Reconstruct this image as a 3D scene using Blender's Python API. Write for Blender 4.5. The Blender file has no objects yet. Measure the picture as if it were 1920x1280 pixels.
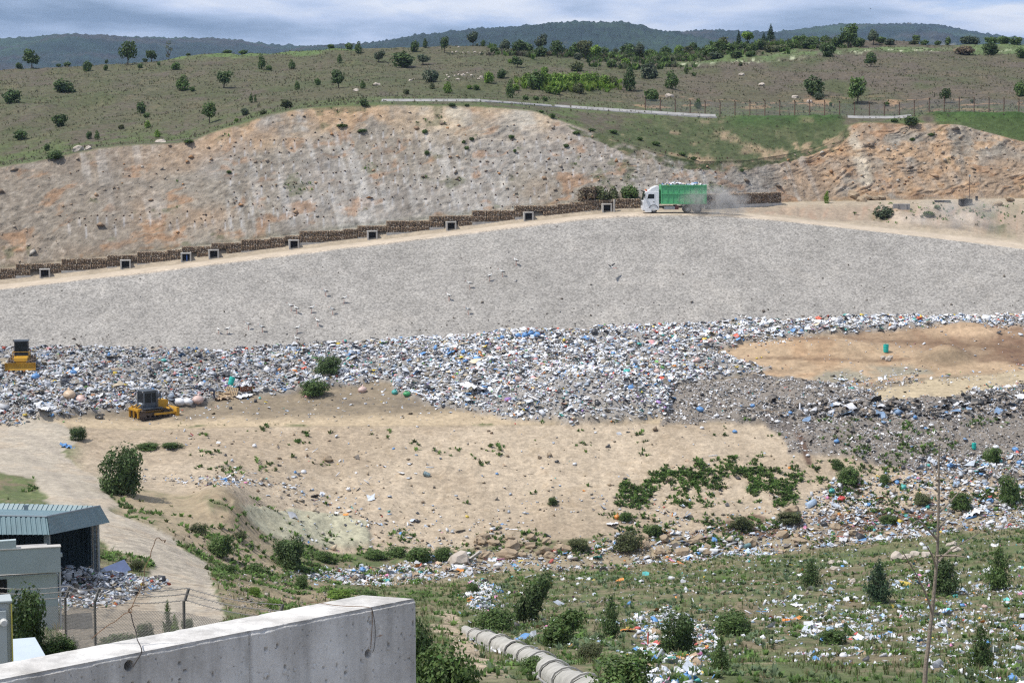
import bpy, math, random
import numpy as np
from mathutils import Vector, Matrix, Euler

random.seed(7)
rng = np.random.default_rng(7)
scene = bpy.context.scene
COL = scene.collection

# ------------------------------------------------------------------ camera, light, exposure
F = 4000.0                       # focal length in pixels of a 1920 px wide picture
PITCH = math.atan(440.0 / F)     # the horizon lies 440 px above the picture's centre
CP, SP = math.cos(PITCH), math.sin(PITCH)
cam_d = bpy.data.cameras.new("camera")
cam = bpy.data.objects.new("camera", cam_d)
COL.objects.link(cam)
cam_d.sensor_width = 36.0
cam_d.lens = 36.0 * F / 1920.0
cam_d.clip_start = 0.5
cam_d.clip_end = 60000.0
cam.location = (0, 0, 0)
cam.rotation_euler = (math.pi / 2 - PITCH, 0, 0)
scene.camera = cam

SUN_EL, SUN_AZ = math.radians(60), math.radians(-108)     # azimuth from +Y towards +X
scene.view_settings.view_transform = 'Standard'
scene.view_settings.look = 'None'
scene.view_settings.exposure = 0.12
scene.view_settings.gamma = 1.0
scene.view_settings.use_curve_mapping = False
scene.cycles.use_denoising = False
scene.cycles.filter_width = 1.25
scene.cycles.max_bounces = 6
scene.cycles.volume_bounces = 0

CLOUD_A = (12.4, 3.3, 7.7)
CLOUD_B = (3.1, 12.6, 8.4)
world = bpy.data.worlds.new("World")
scene.world = world
world.use_nodes = True
wt = world.node_tree
wt.nodes.clear()


def nd(t, kind, **kw):
    n = t.nodes.new(kind)
    for k, v in kw.items():
        if k in n.inputs.keys():
            n.inputs[k].default_value = v
        else:
            setattr(n, k, v)
    return n


def lk(t, a, b):
    t.links.new(a, b)


def ramp(t, stops, interp='LINEAR'):
    n = t.nodes.new('ShaderNodeValToRGB')
    n.color_ramp.interpolation = interp
    e = n.color_ramp.elements
    while len(e) > 1:
        e.remove(e[-1])
    for i, (p, c) in enumerate(stops):
        if not hasattr(c, '__len__'):
            c = (c, c, c)
        el = e[0] if i == 0 else e.new(p)
        el.position = p
        el.color = (c[0], c[1], c[2], 1)
    return n


def build_world():
    t = wt
    out = nd(t, 'ShaderNodeOutputWorld')
    sky = nd(t, 'ShaderNodeTexSky')
    sky.sky_type = 'NISHITA'
    sky.sun_disc = False
    sky.sun_elevation = SUN_EL
    sky.sun_rotation = SUN_AZ
    sky.altitude = 1500
    sky.dust_density = 0.0
    sky.ozone_density = 7.0
    bg1 = nd(t, 'ShaderNodeBackground')
    bg1.inputs['Strength'].default_value = 0.1
    tint = nd(t, 'ShaderNodeVectorMath', operation='MULTIPLY')
    tint.inputs[1].default_value = (0.62, 0.8, 1.2)
    lk(t, sky.outputs[0], tint.inputs[0])
    lk(t, tint.outputs[0], bg1.inputs['Color'])
    # clouds lie in a flat layer: directions are carried onto a plane overhead
    tc = nd(t, 'ShaderNodeTexCoord')
    sp = nd(t, 'ShaderNodeSeparateXYZ')
    lk(t, tc.outputs['Generated'], sp.inputs[0])
    zz = nd(t, 'ShaderNodeMath', operation='MAXIMUM')
    zz.inputs[1].default_value = 0.0
    lk(t, sp.outputs[2], zz.inputs[0])
    za = nd(t, 'ShaderNodeMath', operation='ADD')
    za.inputs[1].default_value = 0.20
    lk(t, zz.outputs[0], za.inputs[0])
    cx, cy = nd(t, 'ShaderNodeMath', operation='DIVIDE'), nd(t, 'ShaderNodeMath', operation='DIVIDE')
    lk(t, sp.outputs[0], cx.inputs[0]); lk(t, za.outputs[0], cx.inputs[1])
    lk(t, sp.outputs[1], cy.inputs[0]); lk(t, za.outputs[0], cy.inputs[1])
    cv = nd(t, 'ShaderNodeCombineXYZ')
    lk(t, cx.outputs[0], cv.inputs[0]); lk(t, cy.outputs[0], cv.inputs[1])
    mp = nd(t, 'ShaderNodeMapping')
    mp.inputs['Location'].default_value = CLOUD_A
    lk(t, cv.outputs[0], mp.inputs['Vector'])
    n1 = nd(t, 'ShaderNodeTexNoise', Scale=1.5, Detail=8.0, Roughness=0.56, Distortion=0.2)
    lk(t, mp.outputs[0], n1.inputs['Vector'])
    mask = ramp(t, [(0.37, 0.0), (0.5, 1.0)])
    lk(t, n1.outputs[0], mask.inputs[0])
    mp2 = nd(t, 'ShaderNodeMapping')
    mp2.inputs['Location'].default_value = CLOUD_B
    lk(t, cv.outputs[0], mp2.inputs['Vector'])
    n2 = nd(t, 'ShaderNodeTexNoise', Scale=1.3, Detail=8.0, Roughness=0.52, Distortion=0.15)
    lk(t, mp2.outputs[0], n2.inputs['Vector'])
    cc = ramp(t, [(0.40, (0.20, 0.28, 0.39)), (0.47, (0.40, 0.50, 0.66)), (0.52, (0.60, 0.69, 0.87)), (0.585, (0.90, 0.93, 0.99))])
    lk(t, n2.outputs[0], cc.inputs[0])
    bg2 = nd(t, 'ShaderNodeBackground')
    bg2.inputs['Strength'].default_value = 1.0
    lk(t, cc.outputs[0], bg2.inputs['Color'])
    mx = nd(t, 'ShaderNodeMixShader')
    lk(t, mask.outputs[0], mx.inputs[0])
    lk(t, bg1.outputs[0], mx.inputs[1])
    lk(t, bg2.outputs[0], mx.inputs[2])
    lk(t, mx.outputs[0], out.inputs['Surface'])


build_world()

sun_d = bpy.data.lights.new("sun", 'SUN')
sun_d.energy = 4.3
sun_d.angle = math.radians(0.53)
sun_d.color = (1.0, 0.955, 0.88)
sun = bpy.data.objects.new("sun", sun_d)
COL.objects.link(sun)
SUN_DIR = Vector((math.sin(SUN_AZ) * math.cos(SUN_EL), math.cos(SUN_AZ) * math.cos(SUN_EL), math.sin(SUN_EL)))
sun.rotation_euler = SUN_DIR.to_track_quat('Z', 'Y').to_euler()
sun.location = (-100, 40, 200)


# ------------------------------------------------------------------ helpers
def tag(o, label=None, cat=None, group=None, kind=None):
    if label: o['label'] = label
    if cat: o['category'] = cat
    if group: o['group'] = group
    if kind: o['kind'] = kind
    return o


def link(o, parent=None):
    COL.objects.link(o)
    if parent is not None:
        o.parent = parent
    return o


def empty(name, loc, rz=0.0, label=None, cat=None, group=None):
    o = bpy.data.objects.new(name, None)
    o.empty_display_size = 0.3
    o.location = loc
    o.rotation_euler = (0, 0, rz)
    link(o)
    return tag(o, label, cat, group)


def copy_tree(o, parent=None):
    c = o.copy()
    link(c, parent)
    for ch in o.children:
        copy_tree(ch, c)
    return c


def pix_dir(px, py):
    """azimuth tangent x/y and slope z/y of the sight line through a pixel"""
    u, v = (np.asarray(px, float) - 960) / F, (640 - np.asarray(py, float)) / F
    yc = CP + v * SP
    return u / yc, (-SP + v * CP) / yc


def project(x, y, z):
    d = y * CP - z * SP
    v = y * SP + z * CP
    return 960 + F * x / d, 640 - F * v / d


def _hash(ix, iy, iz):
    h = (ix.astype(np.int64) * 374761393 + iy.astype(np.int64) * 668265263 + iz.astype(np.int64) * 2147483647) & 0xffffffff
    h = ((h ^ (h >> 13)) * 1274126177) & 0xffffffff
    h = ((h ^ (h >> 16)) * 2246822519) & 0xffffffff
    return ((h ^ (h >> 15)) & 0xffffff) / float(0xffffff) * 2 - 1


def vnoise(x, y, z):
    x, y, z = np.broadcast_arrays(np.asarray(x, float), np.asarray(y, float), np.asarray(z, float))
    ix, iy, iz = np.floor(x), np.floor(y), np.floor(z)
    fx, fy, fz = x - ix, y - iy, z - iz
    fx, fy, fz = [f * f * (3 - 2 * f) for f in (fx, fy, fz)]
    r = 0
    for dx in (0, 1):
        wx = fx if dx else 1 - fx
        for dy in (0, 1):
            wy = fy if dy else 1 - fy
            for dz in (0, 1):
                wz = fz if dz else 1 - fz
                r = r + wx * wy * wz * _hash(ix + dx, iy + dy, iz + dz)
    return r


def fbm(x, y, z, scale, octaves=4, gain=0.5, seed=0):
    r, a, f, n = 0, 1.0, 1.0 / scale, 0
    for i in range(octaves):
        o = seed * 17.31 + i * 5.7
        r = r + a * vnoise(x * f + o, y * f - o, z * f + 2 * o)
        n += a
        a *= gain
        f *= 2.03
    return r / n * 1.6


def sstep(a, b, x):
    t = np.clip((x - a) / (b - a), 0, 1)
    return t * t * (3 - 2 * t)


def in_poly(px, py, poly):
    r = np.zeros(np.shape(px), bool)
    n = len(poly)
    for i in range(n):
        x0, y0 = poly[i]
        x1, y1 = poly[(i + 1) % n]
        c = ((y0 > py) != (y1 > py)) & (px < (x1 - x0) * (py - y0) / ((y1 - y0) if y1 != y0 else 1e-9) + x0)
        r ^= c
    return r


def mesh_from(name, verts, faces, mat=None, fcol=None, smooth=False, vcol=None):
    """faces: (n,3) / (n,4) array or a list of lists"""
    me = bpy.data.meshes.new(name)
    if isinstance(faces, np.ndarray):
        v = np.ascontiguousarray(verts, dtype=np.float32)
        f = np.ascontiguousarray(faces, dtype=np.int32)
        k = f.shape[1]
        me.vertices.add(len(v))
        me.vertices.foreach_set('co', v.ravel())
        me.loops.add(f.size)
        me.loops.foreach_set('vertex_index', f.ravel())
        me.polygons.add(len(f))
        me.polygons.foreach_set('loop_start', np.arange(0, f.size, k, dtype=np.int32))
        me.polygons.foreach_set('loop_total', np.full(len(f), k, dtype=np.int32))
        me.update(calc_edges=True)
    else:
        me.from_pydata([tuple(p) for p in verts], [], faces)
        me.update()
    if fcol is not None:
        a = me.attributes.new('Col', 'FLOAT_COLOR', 'FACE')
        c = np.ones((len(me.polygons), 4), np.float32)
        c[:, :3] = fcol
        a.data.foreach_set('color', c.ravel())
    if vcol is not None:
        a = me.attributes.new('Col', 'FLOAT_COLOR', 'POINT')
        c = np.ones((len(me.vertices), 4), np.float32)
        c[:, :3] = vcol
        a.data.foreach_set('color', c.ravel())
    if smooth:
        me.polygons.foreach_set('use_smooth', np.ones(len(me.polygons), bool))
    if mat is not None:
        me.materials.append(mat)
    return me


def mesh_obj(name, me, parent=None):
    return link(bpy.data.objects.new(name, me), parent)


class MB:
    """collects simple shapes into one mesh"""

    def __init__(s):
        s.v, s.f, s.c = [], [], []
        s.col = (1, 1, 1)

    def add(s, vs, fs):
        o = len(s.v)
        s.v += [tuple(p) for p in vs]
        s.f += [[i + o for i in f] for f in fs]
        s.c += [s.col] * len(fs)
        return s

    def box(s, c, size, rot=None, taper=1.0):
        hx, hy, hz = [k / 2 for k in size]
        vs = []
        for sz in (-1, 1):
            k = taper if sz > 0 else 1
            for sx, sy in ((-1, -1), (1, -1), (1, 1), (-1, 1)):
                p = Vector((sx * hx * k, sy * hy * k, sz * hz))
                if rot is not None: p = rot @ p
                vs.append(p + Vector(c))
        return s.add(vs, [[3, 2, 1, 0], [4, 5, 6, 7], [0, 1, 5, 4], [1, 2, 6, 5], [2, 3, 7, 6], [3, 0, 4, 7]])

    def tube(s, pts, rads, n=8, caps=True):
        pts = [Vector(p) for p in pts]
        if not hasattr(rads, '__len__'): rads = [rads] * len(pts)
        vs, fs = [], []
        ref = None
        for i, p in enumerate(pts):
            d = (pts[min(i + 1, len(pts) - 1)] - pts[max(i - 1, 0)])
            d = d.normalized() if d.length > 1e-9 else Vector((0, 0, 1))
            if ref is None:
                ref = Vector((0, 0, 1)) if abs(d.z) < 0.9 else Vector((1, 0, 0))
            a = d.cross(ref)
            if a.length < 1e-6: a = d.cross(Vector((0, 1, 0)))
            a.normalize()
            b = d.cross(a).normalized()
            ref = a.cross(d)
            for k in range(n):
                t = 2 * math.pi * k / n
                vs.append(p + (a * math.cos(t) + b * math.sin(t)) * rads[i])
        for i in range(len(pts) - 1):
            for k in range(n):
                k2 = (k + 1) % n
                fs.append([i * n + k, i * n + k2, (i + 1) * n + k2, (i + 1) * n + k])
        if caps:
            fs.append([k for k in range(n)][::-1])
            fs.append([(len(pts) - 1) * n + k for k in range(n)])
        return s.add(vs, fs)

    def prism(s, poly, axis, a, b):
        """extrude a 2-D polygon along an axis ('x','y','z') from a to b"""
        n = len(poly)
        def P(p, h):
            return {'x': (h, p[0], p[1]), 'y': (p[0], h, p[1]), 'z': (p[0], p[1], h)}[axis]
        vs = [P(p, a) for p in poly] + [P(p, b) for p in poly]
        fs = [list(range(n))[::-1], list(range(n, 2 * n))]
        fs += [[i, (i + 1) % n, n + (i + 1) % n, n + i] for i in range(n)]
        return s.add(vs, fs)

    def blob(s, c, r, seed=0, sub=1, jit=0.25, rot=None):
        """lumpy low ball, r = (rx, ry, rz)"""
        t = (1 + 5 ** .5) / 2
        vs = [Vector(p).normalized() for p in [(-1, t, 0), (1, t, 0), (-1, -t, 0), (1, -t, 0), (0, -1, t), (0, 1, t), (0, -1, -t), (0, 1, -t), (t, 0, -1), (t, 0, 1), (-t, 0, -1), (-t, 0, 1)]]
        fs = [(0, 11, 5), (0, 5, 1), (0, 1, 7), (0, 7, 10), (0, 10, 11), (1, 5, 9), (5, 11, 4), (11, 10, 2), (10, 7, 6), (7, 1, 8), (3, 9, 4), (3, 4, 2), (3, 2, 6), (3, 6, 8), (3, 8, 9), (4, 9, 5), (2, 4, 11), (6, 2, 10), (8, 6, 7), (9, 8, 1)]
        for _ in range(sub):
            cache, nf = {}, []
            def mid(a, b):
                k = (min(a, b), max(a, b))
                if k not in cache:
                    vs.append(((vs[a] + vs[b]) / 2).normalized())
                    cache[k] = len(vs) - 1
                return cache[k]
            for a, b, d in fs:
                x, y, z = mid(a, b), mid(b, d), mid(d, a)
                nf += [(a, x, z), (b, y, x), (d, z, y), (x, y, z)]
            fs = nf
        rr = random.Random(seed)
        out = []
        for p in vs:
            q = p * (1 + rr.uniform(-jit, jit))
            q = Vector((q.x * r[0], q.y * r[1], q.z * r[2]))
            if rot is not None: q = rot @ q
            out.append(q + Vector(c))
        return s.add(out, [list(f) for f in fs])

    def mesh(s, name, mat, smooth=False):
        me = mesh_from(name, s.v, s.f, mat, fcol=np.array(s.c, np.float32) if s.c else None)
        if smooth:
            me.polygons.foreach_set('use_smooth', np.ones(len(me.polygons), bool))
        return me

    def build(s, name, mat, parent=None, smooth=False, bevel=0.0):
        o = mesh_obj(name, s.mesh(name, mat, smooth), parent)
        if bevel:
            m = o.modifiers.new('bevel', 'BEVEL')
            m.width = bevel
            m.segments = 2
            m.limit_method = 'ANGLE'
        return o


# ------------------------------------------------------------------ materials
MATS = {}


def mat_plain(name, col, rough=0.6, vary=0.25, scale=3.0, metal=0.0, bump=0.0, spec=0.4, coat=0.0):
    """one base colour broken up by two sizes of noise (dirt and wear)"""
    if name in MATS: return MATS[name]
    m = bpy.data.materials.new(name)
    m.use_nodes = True
    t = m.node_tree
    b = t.nodes['Principled BSDF']
    tc = nd(t, 'ShaderNodeTexCoord')
    n1 = nd(t, 'ShaderNodeTexNoise', Scale=scale, Detail=6.0, Roughness=0.65)
    lk(t, tc.outputs['Object'], n1.inputs['Vector'])
    lo = tuple(c * (1 - vary) for c in col)
    hi = tuple(min(1, c * (1 + vary * 0.6)) for c in col)
    r = ramp(t, [(0.3, lo), (0.55, col), (0.75, hi)])
    lk(t, n1.outputs[0], r.inputs[0])
    lk(t, r.outputs[0], b.inputs['Base Color'])
    b.inputs['Roughness'].default_value = rough
    b.inputs['Metallic'].default_value = metal
    b.inputs['Specular IOR Level'].default_value = spec
    b.inputs['Coat Weight'].default_value = coat
    if bump:
        bp = nd(t, 'ShaderNodeBump', Strength=bump, Distance=0.02)
        n2 = nd(t, 'ShaderNodeTexNoise', Scale=scale * 8, Detail=5.0)
        lk(t, tc.outputs['Object'], n2.inputs['Vector'])
        lk(t, n2.outputs[0], bp.inputs['Height'])
        lk(t, bp.outputs[0], b.inputs['Normal'])
    MATS[name] = m
    return m


def mat_col(name, rough=0.8, scale=1.0, amt=0.35, bump=0.6, dist=0.15, bscale=None, spec=0.2, speck=None, translucent=0.0, rnd=0.0):
    """base colour from the mesh's Col attribute, broken up by fine noise in object space"""
    if name in MATS: return MATS[name]
    m = bpy.data.materials.new(name)
    m.use_nodes = True
    t = m.node_tree
    b = t.nodes['Principled BSDF']
    at = nd(t, 'ShaderNodeAttribute')
    at.attribute_name = 'Col'
    tc = nd(t, 'ShaderNodeTexCoord')
    n1 = nd(t, 'ShaderNodeTexNoise', Scale=scale, Detail=8.0, Roughness=0.7)
    lk(t, tc.outputs['Object'], n1.inputs['Vector'])
    r = ramp(t, [(0.25, 1 - amt), (0.5, 1.0), (0.75, 1 + amt)])
    lk(t, n1.outputs[0], r.inputs[0])
    mx = nd(t, 'ShaderNodeMix')
    mx.data_type = 'RGBA'
    mx.blend_type = 'MULTIPLY'
    mx.inputs[0].default_value = 1.0
    lk(t, at.outputs['Color'], mx.inputs[6])
    lk(t, r.outputs[0], mx.inputs[7])
    cur = mx.outputs[2]
    if rnd:
        oi = nd(t, 'ShaderNodeObjectInfo')
        mr = nd(t, 'ShaderNodeMapRange')
        mr.inputs[3].default_value = 1 - rnd
        mr.inputs[4].default_value = 1 + rnd
        lk(t, oi.outputs['Random'], mr.inputs[0])
        m2 = nd(t, 'ShaderNodeVectorMath', operation='SCALE')
        lk(t, cur, m2.inputs[0])
        lk(t, mr.outputs[0], m2.inputs['Scale'])
        cur = m2.outputs[0]
    if speck:                     # (voronoi scale, low, high): single stones of different tone
        vo = nd(t, 'ShaderNodeTexVoronoi', Scale=speck[0])
        lk(t, tc.outputs['Object'], vo.inputs['Vector'])
        sx = nd(t, 'ShaderNodeSeparateColor')
        lk(t, vo.outputs['Color'], sx.inputs[0])
        mr = nd(t, 'ShaderNodeMapRange')
        mr.inputs[3].default_value = speck[1]
        mr.inputs[4].default_value = speck[2]
        lk(t, sx.outputs[0], mr.inputs[0])
        m2 = nd(t, 'ShaderNodeVectorMath', operation='SCALE')
        lk(t, cur, m2.inputs[0])
        lk(t, mr.outputs[0], m2.inputs['Scale'])
        cur = m2.outputs[0]
    lk(t, cur, b.inputs['Base Color'])
    b.inputs['Roughness'].default_value = rough
    b.inputs['Specular IOR Level'].default_value = spec
    if bump:
        bp = nd(t, 'ShaderNodeBump', Strength=bump, Distance=dist)
        n2 = nd(t, 'ShaderNodeTexNoise', Scale=bscale or scale * 2, Detail=6.0, Roughness=0.6)
        lk(t, tc.outputs['Object'], n2.inputs['Vector'])
        lk(t, n2.outputs[0], bp.inputs['Height'])
        lk(t, bp.outputs[0], b.inputs['Normal'])
    if translucent:
        out = t.nodes['Material Output']
        tr = nd(t, 'ShaderNodeBsdfTranslucent')
        lk(t, cur, tr.inputs['Color'])
        ms = nd(t, 'ShaderNodeMixShader')
        ms.inputs[0].default_value = translucent
        lk(t, b.outputs[0], ms.inputs[1])
        lk(t, tr.outputs[0], ms.inputs[2])
        lk(t, ms.outputs[0], out.inputs['Surface'])
    MATS[name] = m
    return m

# ------------------------------------------------------------------ terrain
# Break lines of the ground from the camera's terrace to the far plain. Each is a list of
# (picture x, picture y, distance) samples read off the photograph, or ('z', x, distance, height).
def solve_top(px, py, foot, g):
    """distance of a slope's top edge seen at (px,py), rising at gradient g from the foot line"""
    a, s = pix_dir(px, py)
    yf, zf = np.interp(a, foot[0], foot[1]), np.interp(a, foot[0], foot[2])
    return float((zf - g * yf) / (s - g))


def line(samples):
    A, Y, Z = [], [], []
    for q in samples:
        if q[0] == 'z':
            a = (q[1] - 960) / F
            A.append(a); Y.append(q[2]); Z.append(q[3])
        else:
            a, s = pix_dir(q[0], q[1])
            A.append(float(a)); Y.append(q[2]); Z.append(float(s) * q[2])
    o = np.argsort(A)
    return np.array(A)[o], np.array(Y)[o], np.array(Z)[o]


ZT = -3.35
L = []
L.append(line([('z', 0, 6.0, ZT), ('z', 1920, 6.0, ZT)]))
L.append(line([('z', 0, 10.2, ZT - .1), ('z', 1920, 10.2, ZT - .1)]))
L.append(line([('z', 0, 30, -10.3), ('z', 960, 30, -10.6), ('z', 1920, 30, -11.0)]))
L.append(line([(0, 1225, 65), (200, 1210, 65), (420, 1215, 65), (700, 1290, 65), (960, 1320, 65), (1920, 1330, 65)]))
L.append(line([(0, 1192, 96), (200, 1180, 98), (420, 1165, 100), (640, 1215, 100), (860, 1230, 100), (1080, 1228, 102), (1400, 1235, 103), (1920, 1235, 103)]))
L.append(line([(0, 1095, 131), (180, 1092, 132), (300, 1092, 134), (420, 1100, 136), (560, 1150, 138), (700, 1165, 140), (860, 1162, 142), (1060, 1160, 142), (1400, 1165, 142), (1920, 1150, 142)]))
L.append(line([(0, 968, 172), (120, 968, 172), (230, 985, 172), (330, 1015, 172), (430, 1065, 176), (560, 1090, 182), (700, 1098, 187), (800, 1088, 191), (900, 1078, 196), (1100, 1063, 201), (1300, 1053, 203), (1500, 1040, 204), (1700, 1012, 205), (1920, 985, 207)]))
L7 = line([(0, 855, 208), (150, 880, 206), (280, 915, 202), (380, 930, 200), (440, 962, 199), (520, 1000, 200), (620, 1035, 202), (780, 1035, 205), (1000, 1012, 208), (1200, 1000, 209), (1400, 1000, 209), (1600, 975, 211), (1800, 950, 213), (1920, 930, 215)])
L.append(L7)
L.append(line([(0, 812, 224), (100, 800, 226), (180, 803, 228), (260, 806, 229), (350, 803, 230), (520, 799, 231), (900, 797, 232), (1100, 794, 232), (1380, 793, 232), (1460, 797, 231), (1600, 800, 230), (1920, 795, 231)]))
L.append(line([(0, 722, 246), (300, 730, 245), (600, 722, 246), (1000, 706, 248), (1400, 712, 248), (1920, 700, 249)]))
L10 = line([(0, 655, 262), (200, 655, 262), (400, 660, 261), (600, 650, 262), (800, 638, 263), (1000, 623, 264), (1200, 613, 265), (1400, 606, 266), (1500, 600, 267), (1920, 592, 268)])
L.append(L10)
top = [(-200, 570), (0, 541), (120, 527), (234, 514), (400, 494), (551, 475), (700, 457), (850, 439), (990, 421), (1100, 408), (1160, 403), (1220, 401), (1300, 401), (1380, 404), (1450, 411), (1600, 428), (1760, 446), (1920, 466), (2100, 490)]
L11 = line([(x, y, solve_top(x, y, L10, 0.47)) for x, y in top])
L.append(L11)
L12 = (L11[0], L11[1] + 6.0, L11[2] + 0.05)
L.append(L12)
cut = lambda a, b, x: float(sstep(a, b, np.array(x)))
A13 = np.array([pix_dir(x, 400)[0] for x in range(-200, 2121, 40)])
y12, z12 = np.interp(A13, L12[0], L12[1]), np.interp(A13, L12[0], L12[2])
px13 = np.arange(-200, 2121, 40)
wl = sstep(1230, 1480, px13)                 # 0: road against the gabion wall, 1: open cut behind the dam
s13 = pix_dir(px13, np.interp(px13, [1300, 1480, 1650, 1920, 2120], [386, 381, 378, 374, 372]))[1]
yR = np.interp(px13, [1300, 1500, 1920], [302, 310, 314])
Y13 = (1 - wl) * (y12 + 1.6) + wl * yR
Z13 = (1 - wl) * (z12 + 0.02) + wl * (s13 * yR)
L.append((A13, Y13, Z13))
Y14 = Y13 + 2.2 + wl * 1.6
Z14 = Z13 + (1 - sstep(1180, 1330, px13) * (1 - 0)) * 2.0
L14 = (A13, Y14, Z14)
L.append(L14)
ctop = [(-200, 335), (0, 312), (60, 303), (120, 292), (180, 278), (240, 271), (330, 269), (365, 262), (400, 246), (450, 232), (500, 216), (560, 203), (640, 198), (720, 196), (900, 199), (1000, 207), (1050, 225), (1100, 244), (1160, 266), (1230, 288), (1300, 305), (1400, 303), (1480, 290), (1540, 275), (1575, 255), (1590, 234), (1620, 228), (1700, 232), (1760, 228), (1800, 228), (1840, 240), (1880, 252), (1920, 262), (2100, 275)]
L15 = line([(x, y, solve_top(x, y, L14, 0.85)) for x, y in ctop])
L.append(L15)
berm = [(-200, 328), (0, 306), (180, 273), (365, 257), (500, 211), (640, 193), (720, 190), (900, 190), (1050, 201), (1200, 211), (1330, 219), (1420, 217), (1560, 218), (1600, 222), (1700, 222), (1740, 212), (1800, 211), (1920, 214), (2100, 217)]
L16 = line([(x, y, max(float(np.interp(pix_dir(x, y)[0], L15[0], L15[1])) + 3.0, 322 if x < 1000 else 332)) for x, y in berm])
L.append(L16)
# a shallow bench for the concrete channel, then the hill
L17 = (L16[0], L16[1] + 5.0, L16[2] - 0.15)
L.append(L17)
L.append(line([(-200, 220, 372), (0, 210, 376), (300, 190, 385), (700, 150, 400), (1000, 155, 400), (1280, 165, 402), (1500, 165, 402), (1920, 165, 402)]))
L.append(line([(-200, 150, 500), (0, 128, 510), (200, 115, 520), (350, 104, 525), (500, 96, 530), (640, 91, 535), (760, 86, 530), (860, 84, 530), (1000, 95, 520), (1140, 102, 512), (1220, 102, 512), (1300, 96, 520), (1400, 80, 535), (1450, 76, 540), (1550, 71, 545), (1620, 71, 545), (1700, 75, 545), (1780, 80, 545), (1850, 83, 545), (1920, 83, 545), (2100, 86, 545)]))
L.append(line([('z', -200, 760, 0), ('z', 700, 760, 8), ('z', 960, 700, 12), ('z', 1300, 700, 12), ('z', 1600, 700, 13), ('z', 1920, 720, 13)]))
L.append(line([('z', 0, 1400, -30), ('z', 1920, 1400, -10)]))
L.append(line([('z', 0, 12000, -60), ('z', 1920, 12000, -60)]))
ROWS = [3, 6, 16, 44, 56, 64, 44, 92, 44, 44, 66, 5, 6, 5, 110, 16, 6, 36, 42, 16, 8, 4]
assert len(ROWS) == len(L) - 1

a_lo, a_hi = float(pix_dir(-200, 640)[0]), float(pix_dir(2120, 640)[0])
NC = 850
side = np.geomspace(0.004, 1.1, 34)
ACOL = np.concatenate([(a_lo - side)[::-1], np.linspace(a_lo, a_hi, NC), a_hi + side])
NA = len(ACOL)


def smooth_cols(v, w):
    k = np.exp(-0.5 * (np.arange(-3 * w, 3 * w + 1) / w) ** 2)
    k /= k.sum()
    core = np.pad(v, 3 * w, mode='edge')
    return np.convolve(core, k, mode='valid')


KY, KZ = [], []
for k, (A, Y, Z) in enumerate(L):
    w = 3 if k in (15, 7) else 7
    KY.append(smooth_cols(np.interp(ACOL, A, Y), w))
    KZ.append(smooth_cols(np.interp(ACOL, A, Z), w))
KY, KZ = np.array(KY), np.array(KZ)
for k in range(1, len(KY)):
    KY[k] = np.maximum(KY[k], KY[k - 1] + 0.3)
rowsY, rowsZ, rowk = [], [], []
for k, n in enumerate(ROWS):
    for i in range(n):
        t = i / n
        rowsY.append(KY[k] * (1 - t) + KY[k + 1] * t)
        rowsZ.append(KZ[k] * (1 - t) + KZ[k + 1] * t)
        rowk.append(k + t)
rowsY.append(KY[-1]); rowsZ.append(KZ[-1]); rowk.append(len(ROWS))
GY, GZ0, GK = np.array(rowsY), np.array(rowsZ), np.array(rowk)
GX = GY * ACOL[None, :]
NR = len(GY)
# round the profile where soil lies loose (the crests of banks keep most of their edge)
GZ = GZ0.copy()
soft = ((GK > 1.5) & (GK < 6.6)) | ((GK > 8.3) & (GK < 9.8)) | ((GK > 17.2) & (GK < 19.6))
for _ in range(14):
    q = GZ.copy()
    q[1:-1] = 0.25 * GZ[:-2] + 0.5 * GZ[1:-1] + 0.25 * GZ[2:]
    GZ[soft] = q[soft]
for _ in range(3):
    q = GZ.copy()
    q[1:-1] = 0.25 * GZ[:-2] + 0.5 * GZ[1:-1] + 0.25 * GZ[2:]
    GZ[6:-8] = q[6:-8]
PX, PY = project(GX, GY, GZ)
KK = np.broadcast_to(GK[:, None], GY.shape)


# ragged picture-space coordinates for the borders between kinds of soil
wob1 = fbm(GX, GY, 0 * GX, 7.0, 4, 0.6, 3)
wob2 = fbm(GX, GY, 0 * GX, 7.0, 4, 0.6, 9)
PXw = PX + wob1 * 26
PYw = PY + wob2 * 9

P_FRESH = [(-400, 640), (1000, 560), (2300, 560), (2300, 640), (1920, 620), (1820, 612), (1720, 620), (1620, 627), (1540, 632), (1420, 641), (1345, 662), (1400, 680), (1440, 692), (1400, 702), (1330, 716), (1275, 732), (1258, 755), (1245, 780), (1200, 790), (1060, 795), (965, 793), (910, 779), (850, 768), (800, 760), (740, 738), (700, 718), (640, 728), (560, 740), (480, 742), (400, 756), (300, 764), (200, 772), (120, 792), (-400, 812)]
P_OLD = [(1240, 792), (1258, 752), (1290, 728), (1400, 706), (1500, 716), (1640, 735), (1665, 752), (1760, 745), (1920, 722), (2300, 720), (2300, 900), (1920, 905), (1700, 890), (1570, 862), (1490, 850), (1450, 812), (1420, 792)]
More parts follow.
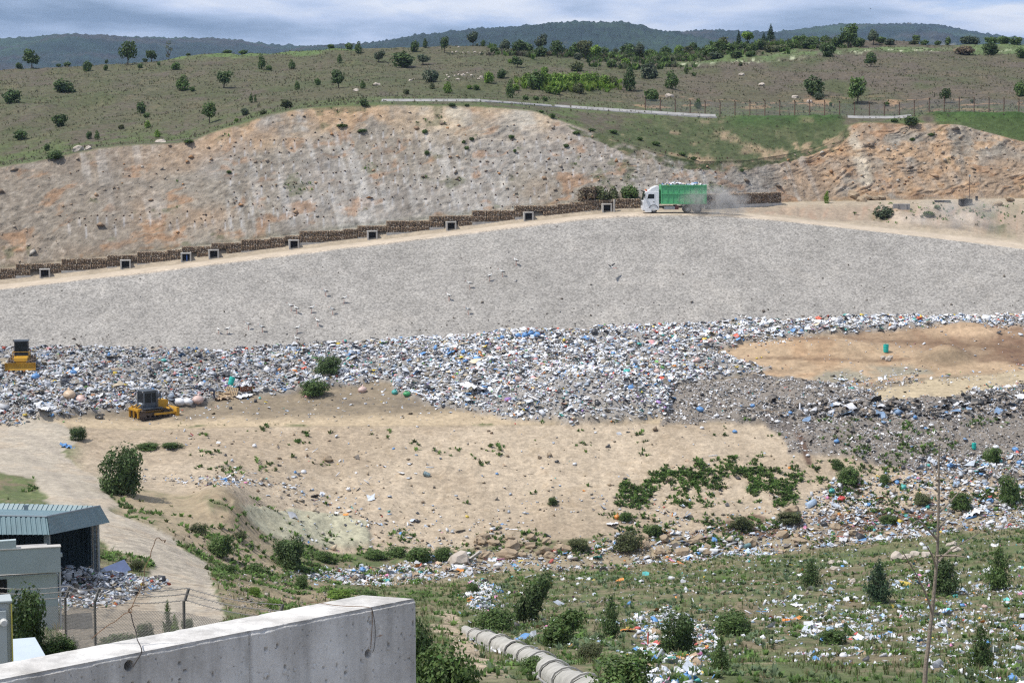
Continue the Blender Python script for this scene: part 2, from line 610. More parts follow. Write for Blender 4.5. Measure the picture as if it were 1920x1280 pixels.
# ragged edges of the bare soil on the terrace
P_TAN = [(1340, 664), (1420, 644), (1540, 634), (1640, 627), (1760, 616), (1920, 620), (2300, 620), (2300, 690), (1920, 692), (1800, 700), (1700, 712), (1600, 722), (1500, 718), (1400, 702), (1440, 690), (1400, 680)]
P_BROWN = [(1560, 630), (1700, 622), (1800, 618), (1920, 622), (2300, 625), (2300, 690), (1920, 684), (1820, 676), (1740, 664), (1660, 648)]
P_SANDR = [(1640, 734), (1740, 712), (1840, 700), (1920, 692), (2300, 690), (2300, 722), (1920, 722), (1760, 744), (1670, 752)]
P_GREYC = [(1480, 716), (1600, 690), (1720, 688), (1760, 700), (1640, 716), (1560, 722)]
P_ROAD = [(-60, 770), (60, 792), (130, 800), (150, 830), (120, 850), (190, 915), (240, 965), (320, 1000), (370, 1040), (400, 1090), (420, 1140), (400, 1200), (150, 1200), (170, 1170), (250, 1120), (285, 1085), (280, 1060), (220, 1035), (180, 1000), (140, 968), (70, 905), (-60, 860)]
P_YARD = [(100, 1200), (110, 1110), (180, 1090), (260, 1085), (300, 1090), (300, 1200)]
P_PALE = [(455, 985), (480, 962), (560, 952), (640, 962), (690, 985), (690, 1020), (600, 1030), (520, 1010)]
P_VALLEY = [(560, 1080), (640, 1060), (760, 1046), (860, 1036), (1000, 1030), (1200, 1000), (1400, 985), (1500, 960), (1560, 900), (1700, 880), (1940, 840), (2300, 830), (2300, 970), (1940, 985), (1700, 1010), (1500, 1038), (1300, 1052), (1100, 1060), (900, 1075), (760, 1090), (660, 1098), (580, 1095)]
P_CLAY = [(1280, 1000), (1400, 960), (1480, 975), (1560, 960), (1700, 955), (1770, 960), (1760, 990), (1640, 1000), (1540, 1010), (1400, 1005)]
P_TRACK = [(780, 1105), (860, 1082), (960, 1072), (1100, 1064), (1300, 1056), (1500, 1044), (1700, 1020), (1920, 990), (1920, 1000), (1700, 1030), (1500, 1055), (1300, 1066), (1100, 1075), (960, 1084), (880, 1096), (820, 1112)]
P_DIRTPATH = [(820, 1145), (850, 1150), (900, 1215), (960, 1280), (980, 1330), (880, 1330), (870, 1260), (830, 1190)]
P_WEEDBANK = [(1165, 950), (1180, 905), (1280, 872), (1330, 858), (1440, 856), (1540, 878), (1600, 905), (1580, 935), (1500, 945), (1440, 950), (1350, 940), (1220, 962)]
P_GRASSBENCH = [(1060, 240), (1120, 250), (1180, 236), (1250, 225), (1330, 222), (1420, 217), (1560, 217), (1590, 226), (1585, 256), (1545, 284), (1480, 302), (1400, 318), (1290, 320), (1220, 298), (1140, 272)]
P_MEADOWL = [(230, 112), (350, 103), (500, 92), (640, 80), (700, 80), (700, 92), (640, 100), (560, 106), (420, 110), (330, 114)]
P_MEADOWR = [(1240, 128), (1300, 112), (1430, 102), (1560, 94), (1700, 88), (1920, 84), (2200, 80), (2200, 106), (1920, 106), (1780, 97), (1600, 96), (1520, 106), (1400, 116), (1300, 120)]
P_DIRTSLOPE = [(330, 990), (440, 1030), (540, 1080), (640, 1110), (700, 1130), (640, 1180), (500, 1180), (420, 1130), (400, 1060)]
P_TRASHS = [(1180, 1150), (1240, 1130), (1330, 1180), (1330, 1310), (1130, 1330), (1170, 1250)]
P_TRASHS2 = [(1420, 1140), (1520, 1115), (1640, 1130), (1680, 1180), (1620, 1240), (1480, 1230)]
P_TRASHS3 = [(1650, 1090), (1760, 1060), (1940, 1060), (2000, 1300), (1760, 1290), (1700, 1180)]
P_TRASHS4 = [(872, 1115), (890, 1090), (920, 1085), (935, 1110), (915, 1150), (880, 1145)]

M = {}
for n in [k for k in list(globals()) if k.startswith('P_')]:
    M[n[2:]] = in_poly(PXw, PYw, globals()[n]).astype(float)


def soften(m, it=1):
    for _ in range(it):
        q = m.copy()
        q[1:-1] = (m[:-2] + 2 * m[1:-1] + m[2:]) / 4
        q[:, 1:-1] = (q[:, :-2] + 2 * q[:, 1:-1] + q[:, 2:]) / 4
        m = q
    return m


for n in M:
    M[n] = soften(M[n], 1)
terr = (KK >= 7.9) & (KK <= 10.0)
bank = sstep(6.9, 7.0, KK) * (1 - sstep(7.99, 8.03, KK))
M['FRESH'] = M['FRESH'] * (KK > 7.97) * (KK < 10.03 + 0.05 * wob1)
M['OLD'] = M['OLD'] * (KK < 9.7)
# --- relief
n_big = fbm(GX, GY, 0 * GX, 14, 3, 0.5, 1)
n_mid = fbm(GX, GY, 0 * GX, 3.2, 4, 0.55, 2)
n_small = fbm(GX, GY, 0 * GX, 0.9, 3, 0.6, 5)
amp = np.zeros_like(GZ)
near = sstep(2.0, 3.0, KK) * (1 - sstep(6.6, 7.0, KK))
dz = near * (0.45 * n_big + 0.22 * n_mid + 0.06 * n_small)
dz += bank * np.sin(np.clip(KK - 7, 0, 1) * math.pi) * (0.5 * n_big + 0.25 * n_mid)
gul = fbm(GX + 1.2 * n_mid, GY * 0.14, 0 * GX, 2.8, 4, 0.6, 31)
dz += bank * np.sin(np.clip(KK - 7, 0, 1) * math.pi) * (np.abs(gul) * 0.26) + bank * 0.05 * n_small
tw = sstep(8.02, 8.25, KK) * (1 - sstep(9.85, 10.0, KK))
dz += tw * (0.15 * n_mid + 0.04 * n_small)
heap = np.maximum(M['FRESH'], 0.6 * M['OLD'])
dz += heap * (0.25 + 0.9 * np.abs(n_mid) + 0.35 * n_big + 0.2 * n_small) * (1 - 0.7 * sstep(9.75, 10.02, KK))
dz += heap * np.exp(-((PX - 1080) / 150) ** 2 - ((PY - 745) / 36) ** 2) * 2.0
dz += M['FRESH'] * np.exp(-((PX - 1180) / 90) ** 2 - ((PY - 765) / 22) ** 2) * 1.2
hl = (PX > 1330) & (PX < 2100)
dz += np.exp(-((PX - 1775) / 42) ** 2 - ((PY - 670) / 10) ** 2) * 1.5 * terr      # brown soil heap
dz += np.exp(-((PX - 1815) / 60) ** 2 - ((PY - 622) / 9) ** 2) * 1.1 * terr
dz += np.exp(-((PX - 1530) / 90) ** 2 - ((PY - 655) / 14) ** 2) * 1.2 * terr
dz += M['PALE'] * 0.3 * (1 + n_mid)
rdg = np.exp(-((PX - 420 - (PY - 930) * 0.25) / 50) ** 2) * np.exp(-((PY - 960) / 45) ** 2)      # spoil ridge beside the road
dz += rdg * (2.2 + 0.5 * n_mid)
dz *= 1 - 0.85 * M['ROAD'] * (KK < 8.3)
rut = M['ROAD'] * (KK < 8.3)
dz -= rut * 0.03 * (1 + n_small)
gv = sstep(10.0, 10.2, KK) * (1 - sstep(10.85, 11.0, KK))
dz += gv * (0.16 * n_big + 0.05 * n_small)
gravel_crown = np.sin(np.clip(KK - 10, 0, 1) * math.pi)
rk = sstep(14.0, 14.12, KK) * (1 - sstep(14.9, 15.0, KK))
behind = sstep(12.0, 12.4, KK) * (1 - sstep(12.7, 13.0, KK)) * sstep(1330, 1480, PX)
st = 0.5
ux = GX * math.cos(st) + GZ * math.sin(st)
uz = -GX * math.sin(st) + GZ * math.cos(st)
wq = fbm(GX, GY, GZ, 7, 3, .6, 18)
ux, uz = ux + 2.5 * wq, uz + 2.2 * wq
strata = 1.2 * np.abs(fbm(ux * 0.22, GY * 0.5, uz * 1.3, 1.0, 4, 0.62, 11)) - .4
strata2 = 1 - np.abs(fbm(GX * 0.5, GY * 0.6, GZ * 1.2, 3.2, 4, 0.55, 12)) * 2
rib = 1 - np.abs(fbm(GX, GY * 0.3, GZ * 0.25, 6.5, 4, 0.55, 13)) * 2
right_cut = sstep(1450, 1560, PX)
ampm = np.clip(.55 + .9 * fbm(GX, GY, GZ, 9, 3, .5, 17), .1, 1.4)
dz += rk * ampm * ((0.12 + 0.12 * right_cut) * strata + 0.07 * strata2 + (0.10 + 0.20 * right_cut) * rib + 0.07 * n_small + 0.07 * fbm(ux * .4, GY, uz * 1.4, .6, 2, .6, 15))
dz += behind * (0.9 * n_mid + 0.6 * n_big)
dyk = rk * ((0.22 + 0.28 * right_cut) * strata + 0.12 * (strata2 - 0.4) + (0.12 + 0.35 * right_cut) * rib + .06 * n_small)
hill = sstep(17.0, 17.6, KK) * (1 - sstep(18.9, 19.6, KK))
dz += hill * (1.0 * n_big + 0.22 * n_mid)
dz += sstep(19, 20, KK) * 2 * n_big
berm_w = np.exp(-((KK - 16.0) / 0.25) ** 2) * (sstep(1340, 1400, PX) * (1 - sstep(1570, 1590, PX)) + sstep(1720, 1745, PX))
dz += berm_w * (0.35 * n_mid + 0.3)
GZ = GZ + dz
GXd, GYd = GX, GY - dyk * 0.8
PX, PY = project(GX, GY, GZ)


def ground_z(x, y):
    """height of the built ground at a point (both grids are smooth enough for bilinear reading)"""
    a = x / y
    c = float(np.interp(a, ACOL, np.arange(NA)))
    c0 = min(int(c), NA - 2)
    fc = c - c0
    yy = GY[:, c0] * (1 - fc) + GY[:, c0 + 1] * fc
    zz = GZ[:, c0] * (1 - fc) + GZ[:, c0 + 1] * fc
    return float(np.interp(y, yy, zz))


def hit(px, py, kmin=2.0, kmax=99.0):
    """first ground point met by the sight line of a pixel of the photograph"""
    a, s = pix_dir(px, py)
    c = float(np.interp(a, ACOL, np.arange(NA)))
    c0 = min(int(c), NA - 2)
    fc = c - c0
    yy = GY[:, c0] * (1 - fc) + GY[:, c0 + 1] * fc
    zz = GZ[:, c0] * (1 - fc) + GZ[:, c0 + 1] * fc
    d = zz - s * yy
    sel = np.where((GK >= kmin) & (GK <= kmax))[0]
    up = np.where((d[sel][1:] >= 0) & (d[sel][:-1] < 0))[0]
    if len(up) == 0:
        j = sel[int(np.argmax(d[sel] - (1e3 * (GK[sel] >= 4) if kmin < 3 else 0)))]
        y = yy[j]
    else:
        j = sel[up[0]]
        t = d[j] / (d[j] - d[j + 1])
        y = yy[j] * (1 - t) + yy[j + 1] * t
    z = float(np.interp(y, yy, zz))
    return Vector((float(a) * y, float(y), z))


# --- soil colours (what the stuff itself has)
def mixc(c, m, col):
    return c * (1 - m[..., None]) + np.array(col) * m[..., None]


nc1 = fbm(GX, GY, GZ, 18, 4, 0.6, 21)
nc2 = fbm(GX, GY, GZ, 4.0, 4, 0.65, 22)
nc3 = fbm(GX, GY, GZ, 1.3, 3, 0.65, 23)
SAND, SAND2 = (0.41, 0.335, 0.248), (0.345, 0.275, 0.198)
C = np.zeros(GZ.shape + (3,)) + np.array((0.20, 0.165, 0.105))
GRASS, GRASS_DRY, GRASS_LUSH = (0.085, 0.105, 0.042), (0.19, 0.16, 0.10), (0.055, 0.095, 0.028)
# near slope: thin grass over stony soil
C = mixc(C, sstep(-0.6, 0.15, .7 * nc2 + .7 * nc3 + 0.3 * nc1), (0.10, 0.124, 0.052))
C = mixc(C, sstep(0.1, 0.6, nc3 - .3 * nc2) * .7, (0.125, 0.15, 0.06))
C = mixc(C, sstep(0.25, 0.7, nc3 - 0.4 * nc1) * .8, (0.21, 0.172, 0.115))
C = mixc(C, M['DIRTSLOPE'] * sstep(-0.5, 0.2, nc2), (0.27, 0.215, 0.14))
C = mixc(C, M['VALLEY'] * 0.8, (0.30, 0.24, 0.17))
C = mixc(C, sstep(5.7, 6.1, KK) * (1 - sstep(6.98, 7.05, KK)) * sstep(190, 240, PX) * (1 - sstep(480, 600, PX)) * sstep(-.6, .1, nc2 + .4 * nc1) * .9, (0.33, 0.262, 0.18))
C = mixc(C, M['TRACK'] * 0.55 * sstep(-0.4, 0.2, nc2), (0.21, 0.18, 0.10))
C = mixc(C, M['DIRTPATH'] * sstep(-0.5, 0.1, nc2), (0.36, 0.29, 0.21))
# sand bank
bk = bank * sstep(110, 170, PX)
sand = np.array(SAND2) + (np.array(SAND) - np.array(SAND2)) * sstep(-0.5, 0.5, nc1 + 0.4 * nc2)[..., None]
low = 1 - sstep(7.05, 7.55, KK + 0.15 * nc1)
C = C * (1 - bk[..., None]) + sand * bk[..., None]
C = mixc(C, bk * low * sstep(-0.2, 0.5, nc2) * 0.6, (0.27, 0.22, 0.16))
C = mixc(C, bk * sstep(0.25, 0.7, nc3) * 0.35, (0.22, 0.165, 0.105))
C = mixc(C, M['PALE'], (0.37, 0.35, 0.255))
gl = np.exp(-((PX - 1497 - (PY - 812) * .38 - 3 * nc2) / 6) ** 2) * sstep(808, 818, PY) * (1 - sstep(866, 878, PY)) * bank
C_GULLY = np.clip(gl * 1.3, 0, 1)
C = mixc(C, np.clip(rdg * 1.5, 0, 1) * sstep(-0.3, 0.3, nc2) * 0.8, (0.30, 0.23, 0.15))
# terrace
tz = sstep(7.98, 8.02, KK) * (1 - sstep(9.98, 10.02, KK))
edge = (1 - sstep(8.12, 8.3, KK + 0.08 * nc2)) * tz
C = mixc(C, tz, (0.23, 0.185, 0.13))
C = mixc(C, tz * sstep(0.0, 0.5, nc2), (0.165, 0.135, 0.10))
C = mixc(C, edge * (PX < 1420), (0.41, 0.325, 0.22))
C = mixc(C, edge * (PX < 1240) * sstep(0.3, 0.6, nc2) * (1 - sstep(8.05, 8.1, KK)), (0.12, 0.13, 0.06))
C = mixc(C, M['TAN'], (0.39, 0.285, 0.185))
C = mixc(C, M['TAN'] * sstep(-0.1, 0.5, nc2) * 0.7, (0.34, 0.22, 0.13))
C = mixc(C, M['TAN'] * sstep(.2, .6, fbm(GX * .35, GY, 0 * GX, 1.2, 4, .6, 25)) * 0.6, (0.24, 0.17, 0.11))
C = mixc(C, M['BROWN'] * np.clip(.65 + .6 * (nc1 + nc2), .35, 1), (0.145, 0.088, 0.058))
tkb = np.exp(-((PY - np.interp(PX, [1380, 1500, 1650, 1800, 1920], [668, 672, 676, 668, 664]) + 3 * nc1) / 3.0) ** 2) + np.exp(-((PY - np.interp(PX, [1540, 1700, 1800, 1920], [634, 640, 646, 652]) + 3 * nc1) / 4.0) ** 2)
C = mixc(C, np.clip(tkb, 0, 1) * np.maximum(M['TAN'], M['BROWN']) * sstep(-.7, 0, nc2) * .9, (0.17, 0.11, 0.07))
C = mixc(C, M['GREYC'] * sstep(-0.6, 0.2, nc2 + nc1) * 0.9, (0.235, 0.22, 0.17))
C = mixc(C, np.clip(np.exp(-((PX - 1775) / 46) ** 2 - ((PY - 668) / 13) ** 2) * 1.6, 0, 1) * terr, (0.255, 0.19, 0.125))
C = mixc(C, np.clip(np.exp(-((PX - 1815) / 60) ** 2 - ((PY - 620) / 10) ** 2) * 1.5, 0, 1) * terr, (0.44, 0.315, 0.205))
C = mixc(C, M['SANDR'] * (KK > 7.5), (0.41, 0.335, 0.225))
C = mixc(C, M['SANDR'] * (KK > 7.5) * sstep(.1, .6, nc2) * .6, (0.30, 0.245, 0.17))
C = mixc(C, M['OLD'], (0.205, 0.18, 0.155))
C = mixc(C, M['OLD'] * sstep(0.15, 0.6, nc2), (0.125, 0.11, 0.10))
C = mixc(C, M['FRESH'] * 0.9, (0.27, 0.255, 0.24))
C = mixc(C, M['CLAY'] * sstep(-0.7, 0.0, nc2) * (KK < 8), (0.13, 0.082, 0.056))
C = mixc(C, C_GULLY, (0.115, 0.075, 0.055))
# road and yard
rd = M['ROAD'] * (KK < 8.6)
C = mixc(C, rd, (0.39, 0.342, 0.275))
RC = [(-60, 815, 0), (60, 835, 0), (140, 895, 0), (220, 980, 0), (300, 1030, 0), (345, 1080, 0), (365, 1140, 0), (330, 1210, 0)]     # centre line: wheel tracks follow it
rx_, ry_ = np.interp(np.linspace(0, 7, 180), range(8), [q[0] for q in RC]), np.interp(np.linspace(0, 7, 180), range(8), [q[1] for q in RC])
mrd = rd > 0.01
pxm, pym = PX[mrd], PY[mrd]
dd = np.full(pxm.shape, 1e9); dx_ = np.zeros(pxm.shape)
for i_ in range(0, 180, 1):
    q_ = np.hypot(pxm - rx_[i_], (pym - ry_[i_]) * 1.6)
    b_ = q_ < dd
    dd = np.where(b_, q_, dd); dx_ = np.where(b_, np.sign(pxm - rx_[i_]), dx_)
sd = np.zeros(rd.shape); sd[mrd] = dd * dx_
trk = np.exp(-((np.abs(sd + 4 * nc1) - 24) / 7) ** 2) + 0.7 * np.exp(-((np.abs(sd - 12 + 5 * nc1) - 10) / 4) ** 2)
C = mixc(C, rd * np.clip(trk, 0, 1) * 0.5, (0.31, 0.27, 0.225))
C = mixc(C, rd * sstep(0.1, 0.6, nc2 + .4 * nc3) * 0.4, (0.35, 0.275, 0.195))
C = mixc(C, M['YARD'] * (KK < 6), (0.34, 0.285, 0.22))
near_grass = (1 - sstep(3.2, 3.6, KK)) * sstep(1.0, 1.5, KK)
C = mixc(C, near_grass * sstep(-0.6, 0.2, nc2), (0.07, 0.085, 0.035))
C = mixc(C, 1 - sstep(1.0, 1.3, KK), (0.25, 0.22, 0.17))
# gravel dam
gz = sstep(9.99, 10.02, KK) * (1 - sstep(10.97, 11.0, KK + 0.012 * nc2 - 0.05 * sstep(1380, 1700, PX) * (1 + nc2)))
C = mixc(C, (KK >= 10.0) & (KK < 11.2), (0.43, 0.35, 0.27))
C = mixc(C, gz, (0.282, 0.265, 0.243))
C = mixc(C, gz * sstep(0.1, 0.7, nc1) * 0.22, (0.24, 0.225, 0.20))
C = mixc(C, gz * sstep(0.3, 0.7, nc2 - 0.3 * nc1) * 0.12, (0.33, 0.295, 0.25))
run = fbm(GX, GY * .1, 0 * GX, 2.2, 3, .6, 24)
C = mixc(C, gz * sstep(.25, .6, run) * .10, (.225, .21, .19))
C = mixc(C, gz * sstep(.35, .6, nc3) * .08, (.19, .18, .165))
# haul road and verge
C = mixc(C, (KK >= 11.0) & (KK < 12.0), (0.46, 0.385, 0.30))
C = mixc(C, (KK >= 12.0) & (KK < 14.0), (0.36, 0.30, 0.225))
C = mixc(C, behind, (0.31, 0.245, 0.185))
C = mixc(C, behind * sstep(0.0, 0.6, nc2) * sstep(1600, 1680, PX), (0.13, 0.135, 0.07))
C = mixc(C, behind * sstep(0.1, 0.5, -nc2 + 0.4 * nc1) * sstep(1620, 1680, PX), (0.47, 0.39, 0.31))
C = mixc(C, behind * sstep(0.2, 0.5, nc3) * 0.5, (0.30, 0.19, 0.13))
# rock cut: grey schist, ochre and rust bands, pale streaks
rz = sstep(13.9, 14.05, KK) * (1 - sstep(14.97, 15.02, KK))
rock = np.zeros_like(C) + np.array((0.262, 0.230, 0.188))
ochre = sstep(-0.25, 0.5, fbm(GX, GY, GZ * 1.5, 16, 4, 0.6, 41) + 0.55 * sstep(14.65, 14.95, KK) - 0.35 + 0.5 * right_cut)
rock = mixc(rock, ochre * .85, (0.335, 0.235, 0.155))
grey = sstep(-0.2, 0.5, fbm(GX, GY, GZ * 0.6, 13, 4, 0.6, 42) - 0.15 + 0.4 * np.exp(-((PX - 900) / 330) ** 2) - 0.4 * right_cut)
rock = mixc(rock, grey * 0.8, (0.285, 0.262, 0.235))
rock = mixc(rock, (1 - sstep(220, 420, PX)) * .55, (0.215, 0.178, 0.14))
rust = sstep(0.25, 0.6, fbm(ux * 0.5, GY, uz * 1.6, 3.0, 4, 0.6, 43))
rock = mixc(rock, rust * 0.55, (0.33, 0.175, 0.085))
gq = GX + .35 * GZ
streak = sstep(0.15, 0.5, fbm(gq, GY * 0.1, GZ * 0.08, 1.6, 4, 0.6, 44)) * sstep(-0.5, 0.2, nc1) * (1 - .6 * right_cut)
rock = mixc(rock, streak * 0.55, (0.42, 0.40, 0.37))
dk = sstep(0.15, 0.6, fbm(ux * 0.6, GY, uz * 2.0, 1.5, 4, 0.65, 45))
rock = mixc(rock, dk * 0.4, (0.17, 0.135, 0.105))
rock = mixc(rock, np.clip(np.exp(-((PX - 835) / 42) ** 4 - ((PY - 218) / 24) ** 4), 0, 1) * 0.9, (0.46, 0.40, 0.31))
rock = mixc(rock, np.clip(np.exp(-((PX - 985) / 50) ** 4 - ((PY - 222) / 22) ** 4), 0, 1) * 0.6, (0.45, 0.41, 0.34))
slab = np.exp(-((PX - 1598 - (PY - 260) * 0.36) / 13) ** 2) * sstep(236, 250, PY) * (1 - sstep(340, 352, PY))
rock = mixc(rock, np.clip(slab * 1.3, 0, 1), (0.42, 0.36, 0.28))
tope = sstep(14.55, 14.9, KK) * sstep(430, 520, PX) * (1 - sstep(1020, 1100, PX))
rock = mixc(rock, tope * sstep(-0.4, 0.4, nc2) * 0.75, (0.41, 0.315, 0.215))
rock = mixc(rock, np.exp(-((KK - 14.93) / .13) ** 2) * sstep(330, 400, PX) * (1 - sstep(680, 800, PX)) * sstep(-.6, .1, nc2) * .8, (0.37, 0.245, 0.145))
rock = mixc(rock, right_cut * sstep(-.1, .5, nc2 + .3 * nc1) * .8, (0.39, 0.255, 0.15))
# drainage drill holes with pale lime streaks below them
gq2 = sstep(0.2, 0.55, fbm(gq, GY * .1, GZ * .1, 2.4, 4, .6, 47)) * (1 - .5 * right_cut)
rock = mixc(rock, gq2 * .4, (.205, .175, .145))
hx, hz = [], []
for r_ in range(7):
    for c_ in range(46):
        hx.append(430 + c_ * 20.5 + (r_ % 2) * 9 + rng.uniform(-3, 3))
        hz.append(255 + r_ * 21 + rng.uniform(-3, 3) + 10 * math.sin(c_ * 0.3))
for c_ in range(30):
    hx.append(130 + c_ * 17 + rng.uniform(-4, 4)); hz.append(415 + rng.uniform(-14, 10) - c_ * 0.4)
for x_, y_ in zip(hx, hz):
    ln = rng.uniform(5, 22) if y_ < 390 else rng.uniform(12, 30)
    j = np.exp(-((PX - x_ - 0.08 * (PY - y_)) / 1.5) ** 2) * sstep(y_, y_ + 2, PY) * (1 - sstep(y_ + ln * 0.6, y_ + ln, PY))
    rock = mixc(rock, np.clip(j, 0, 1) * rz * 0.65, (0.44, 0.43, 0.43))
fine = fbm(GX, GY, GZ, .55, 2, .6, 46)
rock = rock * (1 + .16 * fine[..., None])
rock = mixc(rock, sstep(.5, .8, fine) * .25, (.45, .40, .34))
veg = sstep(0.33, 0.55, nc2 - 0.25 + 0.25 * sstep(14.8, 15, KK) + 0.3 * sstep(1050, 1250, PX) * (1 - right_cut))
rock = mixc(rock, veg * 0.6, (0.10, 0.105, 0.055))
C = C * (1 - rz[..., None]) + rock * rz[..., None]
# hill
hz_ = sstep(14.98, 15.03, KK)
hc = np.zeros_like(C) + np.array((0.098, 0.090, 0.056))
hc = mixc(hc, sstep(-0.25, 0.45, nc1 + 0.35 * nc2 - 0.1), (0.074, 0.084, 0.040))
hc = mixc(hc, sstep(-0.1, 0.5, fbm(GX, GY * 0.35, 0 * GX, 10, 4, 0.6, 51) + 0.15 * sstep(1300, 1600, PX)), (0.108, 0.090, 0.068))
hc = mixc(hc, (1 - sstep(1150, 1400, PX)) * .55 * sstep(-.6, .3, nc2), (0.082, 0.092, 0.045))
hc = mixc(hc, sstep(0.25, 0.6, nc2) * 0.4, (0.135, 0.108, 0.07))
hc = mixc(hc, (1 - sstep(17.0, 17.5, KK)) * sstep(-0.4, 0.3, nc2), (0.085, 0.11, 0.042))
bare = sstep(0.3, 0.5, fbm(GX, GY, GZ, 4.5, 3, 0.6, 52)) * np.exp(-((PY - 195) / 14) ** 2) * sstep(1100, 1250, PX)
hc = mixc(hc, bare * 0.8, (0.33, 0.21, 0.125))
hc = mixc(hc, M['MEADOWL'] * 0.9, (0.105, 0.155, 0.052))
hc = mixc(hc, M['MEADOWR'] * 0.9, (0.11, 0.155, 0.06))
C = C * (1 - hz_[..., None]) + hc * hz_[..., None]
fl = sstep(0.15, 0.45, nc3) * np.exp(-((PY - np.interp(PX, [1230, 1400, 1500, 1570, 1700, 1920], [124, 116, 110, 99, 94, 96])) / 1.7) ** 2) * sstep(1230, 1280, PX)
C = mixc(C, np.clip(fl * 1.1, 0, 1) * hz_, (0.42, 0.44, 0.30))
gb = M['GRASSBENCH'] * (KK > 13.5) * np.clip(sstep(14.55, 14.95, KK + .35 * nc2 + .2 * nc3), 0, 1)
br = (KK > 14.97) * (KK < 15.7) * sstep(1080, 1130, PX) * (1 - sstep(1560, 1600, PX)) * sstep(.05, .45, nc2 + .3 * nc3 - 1.0 * (KK - 15))
C = mixc(C, br * .85, (0.31, 0.225, 0.145))
gb = gb * (1 - br)
gbk = gb * sstep(-0.85, -0.15, nc2 + 0.4 * nc1 + .5 * (1 - sstep(230, 300, PY)) - .25)
C = mixc(C, gbk, (0.066, 0.084, 0.036))
C = mixc(C, gbk * sstep(-.1, .5, nc3 + .5 * nc2), (0.090, 0.098, 0.048))
C = mixc(C, gbk * sstep(.28, .6, nc2 - .3 * nc1 + .25 * sstep(255, 290, PY)) * .8, (0.27, 0.20, 0.135))
C = mixc(C, (KK > 14.96) * (KK < 16.4) * sstep(1745, 1765, PX) * 0.9, (0.06, 0.095, 0.03))
C = mixc(C, np.clip(berm_w, 0, 1) * 0.8, (0.04, 0.085, 0.022))
C *= (1 + 0.12 * nc3 + 0.08 * nc2)[..., None]
C = np.clip(C, 0.01, 0.9)

m_soil = mat_col('soil', 0.9, 1.6, 0.35, 0.7, 0.12, 3.0)
m_grassy = mat_col('grassy_soil', 0.95, 1.1, 0.5, 0.9, 0.25, 2.2)
m_gravel = mat_col('gravel', 0.9, 0.25, 0.16, 0.55, 0.07, 6.0, speck=(5.2, 0.66, 1.34))
m_rock = mat_col('cut_rock', 0.9, 0.9, 0.4, 1.0, 0.35, 1.6)
m_bank = mat_col('sand_bank', 0.92, 1.3, 0.3, 0.8, 0.10, 4.0, speck=(4.0, 0.85, 1.15))
m_road = mat_col('dirt_road', 0.9, 0.9, 0.2, 0.5, 0.05, 3.0)


def patch(name, k0, k1, mat):
    r = np.where((GK >= k0 - 1e-6) & (GK <= k1 + 1e-6))[0]
    r0, r1 = r[0], r[-1]
    n = r1 - r0 + 1
    V = np.stack([GXd[r0:r1 + 1], GYd[r0:r1 + 1], GZ[r0:r1 + 1]], -1).reshape(-1, 3)
    cc = C[r0:r1 + 1].reshape(-1, 3)
    i = np.arange((n - 1) * NA).reshape(n - 1, NA)[:, :-1].ravel()
    Fq = np.stack([i, i + 1, i + NA + 1, i + NA], -1)
    if name == 'ground':             # the terrace the camera stands on, carried back behind it
        b = np.stack([GXd[r0] * 14, np.full(NA, -90.0), np.full(NA, ZT - 0.5)], -1)
        o = len(V)
        V = np.concatenate([V, b])
        cc = np.concatenate([cc, cc[:NA]])
        j = np.arange(NA - 1)
        Fq = np.concatenate([Fq, np.stack([o + j, o + j + 1, j + 1, j], -1)])
    o = mesh_obj(name, mesh_from(name, V, Fq, mat, vcol=cc, smooth=True))
    return tag(o, kind='structure')


patch('ground', 0, 4, m_grassy)
patch('grassy_slope', 4, 6, m_grassy)
patch('valley_floor', 6, 7, m_soil)
patch('sand_bank', 7, 8, m_bank)
patch('landfill_terrace', 8, 10, m_soil)
patch('gravel_slope', 10, 11, m_gravel)
patch('haul_road', 11, 12, m_road)
patch('road_verge', 12, 14, m_soil)
patch('rock_face', 14, 15, m_rock)
patch('grassy_hill', 15, 20, m_grassy)
patch('far_plain', 20, 22, m_grassy)


# ------------------------------------------------------------------ far forested mountains
m_forest = mat_col('mountain_forest', 0.95, 0.012, 0.35, 1.0, 12.0, 0.03)


